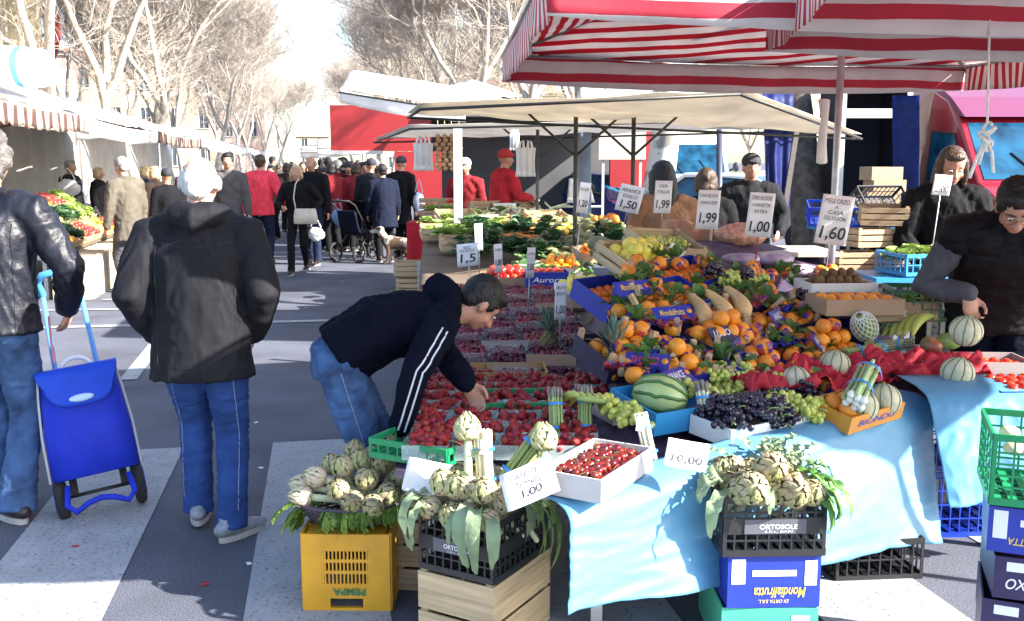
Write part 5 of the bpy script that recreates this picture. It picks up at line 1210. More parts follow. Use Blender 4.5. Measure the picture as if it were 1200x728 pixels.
for i, (y, M, row, k) in enumerate(punnets):
    T = ('strawberry_punnet', trayM, ([('label', labM, [])] if i % 3 == 1 else []))
    spawn(T, 'clear plastic punnet of strawberries on the near left of the table', 'punnet', 'strawberry punnets', M=M)
    for j in range(28):
        q = V((FR.uniform(-.078, .078), FR.uniform(-.056, .056), .040 + .045 * (j / 32) * (1 - (j % 5) * .1)))
        q.x *= 1 - (q.z - .045) * 5; q.y *= 1 - (q.z - .045) * 5
        Ms = M @ Matrix.Translation(q) @ Matrix.Rotation(FR.uniform(0, 6.28), 4, 'Z') @ Matrix.Rotation(FR.uniform(.6, 2.6), 4, 'X') @ Matrix.Scale(1.12, 4)
        T2 = straws[j % 3]
        if nst < 300: spawn(T2, 'ripe red strawberry heaped in a punnet', 'strawberry', 'strawberries in the near punnets', M=Ms); nst += 1
        else:
            me = T2[1]; o = len(stuffmb.v); stuffmb.v += [tuple(Ms @ v.co) for v in me.vertices]; stuffmb.f += [tuple(a + o for a in p.vertices) for p in me.polygons]; stuffmb.mi += [p.material_index for p in me.polygons]; stuffmb.sm += [True] * len(me.polygons)
if stuffmb.v: put('strawberries', stuffmb.mesh('strawberries', [STRB, LEAFG]), label='red strawberries heaped in the punnets farther back', cat='strawberries', kind='stuff')
# packed berries in shallow clear trays
def berry_tray_T(seed, m, n=95, W=.20, D=.155):
    rr = random.Random(seed); b = MB()
    for i in range(n): b.ell((rr.uniform(-W * .44, W * .44), rr.uniform(-D * .42, D * .42), .020 + rr.uniform(0, .026)), .0115, None, 6, 5)
    t = MB()
    for s in (-1, 1): t.box((s * W / 2, 0, .022), (.002, D, .044)); t.box((0, s * D / 2, .022), (W, .002, .044))
    t.box((0, 0, .002), (W - .004, D - .004, .003)); l = MB(); l.sheet(lambda u, v: V(((u - .5) * W * 1.02, (v - .5) * D * 1.02, .046 + .010 * math.sin(PI * u) * math.sin(PI * v))), 4, 4, .001)
    return ('berry_tray', t.mesh('berry_tray', CLEAR), [('berries', b.mesh('berries', m), []), *([('lid', l.mesh('lid', CLEAR), [])] if seed == 3 else [])])
BER2 = mat('berry_red', (.22, .008, .03), .4, .3, 40, rnd=.2); bt = [berry_tray_T(1, RASP), berry_tray_T(2, BER2), berry_tray_T(3, RASP)]
btray = {}
nb = 0
y = 4.72; row = 0
while y < 7.7:
    xl = -.44 - .075 * (y - 3.35) + .13; xr = .072 * y
    x = xl; k = 0
    while x < xr:
        z = S(x, y) - .03
        if not (row == 1 and 1 <= k <= 3):
            spawn(bt[(row * 2 + k) % 3], 'clear lidded tray of purple-red berries in the middle of the table', 'berry tray', 'lidded berry trays in the middle of the table', M=TR((x, y, z), FR.uniform(-.2, .2), R(FR.uniform(3, 12)), R(FR.uniform(-5, 5))))
        if FR.random() < .16:
            c = MB(); c.box((0, 0, 0), (.26, .012, .06)); single('card_divider', c, [CARD, CARDG, CARD][FR.randrange(3)], 'strip of card standing between the berry trays', 'card', 'card strips between the berry trays', M=TR((x, y - .085, z + .04), FR.uniform(-.15, .15), R(-20)))
        x += .215; k += 1; nb += 1
    y += .19; row += 1
for px, py, w_, lb in ((590, 440, .34, 'brown cardboard tray rim between the strawberries and the berry trays'),):
    p = hit(px, py); spawn(carton_T(.42, .24, .06, mat('ochre_card', (.42, .24, .08), .8, .1), name='cardboard_tray'), lb, 'cardboard tray', M=TR((p.x, p.y, S(p.x, p.y) - .02), .05))
# green crate at the corner under the bending man's hands
p = on_z(500, 514, .62); gc = plastic_crate_T('plastic_crate', GREENP, .34, .26, .075, 8, 1); spawn(gc, 'shallow green plastic crate at the corner under the bending man\'s hand', 'crate', M=TR((p.x, p.y, .56), R(-28)))
p = hit(622, 478); spawn(gc, 'shallow green plastic crate among the strawberry punnets', 'crate', M=TR((p.x - .05, p.y, .585), R(3)))
# ---------------- crates of fruit on the right slope ----------------
def crate_M(px, py, rz, tilt=12, dz=0.0):
    p = hit(px, py); u = .045 if 700 < px < 990 and py < 460 else 0; return TR((p.x, p.y, S(p.x, p.y) - .02 - u + dz), R(rz + FR.uniform(-7, 7) * (u > 0)), R(tilt + FR.uniform(0, 7) * (u > 0)), R(FR.uniform(-6, 6)) * (u > 0))
def place(T, M, q, label, cat, group, rot=True, s=1.0, **k):
    L = Matrix.Translation(V(q)) @ (Matrix.Rotation(FR.uniform(0, 6.28), 4, 'Z') @ Matrix.Rotation(FR.uniform(-.9, .9), 4, 'X') if rot else Matrix()) @ Matrix.Scale(s, 4)
    return spawn(T, label, cat, group, M=M @ L, **k)
def fill(M, W, D, z, r, fn, layers=1, pack=2.05):
    d = r * pack; nx = max(1, int((W - .01) / d)); ny = max(1, int((D - .01) / (d * .92)))
    for l in range(layers):
        for j in range(ny - l):
            for i in range(nx - l):
                q = V(((i - (nx - l - 1) / 2 + .25 * (j % 2)) * d + FR.uniform(-.1, .1) * r, (j - (ny - l - 1) / 2) * d * .92 + FR.uniform(-.1, .1) * r, z + r * .8 + l * r * 1.35 + FR.uniform(-.1, .15) * r)); fn(q)
navy1 = carton_T(.40, .28, .10, NAVYB, text='LUISO', tcol=WHP, posts=True, thh=.05, panel=[(-.06, .018, .12, .014)], picts=[(.16, .06, .022)])
navy2 = carton_T(.40, .28, .10, NAVYB, text='DISO', tcol=WHP, posts=True, picts=[(.15, .07, .018), (-.16, .03, .016)])
blue1 = carton_T(.42, .30, .11, BLUEB, text='Mondialfrutta', tcol=YELP, posts=False, panel=[(0, .022, .16, .022), (.17, .06, .03, .07)])
red1 = carton_T(.30, .26, .10, mat('blue_violet_card', (.03, .02, .22), .45, .06), text='TAROCCO', tcol=mat('red_print', (.65, .06, .10), .5, 0), posts=True, picts=[(-.11, .05, .02)])
sky1 = carton_T(.42, .30, .09, SKYB, name='plastic_box', inner=SKYB); plain = carton_T(.40, .28, .08, CARD, name='cardboard_box'); plainw = carton_T(.36, .26, .08, WHITEP, name='white_box', inner=WHITEP)
woodc = wood_crate_T(.40, .30, .10, 2); woods = wood_crate_T(.36, .26, .14, 3)
NM = {}
def cr(T, px, py, rz, label, tilt=12, dz=0, cat='box', grp=None, **k):
    M = crate_M(px, py, rz, tilt, dz); spawn(T, label, cat, grp, M=M); return M
def orf(wr=.3):
    def f(M):
        def g(q):
            if FR.random() < wr: place(FR.choice(wrapped), M, q, 'orange half wrapped in blue and red tissue in the crates', 'orange', 'tissue-wrapped oranges on the fruit slope')
            else: place(FR.choice(oranges), M, q, 'bare orange heaped in the crates on the slope', 'orange', 'loose oranges on the fruit slope')
        return g
    return f
M = cr(navy2, 732, 412, 36, 'navy crate of oranges lettered in white, nearest to the pineapples'); fill(M, .38, .26, .035, .04, orf(.35)(M), 3)
M = cr(navy1, 842, 398, 38, 'navy crate of oranges lettered in white, under the squashes'); fill(M, .38, .26, .035, .04, orf(.25)(M), 3)
M = cr(red1, 790, 432, 20, 'blue and red lettered crate of oranges in the middle of the slope'); fill(M, .29, .26, .035, .04, orf(.55)(M), 3)
M = cr(red1, 882, 430, 62, 'violet crate with red lettering between the wrapped oranges'); fill(M, .29, .26, .035, .04, orf(.75)(M), 3)
M = cr(navy2, 962, 405, 30, 'navy crate of oranges behind the two whole melons'); fill(M, .38, .26, .035, .04, orf(.2)(M), 3)
M = cr(navy1, 905, 378, 34, 'navy crate of oranges below the black grapes'); fill(M, .36, .24, .03, .04, orf(.1)(M), 1)
M = cr(blue1, 722, 345, 32, 'blue crate with yellow script, on the left edge of the slope', 20); 
CG = 'clementines with leaves on the fruit slope'
def clf(M): return lambda q: place(FR.choice(clems), M, q, 'small clementine in the blue crates', 'clementine', CG)
fill(M, .38, .26, .04, .027, clf(M), 1)
M = cr(blue1, 775, 352, 34, 'blue crate of clementines with yellow script, right of the first one', 16); fill(M, .38, .26, .04, .027, clf(M), 2)
M = cr(blue1, 800, 325, 36, 'blue crate of clementines with leaves at the top of the slope', 14); fill(M, .38, .26, .04, .027, clf(M), 1)
M = cr(plain, 700, 300, 20, 'brown box of leafy clementines near the lemons', 12); fill(M, .36, .26, .04, .027, clf(M), 2)
M = cr(plainw, 655, 318, 8, 'white box of oranges behind the lemons', 10); fill(M, .34, .24, .04, .04, lambda q: place(FR.choice(oranges), M, q, 'orange heaped in the white box behind the lemons', 'orange', 'oranges behind the lemons'), 2)
M = cr(plainw, 680, 345, 8, 'white box of lemons left of the blue crates', 8); fill(M, .34, .24, .04, .038, lambda q: place(FR.choice(lemons), M, q, 'yellow lemon in the white box', 'lemon', 'lemons in the white box', s=1.1), 2)
M = cr(woodc, 745, 300, 30, 'wooden crate of yellow fruit with green leaves below the brown coat', 18); fill(M, .36, .26, .04, .038, lambda q: place(FR.choice(lemons), M, q, 'yellow citrus fruit with leaves below the brown coat', 'citrus fruit', 'yellow citrus at the top of the slope', s=1.1), 2)
M = cr(woodc, 776, 285, 30, 'wooden crate of pale grapes with white tags below the brown coat', 18)
for i in range(3): spawn(ggreen[i % 2], 'pale green grapes at the top of the slope below the brown coat', 'grapes', 'pale grapes at the top of the slope', M=M @ TR((-.1 + i * .1, 0, .05), FR.uniform(-.5, .5)))
M = cr(woodc, 835, 372, 42, 'wooden crate of butternut squashes in the middle of the slope', 20)
for i in range(6): spawn(butterT, 'pale butternut squash lying in the crate', 'squash', 'butternut squashes on the slope', M=M @ TR((-.15 + (i % 3) * .14, 0 + (i // 3) * .02, .07 + (i // 3) * .07), FR.uniform(-.2, .2) + R(-20)))
STK = [('red_white_label', mat('sticker_red', (.55, .04, .05), .4, 0))]
M = cr(red1, 1000, 372, 25, 'small violet crate of red apples left of the netted papayas', 8); fill(M, .28, .24, .03, .038, lambda q: place(FR.choice(apples), M, q, 'dark red apple in the violet crate', 'apple', 'red apples left of the papayas'), 2)
M = cr(sky1, 788, 482, 30, 'sky blue plastic box under the watermelon', 8)
wm = MB(); wm.ell((0, 0, 0), (.105, .13, .095), None, 28, 18); ws_ = MB()
for k in range(9):
    a = k * 2 * PI / 9; ws_.loft([V((math.sin(PI * i / 14) * .1055 * math.cos(a + .12 * noise.noise(V((i * .8, k, 0)))), -math.cos(PI * i / 14) * .1305, math.sin(PI * i / 14) * .0955 * math.sin(a + .12 * noise.noise(V((i * .8, k, 0)))))) for i in range(1, 14)], [.004, .007, .009, .008, .010, .008, .010, .009, .008, .010, .008, .006, .004], n=6)
spawn(('watermelon', wm.mesh('watermelon', WMEL), [('stripes', ws_.mesh('stripes', WML), [])]), 'striped green watermelon in the sky blue box', 'watermelon', M=M @ TR((-.06, .02, .085), R(40), 0, 0, .85))
M2 = cr(sky1, 862, 450, 35, 'sky blue plastic box of green grapes in the middle front', 12)
for i in range(5): spawn(ggreen[i % 2], 'green grape bunch hanging over the sky blue box', 'grapes', 'green grapes in the sky blue box', M=M2 @ TR((-.12 + (i % 3) * .1, -.06 + (i // 3) * .1, .08 + .02 * (i // 3)), FR.uniform(-.6, .6), R(-10)))
# single eye-catching things placed one by one
def one(T, px, py, h, label, cat, rz=0, rx=0, ry=0, s=1.0, group=None, over=None):
    p = hit(px, py, h); return spawn(T, label, cat, group, M=TR(p, rz, rx, ry, s), over=over)
def onh(T, px, py, h, *a, **k): return one(T, px, py, h, *a, **k)
for px, py, lb in ((978, 428, 'ribbed round melon beside the spring onions, in front of the oranges'), (932, 448, 'ribbed melon half behind the black grapes'), (1122, 437, 'ribbed melon on red tissue right of the white box'), (1035, 469, 'ribbed melon below the spring onions'), (1008, 476, 'ribbed melon in front of the spring onion bunch')):
    one(melonT, px, py, .085, lb, 'melon', FR.uniform(0, 3), R(12), R(8))
p = at(1132, 388, 4.36); spawn(melonT, 'ribbed melon under the vendor\'s hand', 'melon', M=TR(p, .4, R(10)))
one(papT, 1013, 383, .14, 'green papaya in a white foam net, left one', 'papaya', R(-40), R(50), 0, 1.2); one(papT, 1047, 377, .14, 'green papaya in a white foam net, right one behind', 'papaya', R(30), R(60), 0, 1.2)
one(bananaT, 1070, 385, .14, 'green-yellow banana bunch behind the mangoes', 'bananas', R(200), R(10), 0, 1.2)
one(mangoT, 1091, 405, .13, 'red and green mango in the white box, left one', 'mango', .3); one(mangoT, 1112, 400, .14, 'green mango in the white box, right one', 'mango', 1.2, over={'mango': [PAPM]})
M = cr(plainw, 1085, 425, 8, 'white box holding the mangoes above the red tissue', 4, dz=.0)
one(aspar, 1020, 412, .10, 'green asparagus bundle with a white and blue label, above the spring onions', 'asparagus', R(-75), R(5), 0, 1.1); one(aspar, 1042, 405, .11, 'asparagus bundle crossing behind the spring onions', 'asparagus', R(-110), R(8), 0, .9)
one(onionT, 1012, 448, .17, 'bunch of spring onions with white bulbs and a blue band', 'spring onions', R(-32), R(18), 0, 1.25)
for px, py, lb, T in ((932, 458, 'black grape bunch resting against the melon', gblack[0]), (900, 492, 'black grape bunch at the front edge of the white box', gblack[1]), (862, 482, 'dark grape bunch left in the white box', gblack[0]), (950, 485, 'sunlit yellow-green grape bunch at the front edge', ggreen[0]), (836, 322, 'dark grape bunch at the top left of the squashes', gblack[0]), (872, 326, 'dark grape bunch at the top right of the squashes', gblack[1]), (946, 353, 'dark grape bunch in the middle of the back row', gblack[0]), (856, 330, 'small pale grape bunch between the dark ones', ggreen[1]), (888, 335, 'small pale grape bunch with dark leaves right of the dark grapes', ggreen[0]), (718, 482, 'green grape bunch beside the yellow bananas', ggreen[1]), (740, 492, 'green grape bunch in front of the watermelon box', ggreen[0]), (815, 462, 'green grape bunch lying on the watermelon', ggreen[1])):
    one(T, px, py, .06, lb, 'grapes', FR.uniform(-.7, .7), R(12), 0, 1.05)
one(bananaT, 698, 480, .10, 'ripe yellow banana bunch at the front beside the green grapes', 'bananas', R(100), R(10), 0, .9)
for px, py, lb, rz in ((652, 486, 'asparagus bundle with a blue band behind the strawberries, left one', 5), (686, 484, 'asparagus bundle with a blue band between the banana and the berries', -5), (826, 478, 'white asparagus bundle with blue band beside the black grapes', 15)):
    one(asparw if px > 800 else aspar, px, py, .09, lb, 'asparagus', R(rz), R(70), 0, .85)
for (px, py, lb, k) in ((643, 408, 'pineapple standing among the berry trays', 0), (720, 432, 'pineapple with blue-green leaves in front of the orange crates', 1)):
    p = hit(px, py); spawn(pines[k], lb, 'pineapple', M=TR((p.x, p.y, S(p.x, p.y) - .06), 1.1 * k, 0, 0, .95))
# loose fruit and leaves in the gaps of the slope
for i in range(190):
    px = FR.uniform(700, 985); py = FR.uniform(300, 438) + (px - 700) * .06
    p = hit(px, py, FR.uniform(.02, .055)); c = i % 5
    if c < 2: spawn(FR.choice(oranges), 'loose orange lying between the crates of the slope', 'orange', 'loose oranges between the crates', M=TR(p, FR.uniform(0, 6), FR.uniform(-1, 1)))
    elif c < 4: spawn(FR.choice(wrapped), 'tissue-wrapped orange lying between the crates of the slope', 'orange', 'wrapped oranges between the crates', M=TR(p, FR.uniform(0, 6), FR.uniform(-1, 1)))
    else: spawn(sprigT[i % 2], 'sprig of green leaves lying between the crates of the slope', 'leaves', 'leaf sprigs between the crates', M=TR(p, FR.uniform(0, 6), FR.uniform(0, .8)))
SGN = [('LUISO', NAVYB, WHP), ('DISO', NAVYB, WHP), ('TAROCCO', MATS['blue_violet_card'], MATS['red_print']), ('Mondialfrutta', BLUEB, YELP), ('ARANCE', MATS['blue_violet_card'], WHP)]
for i, (px, py, rz, tl, k, lb) in enumerate([(722, 402, 58, 50, 1, 'navy box flap with a white word left of the pineapple'), (758, 425, -22, 48, 2, 'violet box flap with red lettering in the middle of the oranges'), (848, 392, 40, 42, 0, 'navy box flap with white lettering under the squashes'), (868, 408, 68, 35, 2, 'violet box flap standing between wrapped oranges'), (742, 338, 35, 40, 3, 'blue box flap with yellow script at the left edge of the slope'), (912, 372, 60, 45, 4, 'violet box flap above the oranges on the right'), (795, 442, 50, 30, 4, 'violet box flap leaning at the front of the oranges'), (790, 368, 25, 35, 3, 'blue box flap with yellow script behind the oranges'), (958, 400, 70, 40, 4, 'violet box flap beside the melon')]):
    p = hit(px, py, .085); w_ = .22 if k == 3 else .19; m1 = MB(); m1.box((0, 0, 0), (w_, .006, .085)); o = put('box_flap', m1.mesh('box_flap', SGN[k][1]), M=TR(p, R(rz), R(-90 + tl) * .8), label=lb, cat='box flap'); t = MB(); text_at(t, SGN[k][0], .035, (-.01, -.0042, .008), wid=w_ * .62, shear=.2, bold=.01); put('lettering', t.mesh('lettering', SGN[k][2]), o)
    t = MB(); t.loft([(w_ * .4, -.003, .01), (w_ * .4, -.0045, .01)], .014, n=16, round_=False); put('printed_fruit', t.mesh('printed_fruit', ORG), o)
for i in range(34):
    px = FR.uniform(708, 980); py = FR.uniform(330, 440) + (px - 700) * .05; p = hit(px, py, .07); m1 = MB(); m1.box((0, 0, 0), (.024, .022, .085)); single('wooden_peg', m1, WOODL, 'pale wooden corner peg of a fruit crate sticking up among the oranges', 'peg', 'wooden crate pegs among the oranges', M=TR(p, R(FR.uniform(0, 90)), R(FR.uniform(-35, 35)), R(FR.uniform(-35, 35))))
for i in range(16):
    px = FR.uniform(715, 960); py = FR.uniform(330, 440) + (px - 700) * .05; p = hit(px, py, .05); m1 = MB(); m1.sheet(lambda u, v: V(((u - .5) * .16, (v - .5) * .12, .03 * noise.noise(V((u * 6, v * 5, i * 3))) + .02 * abs(math.sin(u * 11 + v * 7)))), 14, 12, .0008); single('tissue_paper', m1, WRAPB if i % 2 else cloth('blue_tissue', (.02, .03, .25), .5, .2), 'crumpled blue tissue paper between the oranges', 'tissue paper', 'blue tissue paper between the oranges', M=TR(p, FR.uniform(0, 6), R(FR.uniform(0, 30))))
WB = M
# sprigs of leaves
for i, (px, py) in enumerate([(705, 312), (716, 300), (760, 322), (790, 345), (880, 345), (893, 352), (865, 345), (812, 335), (925, 365), (948, 370), (752, 330), (770, 300), (860, 420), (795, 300), (835, 350), (905, 400), (688, 322), (700, 345), (870, 358)]):
    p = hit(px, py, .05); spawn(sprigT[i % 2], 'sprig of green leaves among the citrus fruit', 'leaves', 'leaf sprigs among the citrus fruit', M=TR(p, FR.uniform(0, 6), R(FR.uniform(-20, 50)), 0, FR.uniform(.8, 1.1)))
# red tissue
def tissue(px, py, w_, d_, label, rz, h=.03):
    p = hit(px, py, h); mb = MB()
    mb.sheet(lambda u, v: V(((u - .5) * w_, (v - .5) * d_ + .02 * math.sin(u * 14), .07 * noise.noise(V((u * 5, v * 4, px))) + .05 * abs(noise.noise(V((u * 9, v * 8, px + 3)))) + .03 * abs(math.sin(u * 9 + v * 4)) + .03)), 50, 34, .001)
    single('tissue_paper', mb, REDTIS, label, 'tissue paper', M=TR(p, R(rz), R(14)))
tissue(905, 458, .42, .20, 'crumpled red tissue paper left of the melon half', 28, .04); tissue(985, 448, .42, .26, 'crumpled red tissue paper under the round melon', 12, .035); tissue(1085, 440, .52, .24, 'crumpled red tissue paper under the rightmost melon', 0, .04)
# white box edge with grapes in front, orange box, netting
M = TR(on_z(888, 505, .61), R(33), R(3)); spawn(carton_T(.52, .22, .075, WHITEP, name='white_box', inner=WHITEP), 'white cardboard box of grapes at the front edge of the blue cloth', 'box', M=M)
for i in range(14):
    T = gblack[i % 2] if i % 7 not in (5, 6) else ggreen[0]; spawn(T, ('dark blue grape bunch' if T in gblack else 'pale yellow grape bunch') + ' filling the white box at the front', 'grapes', 'dark grapes in the white box' if T in gblack else 'pale grapes in the white box', M=M @ TR((-.19 + .064 * (i % 7), -.04 + .09 * (i // 7), .055 + .015 * (i % 3)), FR.uniform(-1, 1), R(FR.uniform(-15, 15)), 0, 1.05))
M = TR(on_z(1000, 488, .63), R(40), R(12)); spawn(carton_T(.40, .2, .07, mat('orange_printed_card', (.62, .26, .03), .5, .08), text='BIONDO', tcol=mat('blue_print', (.03, .06, .4), .5, 0), name='fruit_box'), 'orange lettered box with a blue edge at the corner of the blue cloth', 'box', M=M)
fill(M, .38, .18, .03, .038, lambda q: place(FR.choice(oranges), M, q, 'orange in the orange lettered box', 'orange', 'oranges in the orange lettered box'), 1)
p = on_z(745, 488, .63); spawn(carton_T(.30, .2, .06, CARDG, name='cardboard_box'), 'grey cardboard box behind the cherry box', 'box', M=TR(p, R(20)))
# tomato box
M = TR(V((2.22, 4.12, .61)), R(2)); spawn(carton_T(.40, .30, .10, BLUEB, text=[('CUORI', .05, .072, .022, .15), ('CONTADINI', .05, .045, .018, .18)], tcol=YELP, panel=[(-.12, .03, .07, .035)]), 'blue box of tomatoes at the right front, yellow lettering', 'box', M=M)
def tf(q): place(FR.choice(tomatoes), M, q, 'small red tomato in the blue box', 'tomato', 'tomatoes in the blue box')
fill(M, .40, .29, .05, .024, tf, 2)
M = TR(V((2.16, 4.55, .62)), R(-4)); spawn(carton_T(.5, .26, .12, CARDG, name='cardboard_box'), 'grey brown cardboard box behind the tomatoes', 'box', M=M)
def tf2(q): place(FR.choice(tomatoes), M, q, 'red tomato in the cardboard box behind', 'tomato', 'tomatoes in the cardboard box behind')
fill(M, .46, .22, .06, .026, tf2, 1)
# ---------------- behind the slope ----------------
root = None
def back_table(label, px0, px1, py, t0, dz, z, m):
    a = at(px0, py, t0); b2 = at(px1, py, t0); mb = MB(); mb.box(((a.x + b2.x) / 2, a.y + dz / 2, z), (b2.x - a.x, dz, .03)); r = put('display_table', None, label=label, cat='table'); put('table_top', mb.mesh('table_top', m), r)
    for x in (a.x + .05, b2.x - .05):
        for y in (a.y + .05, a.y + dz - .05): l = MB(); l.box((x, y, z / 2 - .01), (.035, .035, z - .02)); put('leg', l.mesh('leg', STEEL), r)
back_table('back table with boards and packages behind the squashes', 840, 985, 292, 6.1, .5, 1.08, mat('grey_board', (.40, .38, .35), .8, .1))
mb = MB(); mb.ell((0, 0, .05), (.16, .09, .07), None, 20, 12, lambda p: jit(p, .35, 2.4, 1)); single('produce_bag', mb, mat('orange_net_bag', (.66, .24, .12), .45, .3, 40, bump=.8, bscale=80, col2=(.75, .45, .35)), 'salmon orange net bag on the back table', 'bag', loc=at(868, 284, 6.2))
def box_at(T, px, py, t, rz, label, cat='box', tilt=0, grp=None, s=1.0): 
    p = at(px, py, t); M = TR(p, R(rz), R(tilt), 0, s); spawn(T, label, cat, grp, M=M); return M
PURP = mat('violet_package', (.24, .14, .26), .35, .3, 15, col2=(.45, .38, .48))
for i, (px, py, lb) in enumerate(((868, 305, 'violet wrapped package left on the back row'), (905, 305, 'violet wrapped package in the middle of the back row'), (935, 318, 'pink violet wrapped package right on the back row'), (955, 368, 'cling-wrapped plum tray right of the dark grapes'), (985, 372, 'cling-wrapped plum tray behind the papayas'))):
    mb = MB(); mb.ell((0, 0, .035), (.13, .09, .04), None, 16, 8, lambda p: jit(p, .2, 3, i)); p = hit(px, py, .03) if py > 330 else at(px, py + 6, 5.9); single('wrapped_package', mb, PURP, lb, 'package', loc=p)
M = box_at(plainw, 978, 346, 5.3, 5, 'white box of brown kiwis behind the orange crates', dz if False else 'box'); fill(M, .34, .24, .03, .025, lambda q: place(FR.choice(kiwiT), M, q, 'brown kiwi heaped in the white box', 'kiwi', 'kiwis in the white box'), 3)
M = box_at(plain, 1000, 365, 5.0, 5, 'low brown box of clementines in front of the kiwis'); fill(M, .38, .26, .03, .035, lambda q: place(FR.choice(oranges), M, q, 'orange in the low box in front of the kiwis', 'orange', 'oranges in front of the kiwis', s=.85), 1)
mb = MB(); mb.box((0, 0, 0), (.36, .02, .10)); single('cardboard_flap', mb, CARD, 'torn cardboard flap behind the bananas', 'cardboard', M=TR(at(1062, 366, 4.95), R(8), R(-30)))
M = box_at(plastic_crate_T('plastic_crate', mat('dark_green_plastic', (.01, .09, .04), .4, .08), .44, .3, .16, 10, 3), 1092, 372, 5.1, -8, 'dark green plastic crate behind the bananas', 'crate')
for i in range(3): spawn(lettT[i % 2], 'green lettuce in the dark green crate', 'lettuce', 'lettuces in the dark green crate', M=M @ TR((-.13 + .13 * i, 0, .06), i))
# shelves right: crates by the vendor
def stand(px, t, w_, d_, z, label):
    c = at(px, 300, t); r = put('trestle', None, label=label, cat='trestle table', loc=(c.x, c.y, 0)); mb = MB(); mb.box((0, 0, z - .015), (w_, d_, .03)); put('table_top', mb.mesh('table_top', SKYB if 'blue' in label else DTOP), r)
    for sx in (-1, 1):
        for sy in (-1, 1): l = MB(); l.bar((sx * (w_ / 2 - .03), sy * (d_ / 2 - .03), 0), (sx * (w_ / 2 - .03), sy * (d_ / 2 - .03), z - .03), .03, .03, side=V((1, 0, 0))); put('leg', l.mesh('leg', DARKST), r)
    return V((c.x, c.y, z))
q = stand(1072, 6.0, .62, .45, .97, 'dark-legged trestle covered in pale blue sheet left of the vendor')
M = TR(q + V((.06, 0, .01)), R(12)); bc = plastic_crate_T('plastic_crate', SKYB, .46, .32, .13, 10, 2); spawn(bc, 'sky blue plastic crate of lettuces left of the vendor', 'crate', M=M)
for i in range(8): spawn(lettT[i % 2], 'pale green lettuce in the sky blue crate', 'lettuce', 'lettuces in the sky blue crate', M=M @ TR((-.16 + .105 * (i % 4), -.07 + .14 * (i // 4), .08 + .02 * (i % 2)), i, FR.uniform(-.3, .3)))
q = stand(1022, 6.7, .7, .5, .92, 'low trestle under the pale wooden crates')
for i, (dx, dy, dz, rz, lb) in enumerate(((-.12, 0, .01, 5, 'pale wooden crate at the bottom left of the pile'), (.2, -.02, .01, -4, 'pale wooden crate at the bottom right of the pile'), (-.02, 0, .165, 12, 'pale wooden crate in the middle of the pile'), (.06, .0, .32, -14, 'pale wooden crate tipped on top of the pile'))):
    spawn(woods, lb, 'crate', 'pale wooden crates piled left of the vendor', M=TR(q + V((dx, dy, dz)), R(rz), R(6 if i == 3 else 0), 0, .85))
q = stand(1010, 8.2, .8, .5, 1.12, 'trestle with folded black and blue crates behind the wooden pile')
ccb = plastic_crate_T('plastic_crate', BLKCR, .45, .3, .16, 10, 2)
spawn(ccb, 'black plastic crate tipped on its side behind the wooden pile', 'crate', M=TR(q + V((.1, 0, .12)), R(20), R(50))); spawn(plastic_crate_T('plastic_crate', BLUECR, .45, .3, .16, 10, 2), 'blue plastic crate left of the tipped black crate', 'crate', M=TR(q + V((-.22, .05, .03)), R(-12), R(10)))
spawn(ccb, 'black plastic crate hanging low right of the tipped one', 'crate', M=TR(q + V((.30, -.2, -.02)), R(-10), R(15)))
cb = carton_T(.36, .26, .14, CARD, name='cardboard_box')
for i, (px, py, t, lb) in enumerate(((1030, 240, 10.6, 'brown cardboard carton stacked by the blue tarpaulin wall, bottom one'), (1036, 226, 10.6, 'brown cardboard carton stacked by the blue tarpaulin wall, second one'), (1032, 211, 10.6, 'brown cardboard carton stacked by the blue tarpaulin wall, third one'))): box_at(cb, px, py, t, 5 * i, lb, grp=None)
q = stand(1030, 10.7, .6, .5, at(1030, 240, 10.6).z, 'dark trestle under the brown cartons')
# ---------------- left and far part of the stall ----------------
M = cr(plain, 592, 330, 5, 'brown box of red peppers and tomatoes behind the bending man\'s head', 6)
fill(M, .36, .26, .05, .03, lambda q: place(FR.choice(tomatoes), M, q, 'large red tomato behind the bending man', 'tomato', 'large tomatoes behind the bending man', s=1.3), 2)
M = cr(carton_T(.34, .24, .12, BLUEB, text='Aurora', tcol=WHP), 640, 332, 2, 'blue box with white script between the tomatoes and the lemons', 0)
fill(M, .30, .22, .08, .03, lambda q: place(FR.choice(apples), M, q, 'dark red apple in the blue box with white script', 'apple', 'apples in the blue box'), 1)
def scatter(T, pts, h, label, cat, grp, rx=(-.2, .4), s=(.85, 1.1), rzr=(0, 6.28)):
    for i, (px, py) in enumerate(pts):
        p = hit(px, py, h); spawn(T[i % len(T)], label, cat, grp, M=TR(p, FR.uniform(*rzr), FR.uniform(*rx), 0, FR.uniform(*s)))
def region(px0, px1, py0, py1, n): return [(FR.uniform(px0, px1), FR.uniform(py0, py1)) for _ in range(n)]
scatter([gourdT], region(625, 722, 258, 300, 40), .06, 'long dark green gourd heaped in the middle of the stall', 'gourd', 'dark green gourds', s=(.8, 1.1))
scatter([courT, courT], region(600, 690, 298, 318, 34), .05, 'dark courgette in front of the gourds', 'courgette', 'courgettes in front of the gourds')
scatter([carrT], region(590, 636, 252, 278, 60), .09, 'orange carrot in the bundle among the greens', 'carrot', 'carrots among the greens', s=(.9, 1.3))
scatter(lettT, region(498, 592, 246, 278, 40), .05, 'pale lettuce in the slanting wooden crates at the left end', 'lettuce', 'lettuces at the left end', s=(.9, 1.4))
scatter(spin, region(530, 650, 262, 300, 44), .06, 'dark leafy greens heaped behind the wooden crates', 'leafy greens', 'dark leafy greens', s=(1.0, 1.6))
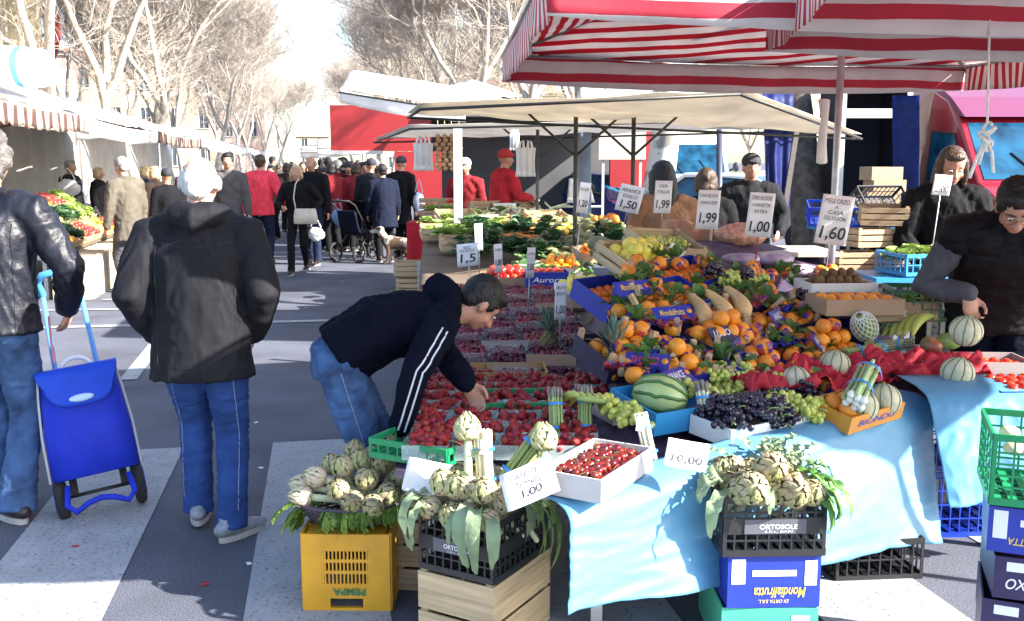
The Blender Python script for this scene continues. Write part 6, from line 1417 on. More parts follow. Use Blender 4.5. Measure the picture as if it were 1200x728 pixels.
scatter(spin, region(690, 725, 262, 300, 7), .06, 'dark leafy greens right of the gourds', 'leafy greens', 'dark leafy greens right of the gourds', s=(.9, 1.2))
scatter([elong_T('leek', PALES, .32, .014, neck=.9, tipm=LEAFD)], region(550, 660, 236, 258, 46), .08, 'pale leek in the crates at the back', 'leek', 'leeks at the back')
scatter(clems, region(697, 722, 252, 262, 20), .12, 'clementine in the small crate left of the brown coat', 'clementine', 'clementines left of the brown coat', s=(1.1, 1.3))
scatter([elong_T('yellow_pepper', mat('pepper_yellow', (.72, .48, .04), .2, .1), .08, .032, neck=.8, tipm=STEMG)], region(652, 668, 262, 272, 6), .10, 'yellow pepper above the gourds', 'pepper', 'yellow peppers above the gourds')
WC2 = wood_crate_T(.50, .32, .12, 2)
for i, (px, py, rz, tl, lb) in enumerate(((535, 262, 25, 22, 'slanting wooden crate of lettuces at the left end of the stall'), (575, 252, 25, 26, 'slanting wooden crate of leeks, second from the left'), (608, 246, 22, 28, 'slanting wooden crate farther back with pale vegetables'), (545, 292, 8, 4, 'wooden crate on the left edge above the price card'), (520, 278, 10, 8, 'low wooden crate below the lettuces on the left edge'), (640, 262, 20, 14, 'wooden crate of gourds in the middle'))):
    M = crate_M(px, py, rz, tl, .02); spawn(WC2, lb, 'crate', M=M)
q = hit(505, 290); 
for i, z in enumerate((0, .17, .34, .51)):
    a = st(10.0, .95 - .02 * i); spawn(plastic_crate_T('plastic_crate', GREENP, .5, .34, .165, 9, 2) if i < 2 else woods, ['green plastic crate on the ground at the left end of the stall', 'green plastic crate second from the ground at the left end', 'wooden crate third from the ground at the left end', 'wooden crate topmost at the left end under the lettuces'][i], 'crate', None, M=TR((a.x, a.y, z), R(5)))
# carrier bags hanging under the cream canopy
BAGW = mat('white_carrier_bag', (.82, .82, .82), .45, .05, 6, bump=.6, bscale=14, transl=.35)
def bag(px, py, t, wpx, hpx, label, m=BAGW, z0=None):
    c = at(px, py, t); w_ = wpx / F * t; h_ = hpx / F * t; b = MB()
    b.sheet(lambda u, v: V(((u - .5) * w_ * (1 - .12 * math.sin(PI * v)), -.03 * math.sin(PI * u) * math.sin(PI * min(1, v * 1.2)) - .01 * math.sin(u * 21), -h_ * v * .8 - h_ * .2)), 16, 12, .002)
    b.sheet(lambda u, v: V(((.5 - u) * w_ * (1 - .12 * math.sin(PI * v)), .03 * math.sin(PI * u) * math.sin(PI * min(1, v * 1.2)), -h_ * v * .8 - h_ * .2)), 16, 12, .002)
    r = put('carrier_bag', b.mesh('carrier_bag', m), loc=c + V((0, 0, h_ / 2)), label=label, cat='bag')
    for s in (-1, 1): k = MB(); k.loft([(s * w_ * .32, 0, -h_ * .2), (s * w_ * .26, 0, -h_ * .04), (s * w_ * .12, 0, 0), (s * w_ * .10, 0, -h_ * .2)], [.012, .010, .010, .012], [.003] * 4, n=6); put('handle', k.mesh('handle', m), r)
    return r
bag(496, 180, 9.2, 24, 40, 'white carrier bag hanging left under the cream canopy'); bag(616, 186, 9.0, 24, 42, 'white carrier bag hanging in the middle, left of the canopy poles'); bag(603, 164, 10.5, 12, 24, 'small pale bag hanging behind the middle one')
# rope with a knot
ROPE = mat('white_rope', (.72, .70, .66), .9, .1, 60, bump=.6, bscale=200)
t_ = 3.6; o = at(1160, -40, t_); mb = MB(); z1 = at(1157, 143, t_) - o
mb.loft([V((0, 0, .1)), z1 * .5 + V((.002, 0, 0)), z1], [.0045] * 3, n=8)
pts = []
for i in range(70):
    a = i * .42; pts.append(z1 + V((.018 * math.cos(a) + .012 * math.sin(a * .37), .016 * math.sin(a * .8), -.012 - .10 * i / 70 + .014 * math.sin(a * 1.3))))
mb.loft(pts, [.0062] * 70, n=7)
for dx, L in ((.035, .13), (-.02, .10), (-.05, .15)): mb.loft([z1 + V((0, 0, -.06)), z1 + V((dx * .6, -.01, -.06 - L * .4)), z1 + V((dx, 0, -.05 - L))], [.006, .006, .0065], n=7)
single('rope', mb, ROPE, 'white knotted rope hanging from the striped umbrella', 'rope', loc=o)
# ---------------- price signs ----------------
L2 = lambda a, b, c: [(a, .11, .36, .8), (b, .10, .18, .7), (c, .34, -.22, .75)]
SG = [(978, 258, 5.6, 38, 58, [('MELE ORZO', .09, .38, .75), ('A', .06, .26, .1), ('CASA', .08, .15, .45), ('DEI SAPORI', .08, .03, .7), ('1,60', .30, -.28, .8)], 'large tilted price card in front of the steel post, 1,60', .12, 0, STEEL),
      (891, 252, 5.7, 30, 52, [('ORE ROSSE', .09, .38, .8), ('VARIETA', .08, .22, .7), ('EXTRA', .08, .08, .5), ('1,00', .28, -.28, .8)], 'tall price card on a red stick right of the cap-wearing man, 1,00', .06, 0, mat('red_stick', (.45, .03, .02), .5, 0)),
      (830, 246, 5.9, 26, 46, [('UVA ROSSA', .09, .36, .8), ('SENZA SEMI', .08, .18, .75), ('1,99', .30, -.22, .8)], 'tall price card on a stick right of the brown-coated woman, 1,99', .03, 0, STEEL),
      (777, 231, 5.9, 20, 38, [('UVA', .11, .34, .5), ('ITALIA', .10, .16, .7), ('1,99', .30, -.24, .8)], 'narrow price card over the brown coat, 1,99', .02, 0, STEEL),
      (738, 233, 7.0, 28, 32, [('ARANCE', .13, .30, .8), ('DOLCI', .12, .08, .6), ('1,50', .34, -.24, .7)], 'tilted price card left of the brown coat, 1,50', .2, -.1, STEEL),
      (684, 232, 7.0, 14, 36, [('ZUCCHE', .10, .28, .8), ('1,20', .26, -.2, .8)], 'narrow tilted price card beside the blue car, 1,20', .12, .3, STEEL),
      (657, 353, 5.3, 14, 44, [('FRUTTI', .09, .36, .8), ('BOSCO', .09, .2, .8), ('1,00', .26, -.24, .85)], 'narrow price card on a stick above the berry trays, 1,00', 0, .25, STEEL),
      (622, 308, 6.0, 11, 36, [('CACHI', .09, .30, .8), ('1,50', .24, -.15, .8)], 'slim price card right of the tomatoes', .05, .5, STEEL),
      (584, 303, 6.3, 11, 34, [('PERE', .09, .30, .8), ('1,80', .24, -.15, .8)], 'slim price card over the red tomatoes', -.05, .5, STEEL),
      (561, 278, 7.5, 10, 32, [('SEDANO', .09, .30, .8), ('1,00', .24, -.15, .8)], 'slim price card in front of the lettuces', -.05, .5, STEEL),
      (548, 299, 6.6, 25, 27, [('NOCI', .13, .33, .35), ('DA SACCO', .11, .2, .7), ('1,5', .42, -.16, .75)], 'square price card above the bending man\'s head', -.10, 0, STEEL),
      (1104, 217, 5.9, 21, 24, [('PATATE', .13, .32, .8), ('NUOVE', .12, .12, .7), ('2,00', .38, -.22, .8)], 'small price card on a stick before the long-haired vendor, 2,00', .08, 0, STEEL),
      (742, 288, 5.7, 12, 26, [('2,50', .4, 0, .8)], 'white tag leaning among the yellow fruit, left one', .5, 0, STEEL), (792, 295, 5.6, 20, 16, [('3,00', .4, 0, .7)], 'white tag leaning among the grapes, right one', .45, 0, STEEL), (772, 293, 5.65, 14, 22, [('2,00', .3, 0, .8)], 'white tag between the pale grapes and the yellow fruit', .3, 0, STEEL),
      (786, 476, 3.85, 14, 18, [('1,50', .35, .1, .8), ('AL KG', .18, -.25, .7)], 'small white tag lying on the watermelon', .5, 0, STEEL)]
for px, py, t, w_, h_, ln, lb, roll, yaw, sm_ in SG: sign(px, py, t, w_, h_, ln, lb, roll=roll, yaw=yaw, stickm=sm_, only_card='tag' in lb, tilt=-.25 if 'tag' in lb else 0)
mb = MB(); o = at(806, 294, 6.3)
mb.sheet(lambda u, v: V(((u - .5) * .26 * (1 - .1 * v), .02 * math.sin(u * 9), (v - .5) * .34 + .02 * math.sin(u * 7) * v)), 12, 8, .10); single('paper_bag', mb, mat('brown_paper', (.42, .22, .13), .8, .1, 5, bump=.5, bscale=15), 'brown paper bag standing below the brown coat', 'paper bag', loc=o, rot=(0, R(6), 0))
# ---------------- foreground: crates of artichokes ----------------
def printed(T_parent, M, s, h, wid, m, up=False, z=0, y=0, x=0):
    t = MB(); text_at(t, s, h, (x, y, z), wid=wid, rz=PI if up else 0, bold=.015); return put('lettering', t.mesh('lettering', m), T_parent)
# yellow crate standing upside down
def yellow_crate():
    W, D, Hh = .325, .44, .30; kids = []
    def wall(name, o, ux, Wd, slots=True):
        mb = MB(); o = V(o); ux = V(ux); uz = V((0, 0, 1)); n_ = ux.cross(uz)
        def b(x0, x1, z0, z1, t=.012, dn=0): mb.box((0, 0, 0), (x1 - x0, t, z1 - z0), axes(o + ux * ((x0 + x1) / 2) + uz * ((z0 + z1) / 2) + n_ * dn, ux, n_, uz))
        c0, c1 = Wd * .22, Wd * .78
        b(0, c0, 0, Hh); b(c1, Wd, 0, Hh); b(c0, c1, Hh * .80, Hh); b(c0, c1, Hh * .17, Hh * .36); b(c0, c1, 0, Hh * .05)
        b(c0 - .004, c0 + .010, .001, Hh - .001, .02, -.006); b(c1 - .010, c1 + .004, .001, Hh - .001, .02, -.006); b(.002, Wd - .002, Hh * .78, Hh * .81, .018, -.005); b(0.003, Wd - .003, .0, .012, .022, -.006)
        b(c0, c0 + .03, Hh * .05, Hh * .17); b(c1 - .03, c1, Hh * .05, Hh * .17)
        for x0 in (0.02, Wd - .045):      # corner bosses
            b(x0, x0 + .025, Hh * .62, Hh * .70, .012, -.008); b(x0, x0 + .025, Hh * .2, Hh * .27, .012, -.008)
        n = 13; zz = (Hh * .36, Hh * .80)
        for i in range(n + 1): x = c0 + (c1 - c0) * i / n; b(x - .0028, x + .0028, zz[0], zz[1], .009)
        for k in (1, 2): z = lerp(zz[0], zz[1], k / 3); b(c0, c1, z - .006, z + .006, .0085)
        kids.append((name, mb.mesh(name, YELCR), []))
    wall('front_wall', (-W / 2, -D / 2, 0), (1, 0, 0), W); wall('side_wall', (W / 2, -D / 2 + .008, 0), (0, 1, 0), D - .016); wall('side_wall', (-W / 2, D / 2 - .008, 0), (0, -1, 0), D - .016); wall('back_wall', (W / 2, D / 2, 0), (-1, 0, 0), W)
    mb = MB(); mb.box((0, 0, Hh - .006), (W - .03, D - .03, .008)); kids.append(('crate_bottom', mb.mesh('crate_bottom', YELCR), []))
    t = MB(); text_at(t, 'PEMPA', .028, (.012, -D / 2 - .0135, Hh * .265), wid=.12, rz=PI, bold=.03); kids.append(('lettering', t.mesh('lettering', mat('green_print', (.02, .16, .07), .5, 0)), []))
    return ('plastic_crate', None, kids)
yc = on_z(405, 716, 0); YM = TR((yc.x + .01, yc.y + .22, 0), R(-1)); spawn(yellow_crate(), 'yellow slotted plastic crate standing upside down under the basket of artichokes', 'crate', M=YM)
# wicker tray
WICK = mat('dark_wicker', (.045, .032, .045), .6, .4, 30, bump=.5)
BC = V((yc.x + .01, yc.y + .16, .302))
mb = MB(); rx_, ry_ = .215, .17
for k in range(7):
    z = .008 + k * .011; g = 1 - .28 * (1 - k / 6); mb.loft([V((math.cos(a) * rx_ * g * (1 + .012 * math.sin(a * 24 + k * PI)), math.sin(a) * ry_ * g * (1 + .012 * math.sin(a * 24 + k * PI)), z)) for a in [2 * PI * i / 96 for i in range(97)]], .0058, n=5, cap=False)
for i in range(24):
    a = 2 * PI * i / 24; mb.loft([(math.cos(a) * rx_ * .70, math.sin(a) * ry_ * .70, 0), (math.cos(a) * rx_ * 1.02, math.sin(a) * ry_ * 1.02, .085)], .004, n=5)
mb.loft([(0, 0, .002), (0, 0, .008)], rx_ * .72, ry_ * .72, side=V((1, 0, 0)), n=24, round_=False)
mb.loft([V((math.cos(a) * rx_ * 1.03, math.sin(a) * ry_ * 1.03, .088)) for a in [2 * PI * i / 48 for i in range(49)]], .009, n=6, cap=False)
single('wicker_basket', mb, WICK, 'dark shallow wicker basket on the yellow crate', 'basket', loc=BC)
def art(M, label, group, over=None, s=1.0): return spawn(FR.choice(artis), label, 'artichoke', group, M=M @ Matrix.Scale(s, 4))
def aim(d):   # rotation that turns +Z into d
    return V(d).normalized().to_track_quat('Z', 'Y').to_matrix().to_4x4()
for i, (x, y, z, dx, dy, dz) in enumerate([(.02, -.12, .10, .1, -.9, .5), (.08, -.12, .09, .5, -.8, .3), (.13, -.08, .11, .6, -.6, .6), (-.03, -.10, .13, -.1, -.7, .8), (.06, -.06, .15, .2, -.5, .9), (.16, .0, .14, .8, -.3, .6), (.10, .03, .18, .3, -.3, .9), (.03, .04, .19, 0, -.4, .9), (-.03, .02, .17, -.2, -.5, .9), (.14, .09, .15, .5, .2, .9), (.05, .11, .16, .1, .2, .9), (.19, -.04, .09, .9, -.4, .1), (-.08, .06, .16, -.2, -.2, 1), (-.01, .10, .20, .1, 0, 1)]):
    art(Matrix.Translation(BC + V((x, y, z))) @ aim((dx, dy, dz)), 'artichoke heaped in the dark wicker basket', 'artichokes in the wicker basket', s=FR.uniform(.85, 1.0))
# cardoon / long pale artichokes at the left of the basket
for i, (x, y, z, dx, dy, dz, lb) in enumerate([(-.10, -.03, .16, -.8, -.4, .45, 'long-stemmed pale artichoke pointing up left over the basket rim'), (-.14, -.08, .11, -.95, -.3, .2, 'long-stemmed pale artichoke lowest at the left of the basket'), (-.15, -.02, .13, -.98, -.1, .25, 'long-stemmed pale artichoke in the middle left of the basket')]):
    h = MB(); scale_head(h, .034, .085, 20 + i); stt = MB(); stt.loft([(0, 0, .01), (.005, 0, -.10), (0, .006, -.22)], [.015, .014, .017], n=8)
    T = ('artichoke', h.mesh('artichoke', mat('pale_artichoke', (.60, .56, .34), .55, .15, 20, col2=(.50, .36, .30))), [('stalk', stt.mesh('stalk', PALES), [])])
    spawn(T, lb, 'artichoke', M=Matrix.Translation(BC + V((x, y, z))) @ aim((dx, dy, dz)))
def leaf_clump(name, m, specs, label, cat, M, stem=True):
    mb = MB()
    for (b, d, L, w_, c) in specs: leafblade(mb, b, d, L * .95, w_ * .85, c, wave=.009, nu=14, fold=.35)
    return single(name, mb, m, label, cat, M=M)
def frond(mb, b, d, L, n=14, droop=1.6, w_=.022):
    b = V(b); d = V(d).normalized(); pts = [b]; q = b
    for i in range(8):
        d = (d + V((0, 0, -.09 * droop))).normalized(); q = q + d * L / 8; pts.append(q)
    mb.loft(pts, [.0035] * 9, n=5)
    for i in range(n):
        u = .15 + .85 * i / n; k = min(int(u * 8), 7); p = lerp(pts[k], pts[k + 1], u * 8 - k); dd = (pts[k + 1] - pts[k]).normalized(); s = dd.cross(V((0, 0, 1))); s = s.normalized() if s.length > .1 else V((1, 0, 0))
        for sg in (-1, 1):
            for rr_ in (0, .5): leafblade(mb, p, dd * (.7 + rr_) + s * sg * (1 - rr_ * .4) + V((0, 0, FR.uniform(-.3, .3))), w_ * FR.uniform(.8, 1.6), w_ * .35, .5, nu=3, wave=.002)
FG = mat('celery_leaf', (.15, .27, .04), .5, .35, 30, rnd=.1, transl=.25, col2=(.28, .40, .08))
mb = MB()
for i in range(9): frond(mb, (-.13 + FR.uniform(-.02, .03), -.10 + i * .012, .07 + FR.uniform(-.01, .03)), (-1, -.2 + i * .06, .55 - .1 * i), FR.uniform(.12, .19), droop=2.4)
single('celery_leaves', mb, FG, 'celery leaves drooping over the left rim of the basket', 'celery leaves', M=Matrix.Translation(BC))
mb = MB()
for i in range(12): frond(mb, (-.06 + .02 * i, -.15 + .004 * i * (i > 7), .09), (-.3 + .06 * i, -1, .3), FR.uniform(.06, .10), n=9, droop=3)
for i in range(8): frond(mb, (.17, -.06 + .03 * i, .09), (1, -.5 + .1 * i, .5), FR.uniform(.06, .11), n=9, droop=2)
single('celery_leaves', mb, FG, 'celery leaves hanging over the front and right rim of the basket', 'celery leaves', M=Matrix.Translation(BC))
# wooden crate behind, right of the yellow one
p = on_z(492, 712, 0); spawn(wood_crate_T(.30, .4, .37, 4), 'tall pale wooden crate half hidden behind the artichoke crate', 'crate', M=TR((p.x + .06, p.y + .34, 0), R(-6)))
# brown carton with black letters beside the bending man
p = gpt(444, 4.25); T = carton_T(.42, .34, .44, CARD, text=None, name='cardboard_box'); o = spawn(T, 'tall brown carton with black lettering under the table corner', 'box', M=TR((p.x + .14, p.y + .05, 0), R(-6)))
t = MB(); t.join(text_mb('ORTO', .05, .22), axes((-.212, -.02, .3), (0, 0, -1), (0, 1, 0) if False else (-1, 0, 0), (0, -1, 0))); put('lettering', t.mesh('lettering', INK), o)
t = MB(); t.join(text_mb('ORTO', .05, .22), axes((-.16, -.172, .28), (0, 0, -1), (0, -1, 0) if False else (0, 1, 0), (1, 0, 0))); put('lettering', t.mesh('lettering', INK), o)
# crate of artichokes in the centre
c0 = at(487, 690, 3.30); WM = TR((on_z(487, 690, .27).x + .22, on_z(487, 690, .27).y + .10, 0), R(-31))
wcent = on_z(570, 675, .27)
WM = TR((wcent.x - .005, wcent.y + .135, 0), R(-30))
spawn(wood_crate_T(.30, .40, .275, 2), 'broad-boarded wooden crate under the black artichoke crate', 'crate', M=WM)
mb = MB(); mb.box((0, -.203, .02), (.30, .004, .03)); put('edge_strip', mb.mesh('edge_strip', WOODL), bpy.data.objects[[o.name for o in bpy.data.objects if o.name.startswith('wooden_crate')][-1]])
def label_strip(parent, x, z, w_, h_, y, text, m=mat('grey_label', (.10, .10, .12), .4, .1), tm=WHP, th=.016):
    b = MB(); b.box((x, y, z), (w_, .003, h_)); l = put('brand_plate', b.mesh('brand_plate', m), parent); t = MB(); text_at(t, text, th, (x + .01, y - .0025, z), wid=w_ * .62, bold=.02); text_at(t, 'S.R.L. BARI', th * .4, (x + .01, y - .0025, z - th), wid=w_ * .45); put('lettering', t.mesh('lettering', tm), l)
BKT = plastic_crate_T('plastic_crate', BLKCR, .295, .385, .205, 9, 5, band=(.075, .125))
CM = WM @ Matrix.Translation((0, 0, .283)); bk = spawn(BKT, 'black plastic crate of artichokes in the centre foreground', 'crate', M=CM); label_strip(bk, 0, .10, .17, .045, -.1985, 'ORTOSOLE')
for i in range(18):
    x = -.11 + .075 * (i % 4) + FR.uniform(-.01, .01); y = -.15 + .09 * (i // 4); z = .20 + FR.uniform(-.01, .02) + .02 * (i // 4 % 2)
    art(CM @ Matrix.Translation((x, y, z - .02)) @ aim((FR.uniform(-.5, .4), -.7 + .25 * (i // 4), .8)), 'artichoke heaped in the black crate in the centre', 'artichokes in the central black crate', s=FR.uniform(.85, 1.05))
for i in range(7):
    art(CM @ Matrix.Translation((-.08 + .05 * (i % 4), -.12 + .10 * (i // 4), .265)) @ aim((FR.uniform(-.3, .3), -.6, .9)), 'artichoke on top of the heap in the central black crate', 'artichokes on top of the central heap', s=FR.uniform(.9, 1.05))
def lv(specs, label, M, m=LEAFS): return leaf_clump('artichoke_leaves', m, specs, label, 'artichoke leaves', M)
lv([((-.13, -.17, .24), (-.25, -.55, .35), .30, .032, 2.5), ((-.15, -.16, .24), (-.6, -.3, .35), .26, .028, 2.4), ((-.11, -.18, .23), (-.1, -.6, .2), .22, .022, 2.1), ((-.16, -.10, .23), (-.9, -.1, .3), .2, .025, 1.9)], 'long grey-green artichoke leaves hanging at the left corner of the central crate', CM)
lv([((.06, -.17, .24), (.0, -.6, .35), .32, .034, 2.7), ((.09, -.18, .24), (.15, -.5, .35), .34, .030, 2.6), ((.12, -.17, .22), (.4, -.5, .25), .26, .028, 2.5), ((.02, -.18, .22), (-.1, -.6, .2), .16, .02, 2.0)], 'artichoke leaves hanging over the front right corner of the central crate', CM)
lv([((.14, -.02 + .05 * i, .24), (1, -.3 + .13 * i, .45), FR.uniform(.18, .30), .028, FR.uniform(1.8, 2.6)) for i in range(8)] + [((.10, .0, .25), (.7, -.2, .7), .2, .03, 1.2), ((.08, .08, .25), (.6, .3, .7), .2, .03, 1.2)], 'artichoke leaves spilling over the right side of the central crate', CM)
mb = MB()
for i in range(5): leafblade(mb, (.145, -.06 + .02 * i, .25), (1, -.2, .35), FR.uniform(.25, .42), .006, 2.4, nu=10)
single('leek_leaves', mb, FG, 'thin bright green blades hanging on the right side of the central crate', 'leaves', M=CM)
mb = MB()
for i in range(6): leafblade(mb, (-.12, .02 + .03 * i, .22), (-.9, -.2 + .1 * i, .7), .19, .014, .8, nu=8, fold=.7)
single('pale_stalks', mb, PALES, 'cut pale stalks at the left of the central heap', 'stalks', M=CM)
# tall artichokes, asparagus packs, tray, card behind the heap
def tall(px0, py0, px1, py1, t, label, r=.040, h=.095):
    a = at(px0, py0, t); b = at(px1, py1, t + .06); d = (b - a); L = d.length; hm = MB(); scale_head(hm, r, h, FR.randint(0, 99)); sm = MB(); sm.loft([(0, 0, .012), (.004, 0, -L * .45), (0, .004, -L + h)], [.014, .014, .013], n=8)
    lf = MB()
    for k in range(5): leafblade(lf, (0, 0, -.03 - .035 * k), (math.cos(k * 2.4), math.sin(k * 2.4), .9), .10, .016, .6, nu=5)
    T = ('artichoke', hm.mesh('artichoke', mat('sunlit_artichoke', (.50, .50, .24), .6, .15, 20, bump=.3, col2=(.44, .40, .22))), [('stalk', sm.mesh('stalk', PALES), [('stem_leaves', lf.mesh('stem_leaves', LEAFS), [])])])
    M = Matrix.Translation(b - d.normalized() * h) @ aim(d); spawn(T, label, 'artichoke', M=M)
tall(551, 590, 547, 484, 3.26, 'tall artichoke on its stem rising above the central crate, left one'); tall(640, 590, 637, 496, 3.30, 'tall artichoke on its stem right of the asparagus, in the sun')
def stand_bundle(T, px, py, t, d, label, s=1.0): spawn(T, label, 'asparagus', M=Matrix.Translation(at(px, py, t)) @ aim(d) @ Matrix.Rotation(-PI / 2, 4, 'X') @ Matrix.Scale(s, 4))
stand_bundle(asparw, 568, 545, 3.32, (-.05, .1, 1), 'white asparagus pack standing beside the tall artichoke', .95); stand_bundle(aspar, 612, 540, 3.42, (.55, .2, .7), 'green asparagus bundle leaning right behind the price card', 1.15); stand_bundle(asparw, 758, 517, 3.45, (-.22, .25, 1), 'white asparagus pack leaning on the cloth beside the price card', .80)
mb = MB(); mb.box((0, 0, 0), (.03, .004, .05)); 
for (px, py, t, lb) in ((568, 524, 3.27, 'white and blue label on the standing asparagus pack'), (751, 497, 3.39, 'white and blue label on the leaning asparagus pack')): single('tag', mb, WHITEP, lb, 'label', M=Matrix.Translation(at(px, py, t)) @ Matrix.Rotation(.1, 4, 'Y'))
FOAMT = mat('white_foam_tray', (.78, .78, .78), .5, .03, 8)
mb = MB()
def fn(u, v):
    x = (u - .5) * 2; y = (v - .5) * 2; e = max(abs(x), abs(y)); return V((x * .085, y * .06, .025 * smooth01((e - .7) / .3)))
mb.sheet(fn, 16, 12, .004); M = Matrix.Translation(at(503, 563, 3.45)) @ Matrix.Rotation(R(12), 4, 'Y') @ Matrix.Rotation(R(52), 4, 'X'); single('foam_tray', mb, FOAMT, 'empty white foam tray leaning left of the tall artichoke', 'tray', M=M)
sg = sign(620, 566, 3.0, 66, 46, [('CARCIOFI', .16, .25, .62), ('ROMANI', .15, .02, .5), ('1,00', .24, -.24, .4)], 'crumpled handwritten card lying over the central artichokes', roll=R(-24), tilt=R(-38), only_card=True)
sg = sign(805, 533, 3.14, 50, 34, [('DUROK. SU', .19, .30, .75), ('DALLA CIMA CUR', .14, .08, .8), ('10,00', .32, -.20, .75)], 'handwritten card for 10,00 propped on the blue cloth', roll=R(10), tilt=R(-28), only_card=True)
# cherry box
CX = V((.86, -.51, 0)).normalized(); CYv = V((.51, .86, 0)).normalized(); cc = on_z(700, 597, .62)
CHM = axes(cc - CX * .105 + CYv * .215 + V((0, 0, .012)), CX, CYv, (0, 0, 1)); spawn(carton_T(.22, .40, .075, mat('off_white_card', (.56, .52, .50), .75, .1, 8), name='white_box', inner=WHITEP), 'white box of cherries at the left end of the blue cloth', 'box', M=CHM)
n = 0
for l in range(3):
    for j in range(14 - l):
        for i in range(7 - l):
            if n >= 210: break
            x = (i - (6 - l) / 2) * .029 + FR.uniform(-.006, .006); y = (j - (13 - l) / 2) * .0275 - .0 + FR.uniform(-.006, .006); z = .035 + l * .015 + FR.uniform(-.004, .004)
            if l < 2 and .2 < (i + 1) / (8 - l) < .8 and .15 < (j + 1) / (15 - l) < .85: continue
            n += 1; spawn(FR.choice(cherries), 'shiny dark red cherry in the white box', 'cherry', 'cherries in the white box', M=CHM @ Matrix.Translation((x, y, z)) @ Matrix.Rotation(FR.uniform(0, 6.28), 4, 'Z') @ Matrix.Rotation(FR.uniform(-1, 1), 4, 'X'))
mb = MB(); mb.box((0, 0, .02), (.235, .39, .03)); cb_ = mb.mesh('cherries', CHER)
put('liner', mesh1('liner', mat('dark_liner', (.06, .01, .015), .6, .3, 40), lambda mb: mb.box((0, 0, .02), (.20, .37, .03))), [o for o in bpy.data.objects if o.name.startswith('white_box')][-1])
# ---- stack at the right centre: green box, blue box, black crate
s0 = at(905, 712, 3.2); SX = s0.x; SYc = s0.y + .22
GRB_ = mat('mint_green_card', (.06, .38, .24), .5, .06, 5)
T = carton_T(.315, .42, .20, GRB_, text=None, panel=[(.06, .11, .14, .05), (.10, .165, .06, .02)], name='fruit_box'); spawn(T, 'mint green carton at the bottom of the stack in front of the blue cloth', 'box', M=TR((SX, SYc, .006), R(-1)))
T = carton_T(.305, .42, .178, BLUEB, text=[('Mondialfrutta', .02, .052, .036, .17), ('DI ORTA S.R.L.', .0, .022, .012, .10)], tcol=YELP, upside=True, panel=[(-.118, .125, .045, .085), (.120, .118, .040, .085), (.0, .118, .145, .020)]); spawn(T, 'blue carton with yellow upside-down lettering under the black artichoke crate', 'box', M=TR((SX - .002, SYc, .209), R(2)))
SM = TR((SX - .01, SYc - .005, .390), R(2)); BK2 = plastic_crate_T('plastic_crate', BLKCR, .335, .43, .20, 9, 5, band=(.075, .13)); bk = spawn(BK2, 'black plastic crate of artichokes on top of the blue carton', 'crate', M=SM); label_strip(bk, -.0, .102, .20, .048, -.221, 'ORTOSOLE')
for i in range(15):
    x = -.12 + .06 * (i % 5); y = -.17 + .11 * (i // 5); art(SM @ Matrix.Translation((x, y, .165 + FR.uniform(0, .02))) @ aim((FR.uniform(-.4, .4), -.7 + .2 * (i // 5), .8)), 'artichoke inside the black crate on the blue carton', 'artichokes in the right black crate', s=FR.uniform(.85, 1.0))
for x, y, z, lb in ((-.075, -.185, .215, 'brownish artichoke at the front left of the right black crate'), (.045, -.19, .205, 'artichoke at the front right of the right black crate'), (-.005, -.13, .265, 'artichoke on top in the middle of the right black crate')): art(SM @ Matrix.Translation((x, y, z)) @ aim((x * 2, -.9, .4)), lb, None, s=1.15)
rr2 = random.Random(12)
lv([((rr2.uniform(.0, .15), rr2.uniform(-.15, .18), .22 + rr2.uniform(0, .06)), (rr2.uniform(-.2, 1), rr2.uniform(-.6, .6), rr2.uniform(.3, 1)), rr2.uniform(.10, .18), .018, rr2.uniform(.6, 1.8)) for i in range(34)], 'heap of grey-green leaves on the right of the right black crate', SM)
lv([((rr2.uniform(.10, .17), -.19 + .025 * (i % 8), .25 - .03 * (i % 3)), (.5, -.7 + .1 * (i % 8), .1), rr2.uniform(.12, .24), .020, rr2.uniform(1.6, 2.4)) for i in range(16)], 'green leaves hanging down the right edge of the right black crate', SM, LEAFG)
lv([((-.15, -.17 + .02 * i, .24), (-1, -.5 + .2 * i, .4), .17, .022, 1.4 + .15 * i) for i in range(6)] + [((-.16, -.20, .22), (-.4, -.5, 0), .20, .03, 1.8), ((-.04, -.22, .23), (.1, -.8, .1), .11, .02, 2.0), ((-.1, 0, .27), (-.8, .3, .5), .15, .025, 1.2)], 'artichoke leaves sticking out left of the right black crate', SM)
# ---- right-hand stack
r0 = at(1163, 585, 3.02); RX = r0.x + .262; RY = r0.y + .10
OXT = carton_T(.40, .32, .135, mat('navy_violet_card', (.02, .012, .07), .45, .1), text=[('OXO', -.12, .05, .035, .09)], tcol=WHP, panel=[(-.13, .105, .07, .03)], posts=False)
BLT = carton_T(.40, .32, .145, BLUEB, text=[('ORTOFRUTTA', -.06, .04, .024, .16)], tcol=YELP, upside=True, panel=[(-.165, .09, .04, .09), (-.06, .10, .10, .022)])
z = .006
wspan = [(OXT, .135, 'dark violet carton lettered OXO, lowest in the right-hand stack'), (OXT, .135, 'dark violet carton lettered OXO, second in the right-hand stack'), (OXT, .135, 'dark violet carton lettered OXO, third in the right-hand stack'), (BLT, .145, 'blue carton under the green crate in the right-hand stack')]
for i, (T, h, lb) in enumerate(wspan): spawn(T, lb, 'box', M=TR((RX + .008 * (-1) ** i, RY, z), R(-21 + (-1) ** i * 2))); z += h + .012
GM = TR((RX - .01, RY, z), R(-20)); spawn(plastic_crate_T('plastic_crate', GREENP, .42, .34, .225, 7, 5), 'tall green plastic crate of onions on the right-hand stack', 'crate', M=GM)
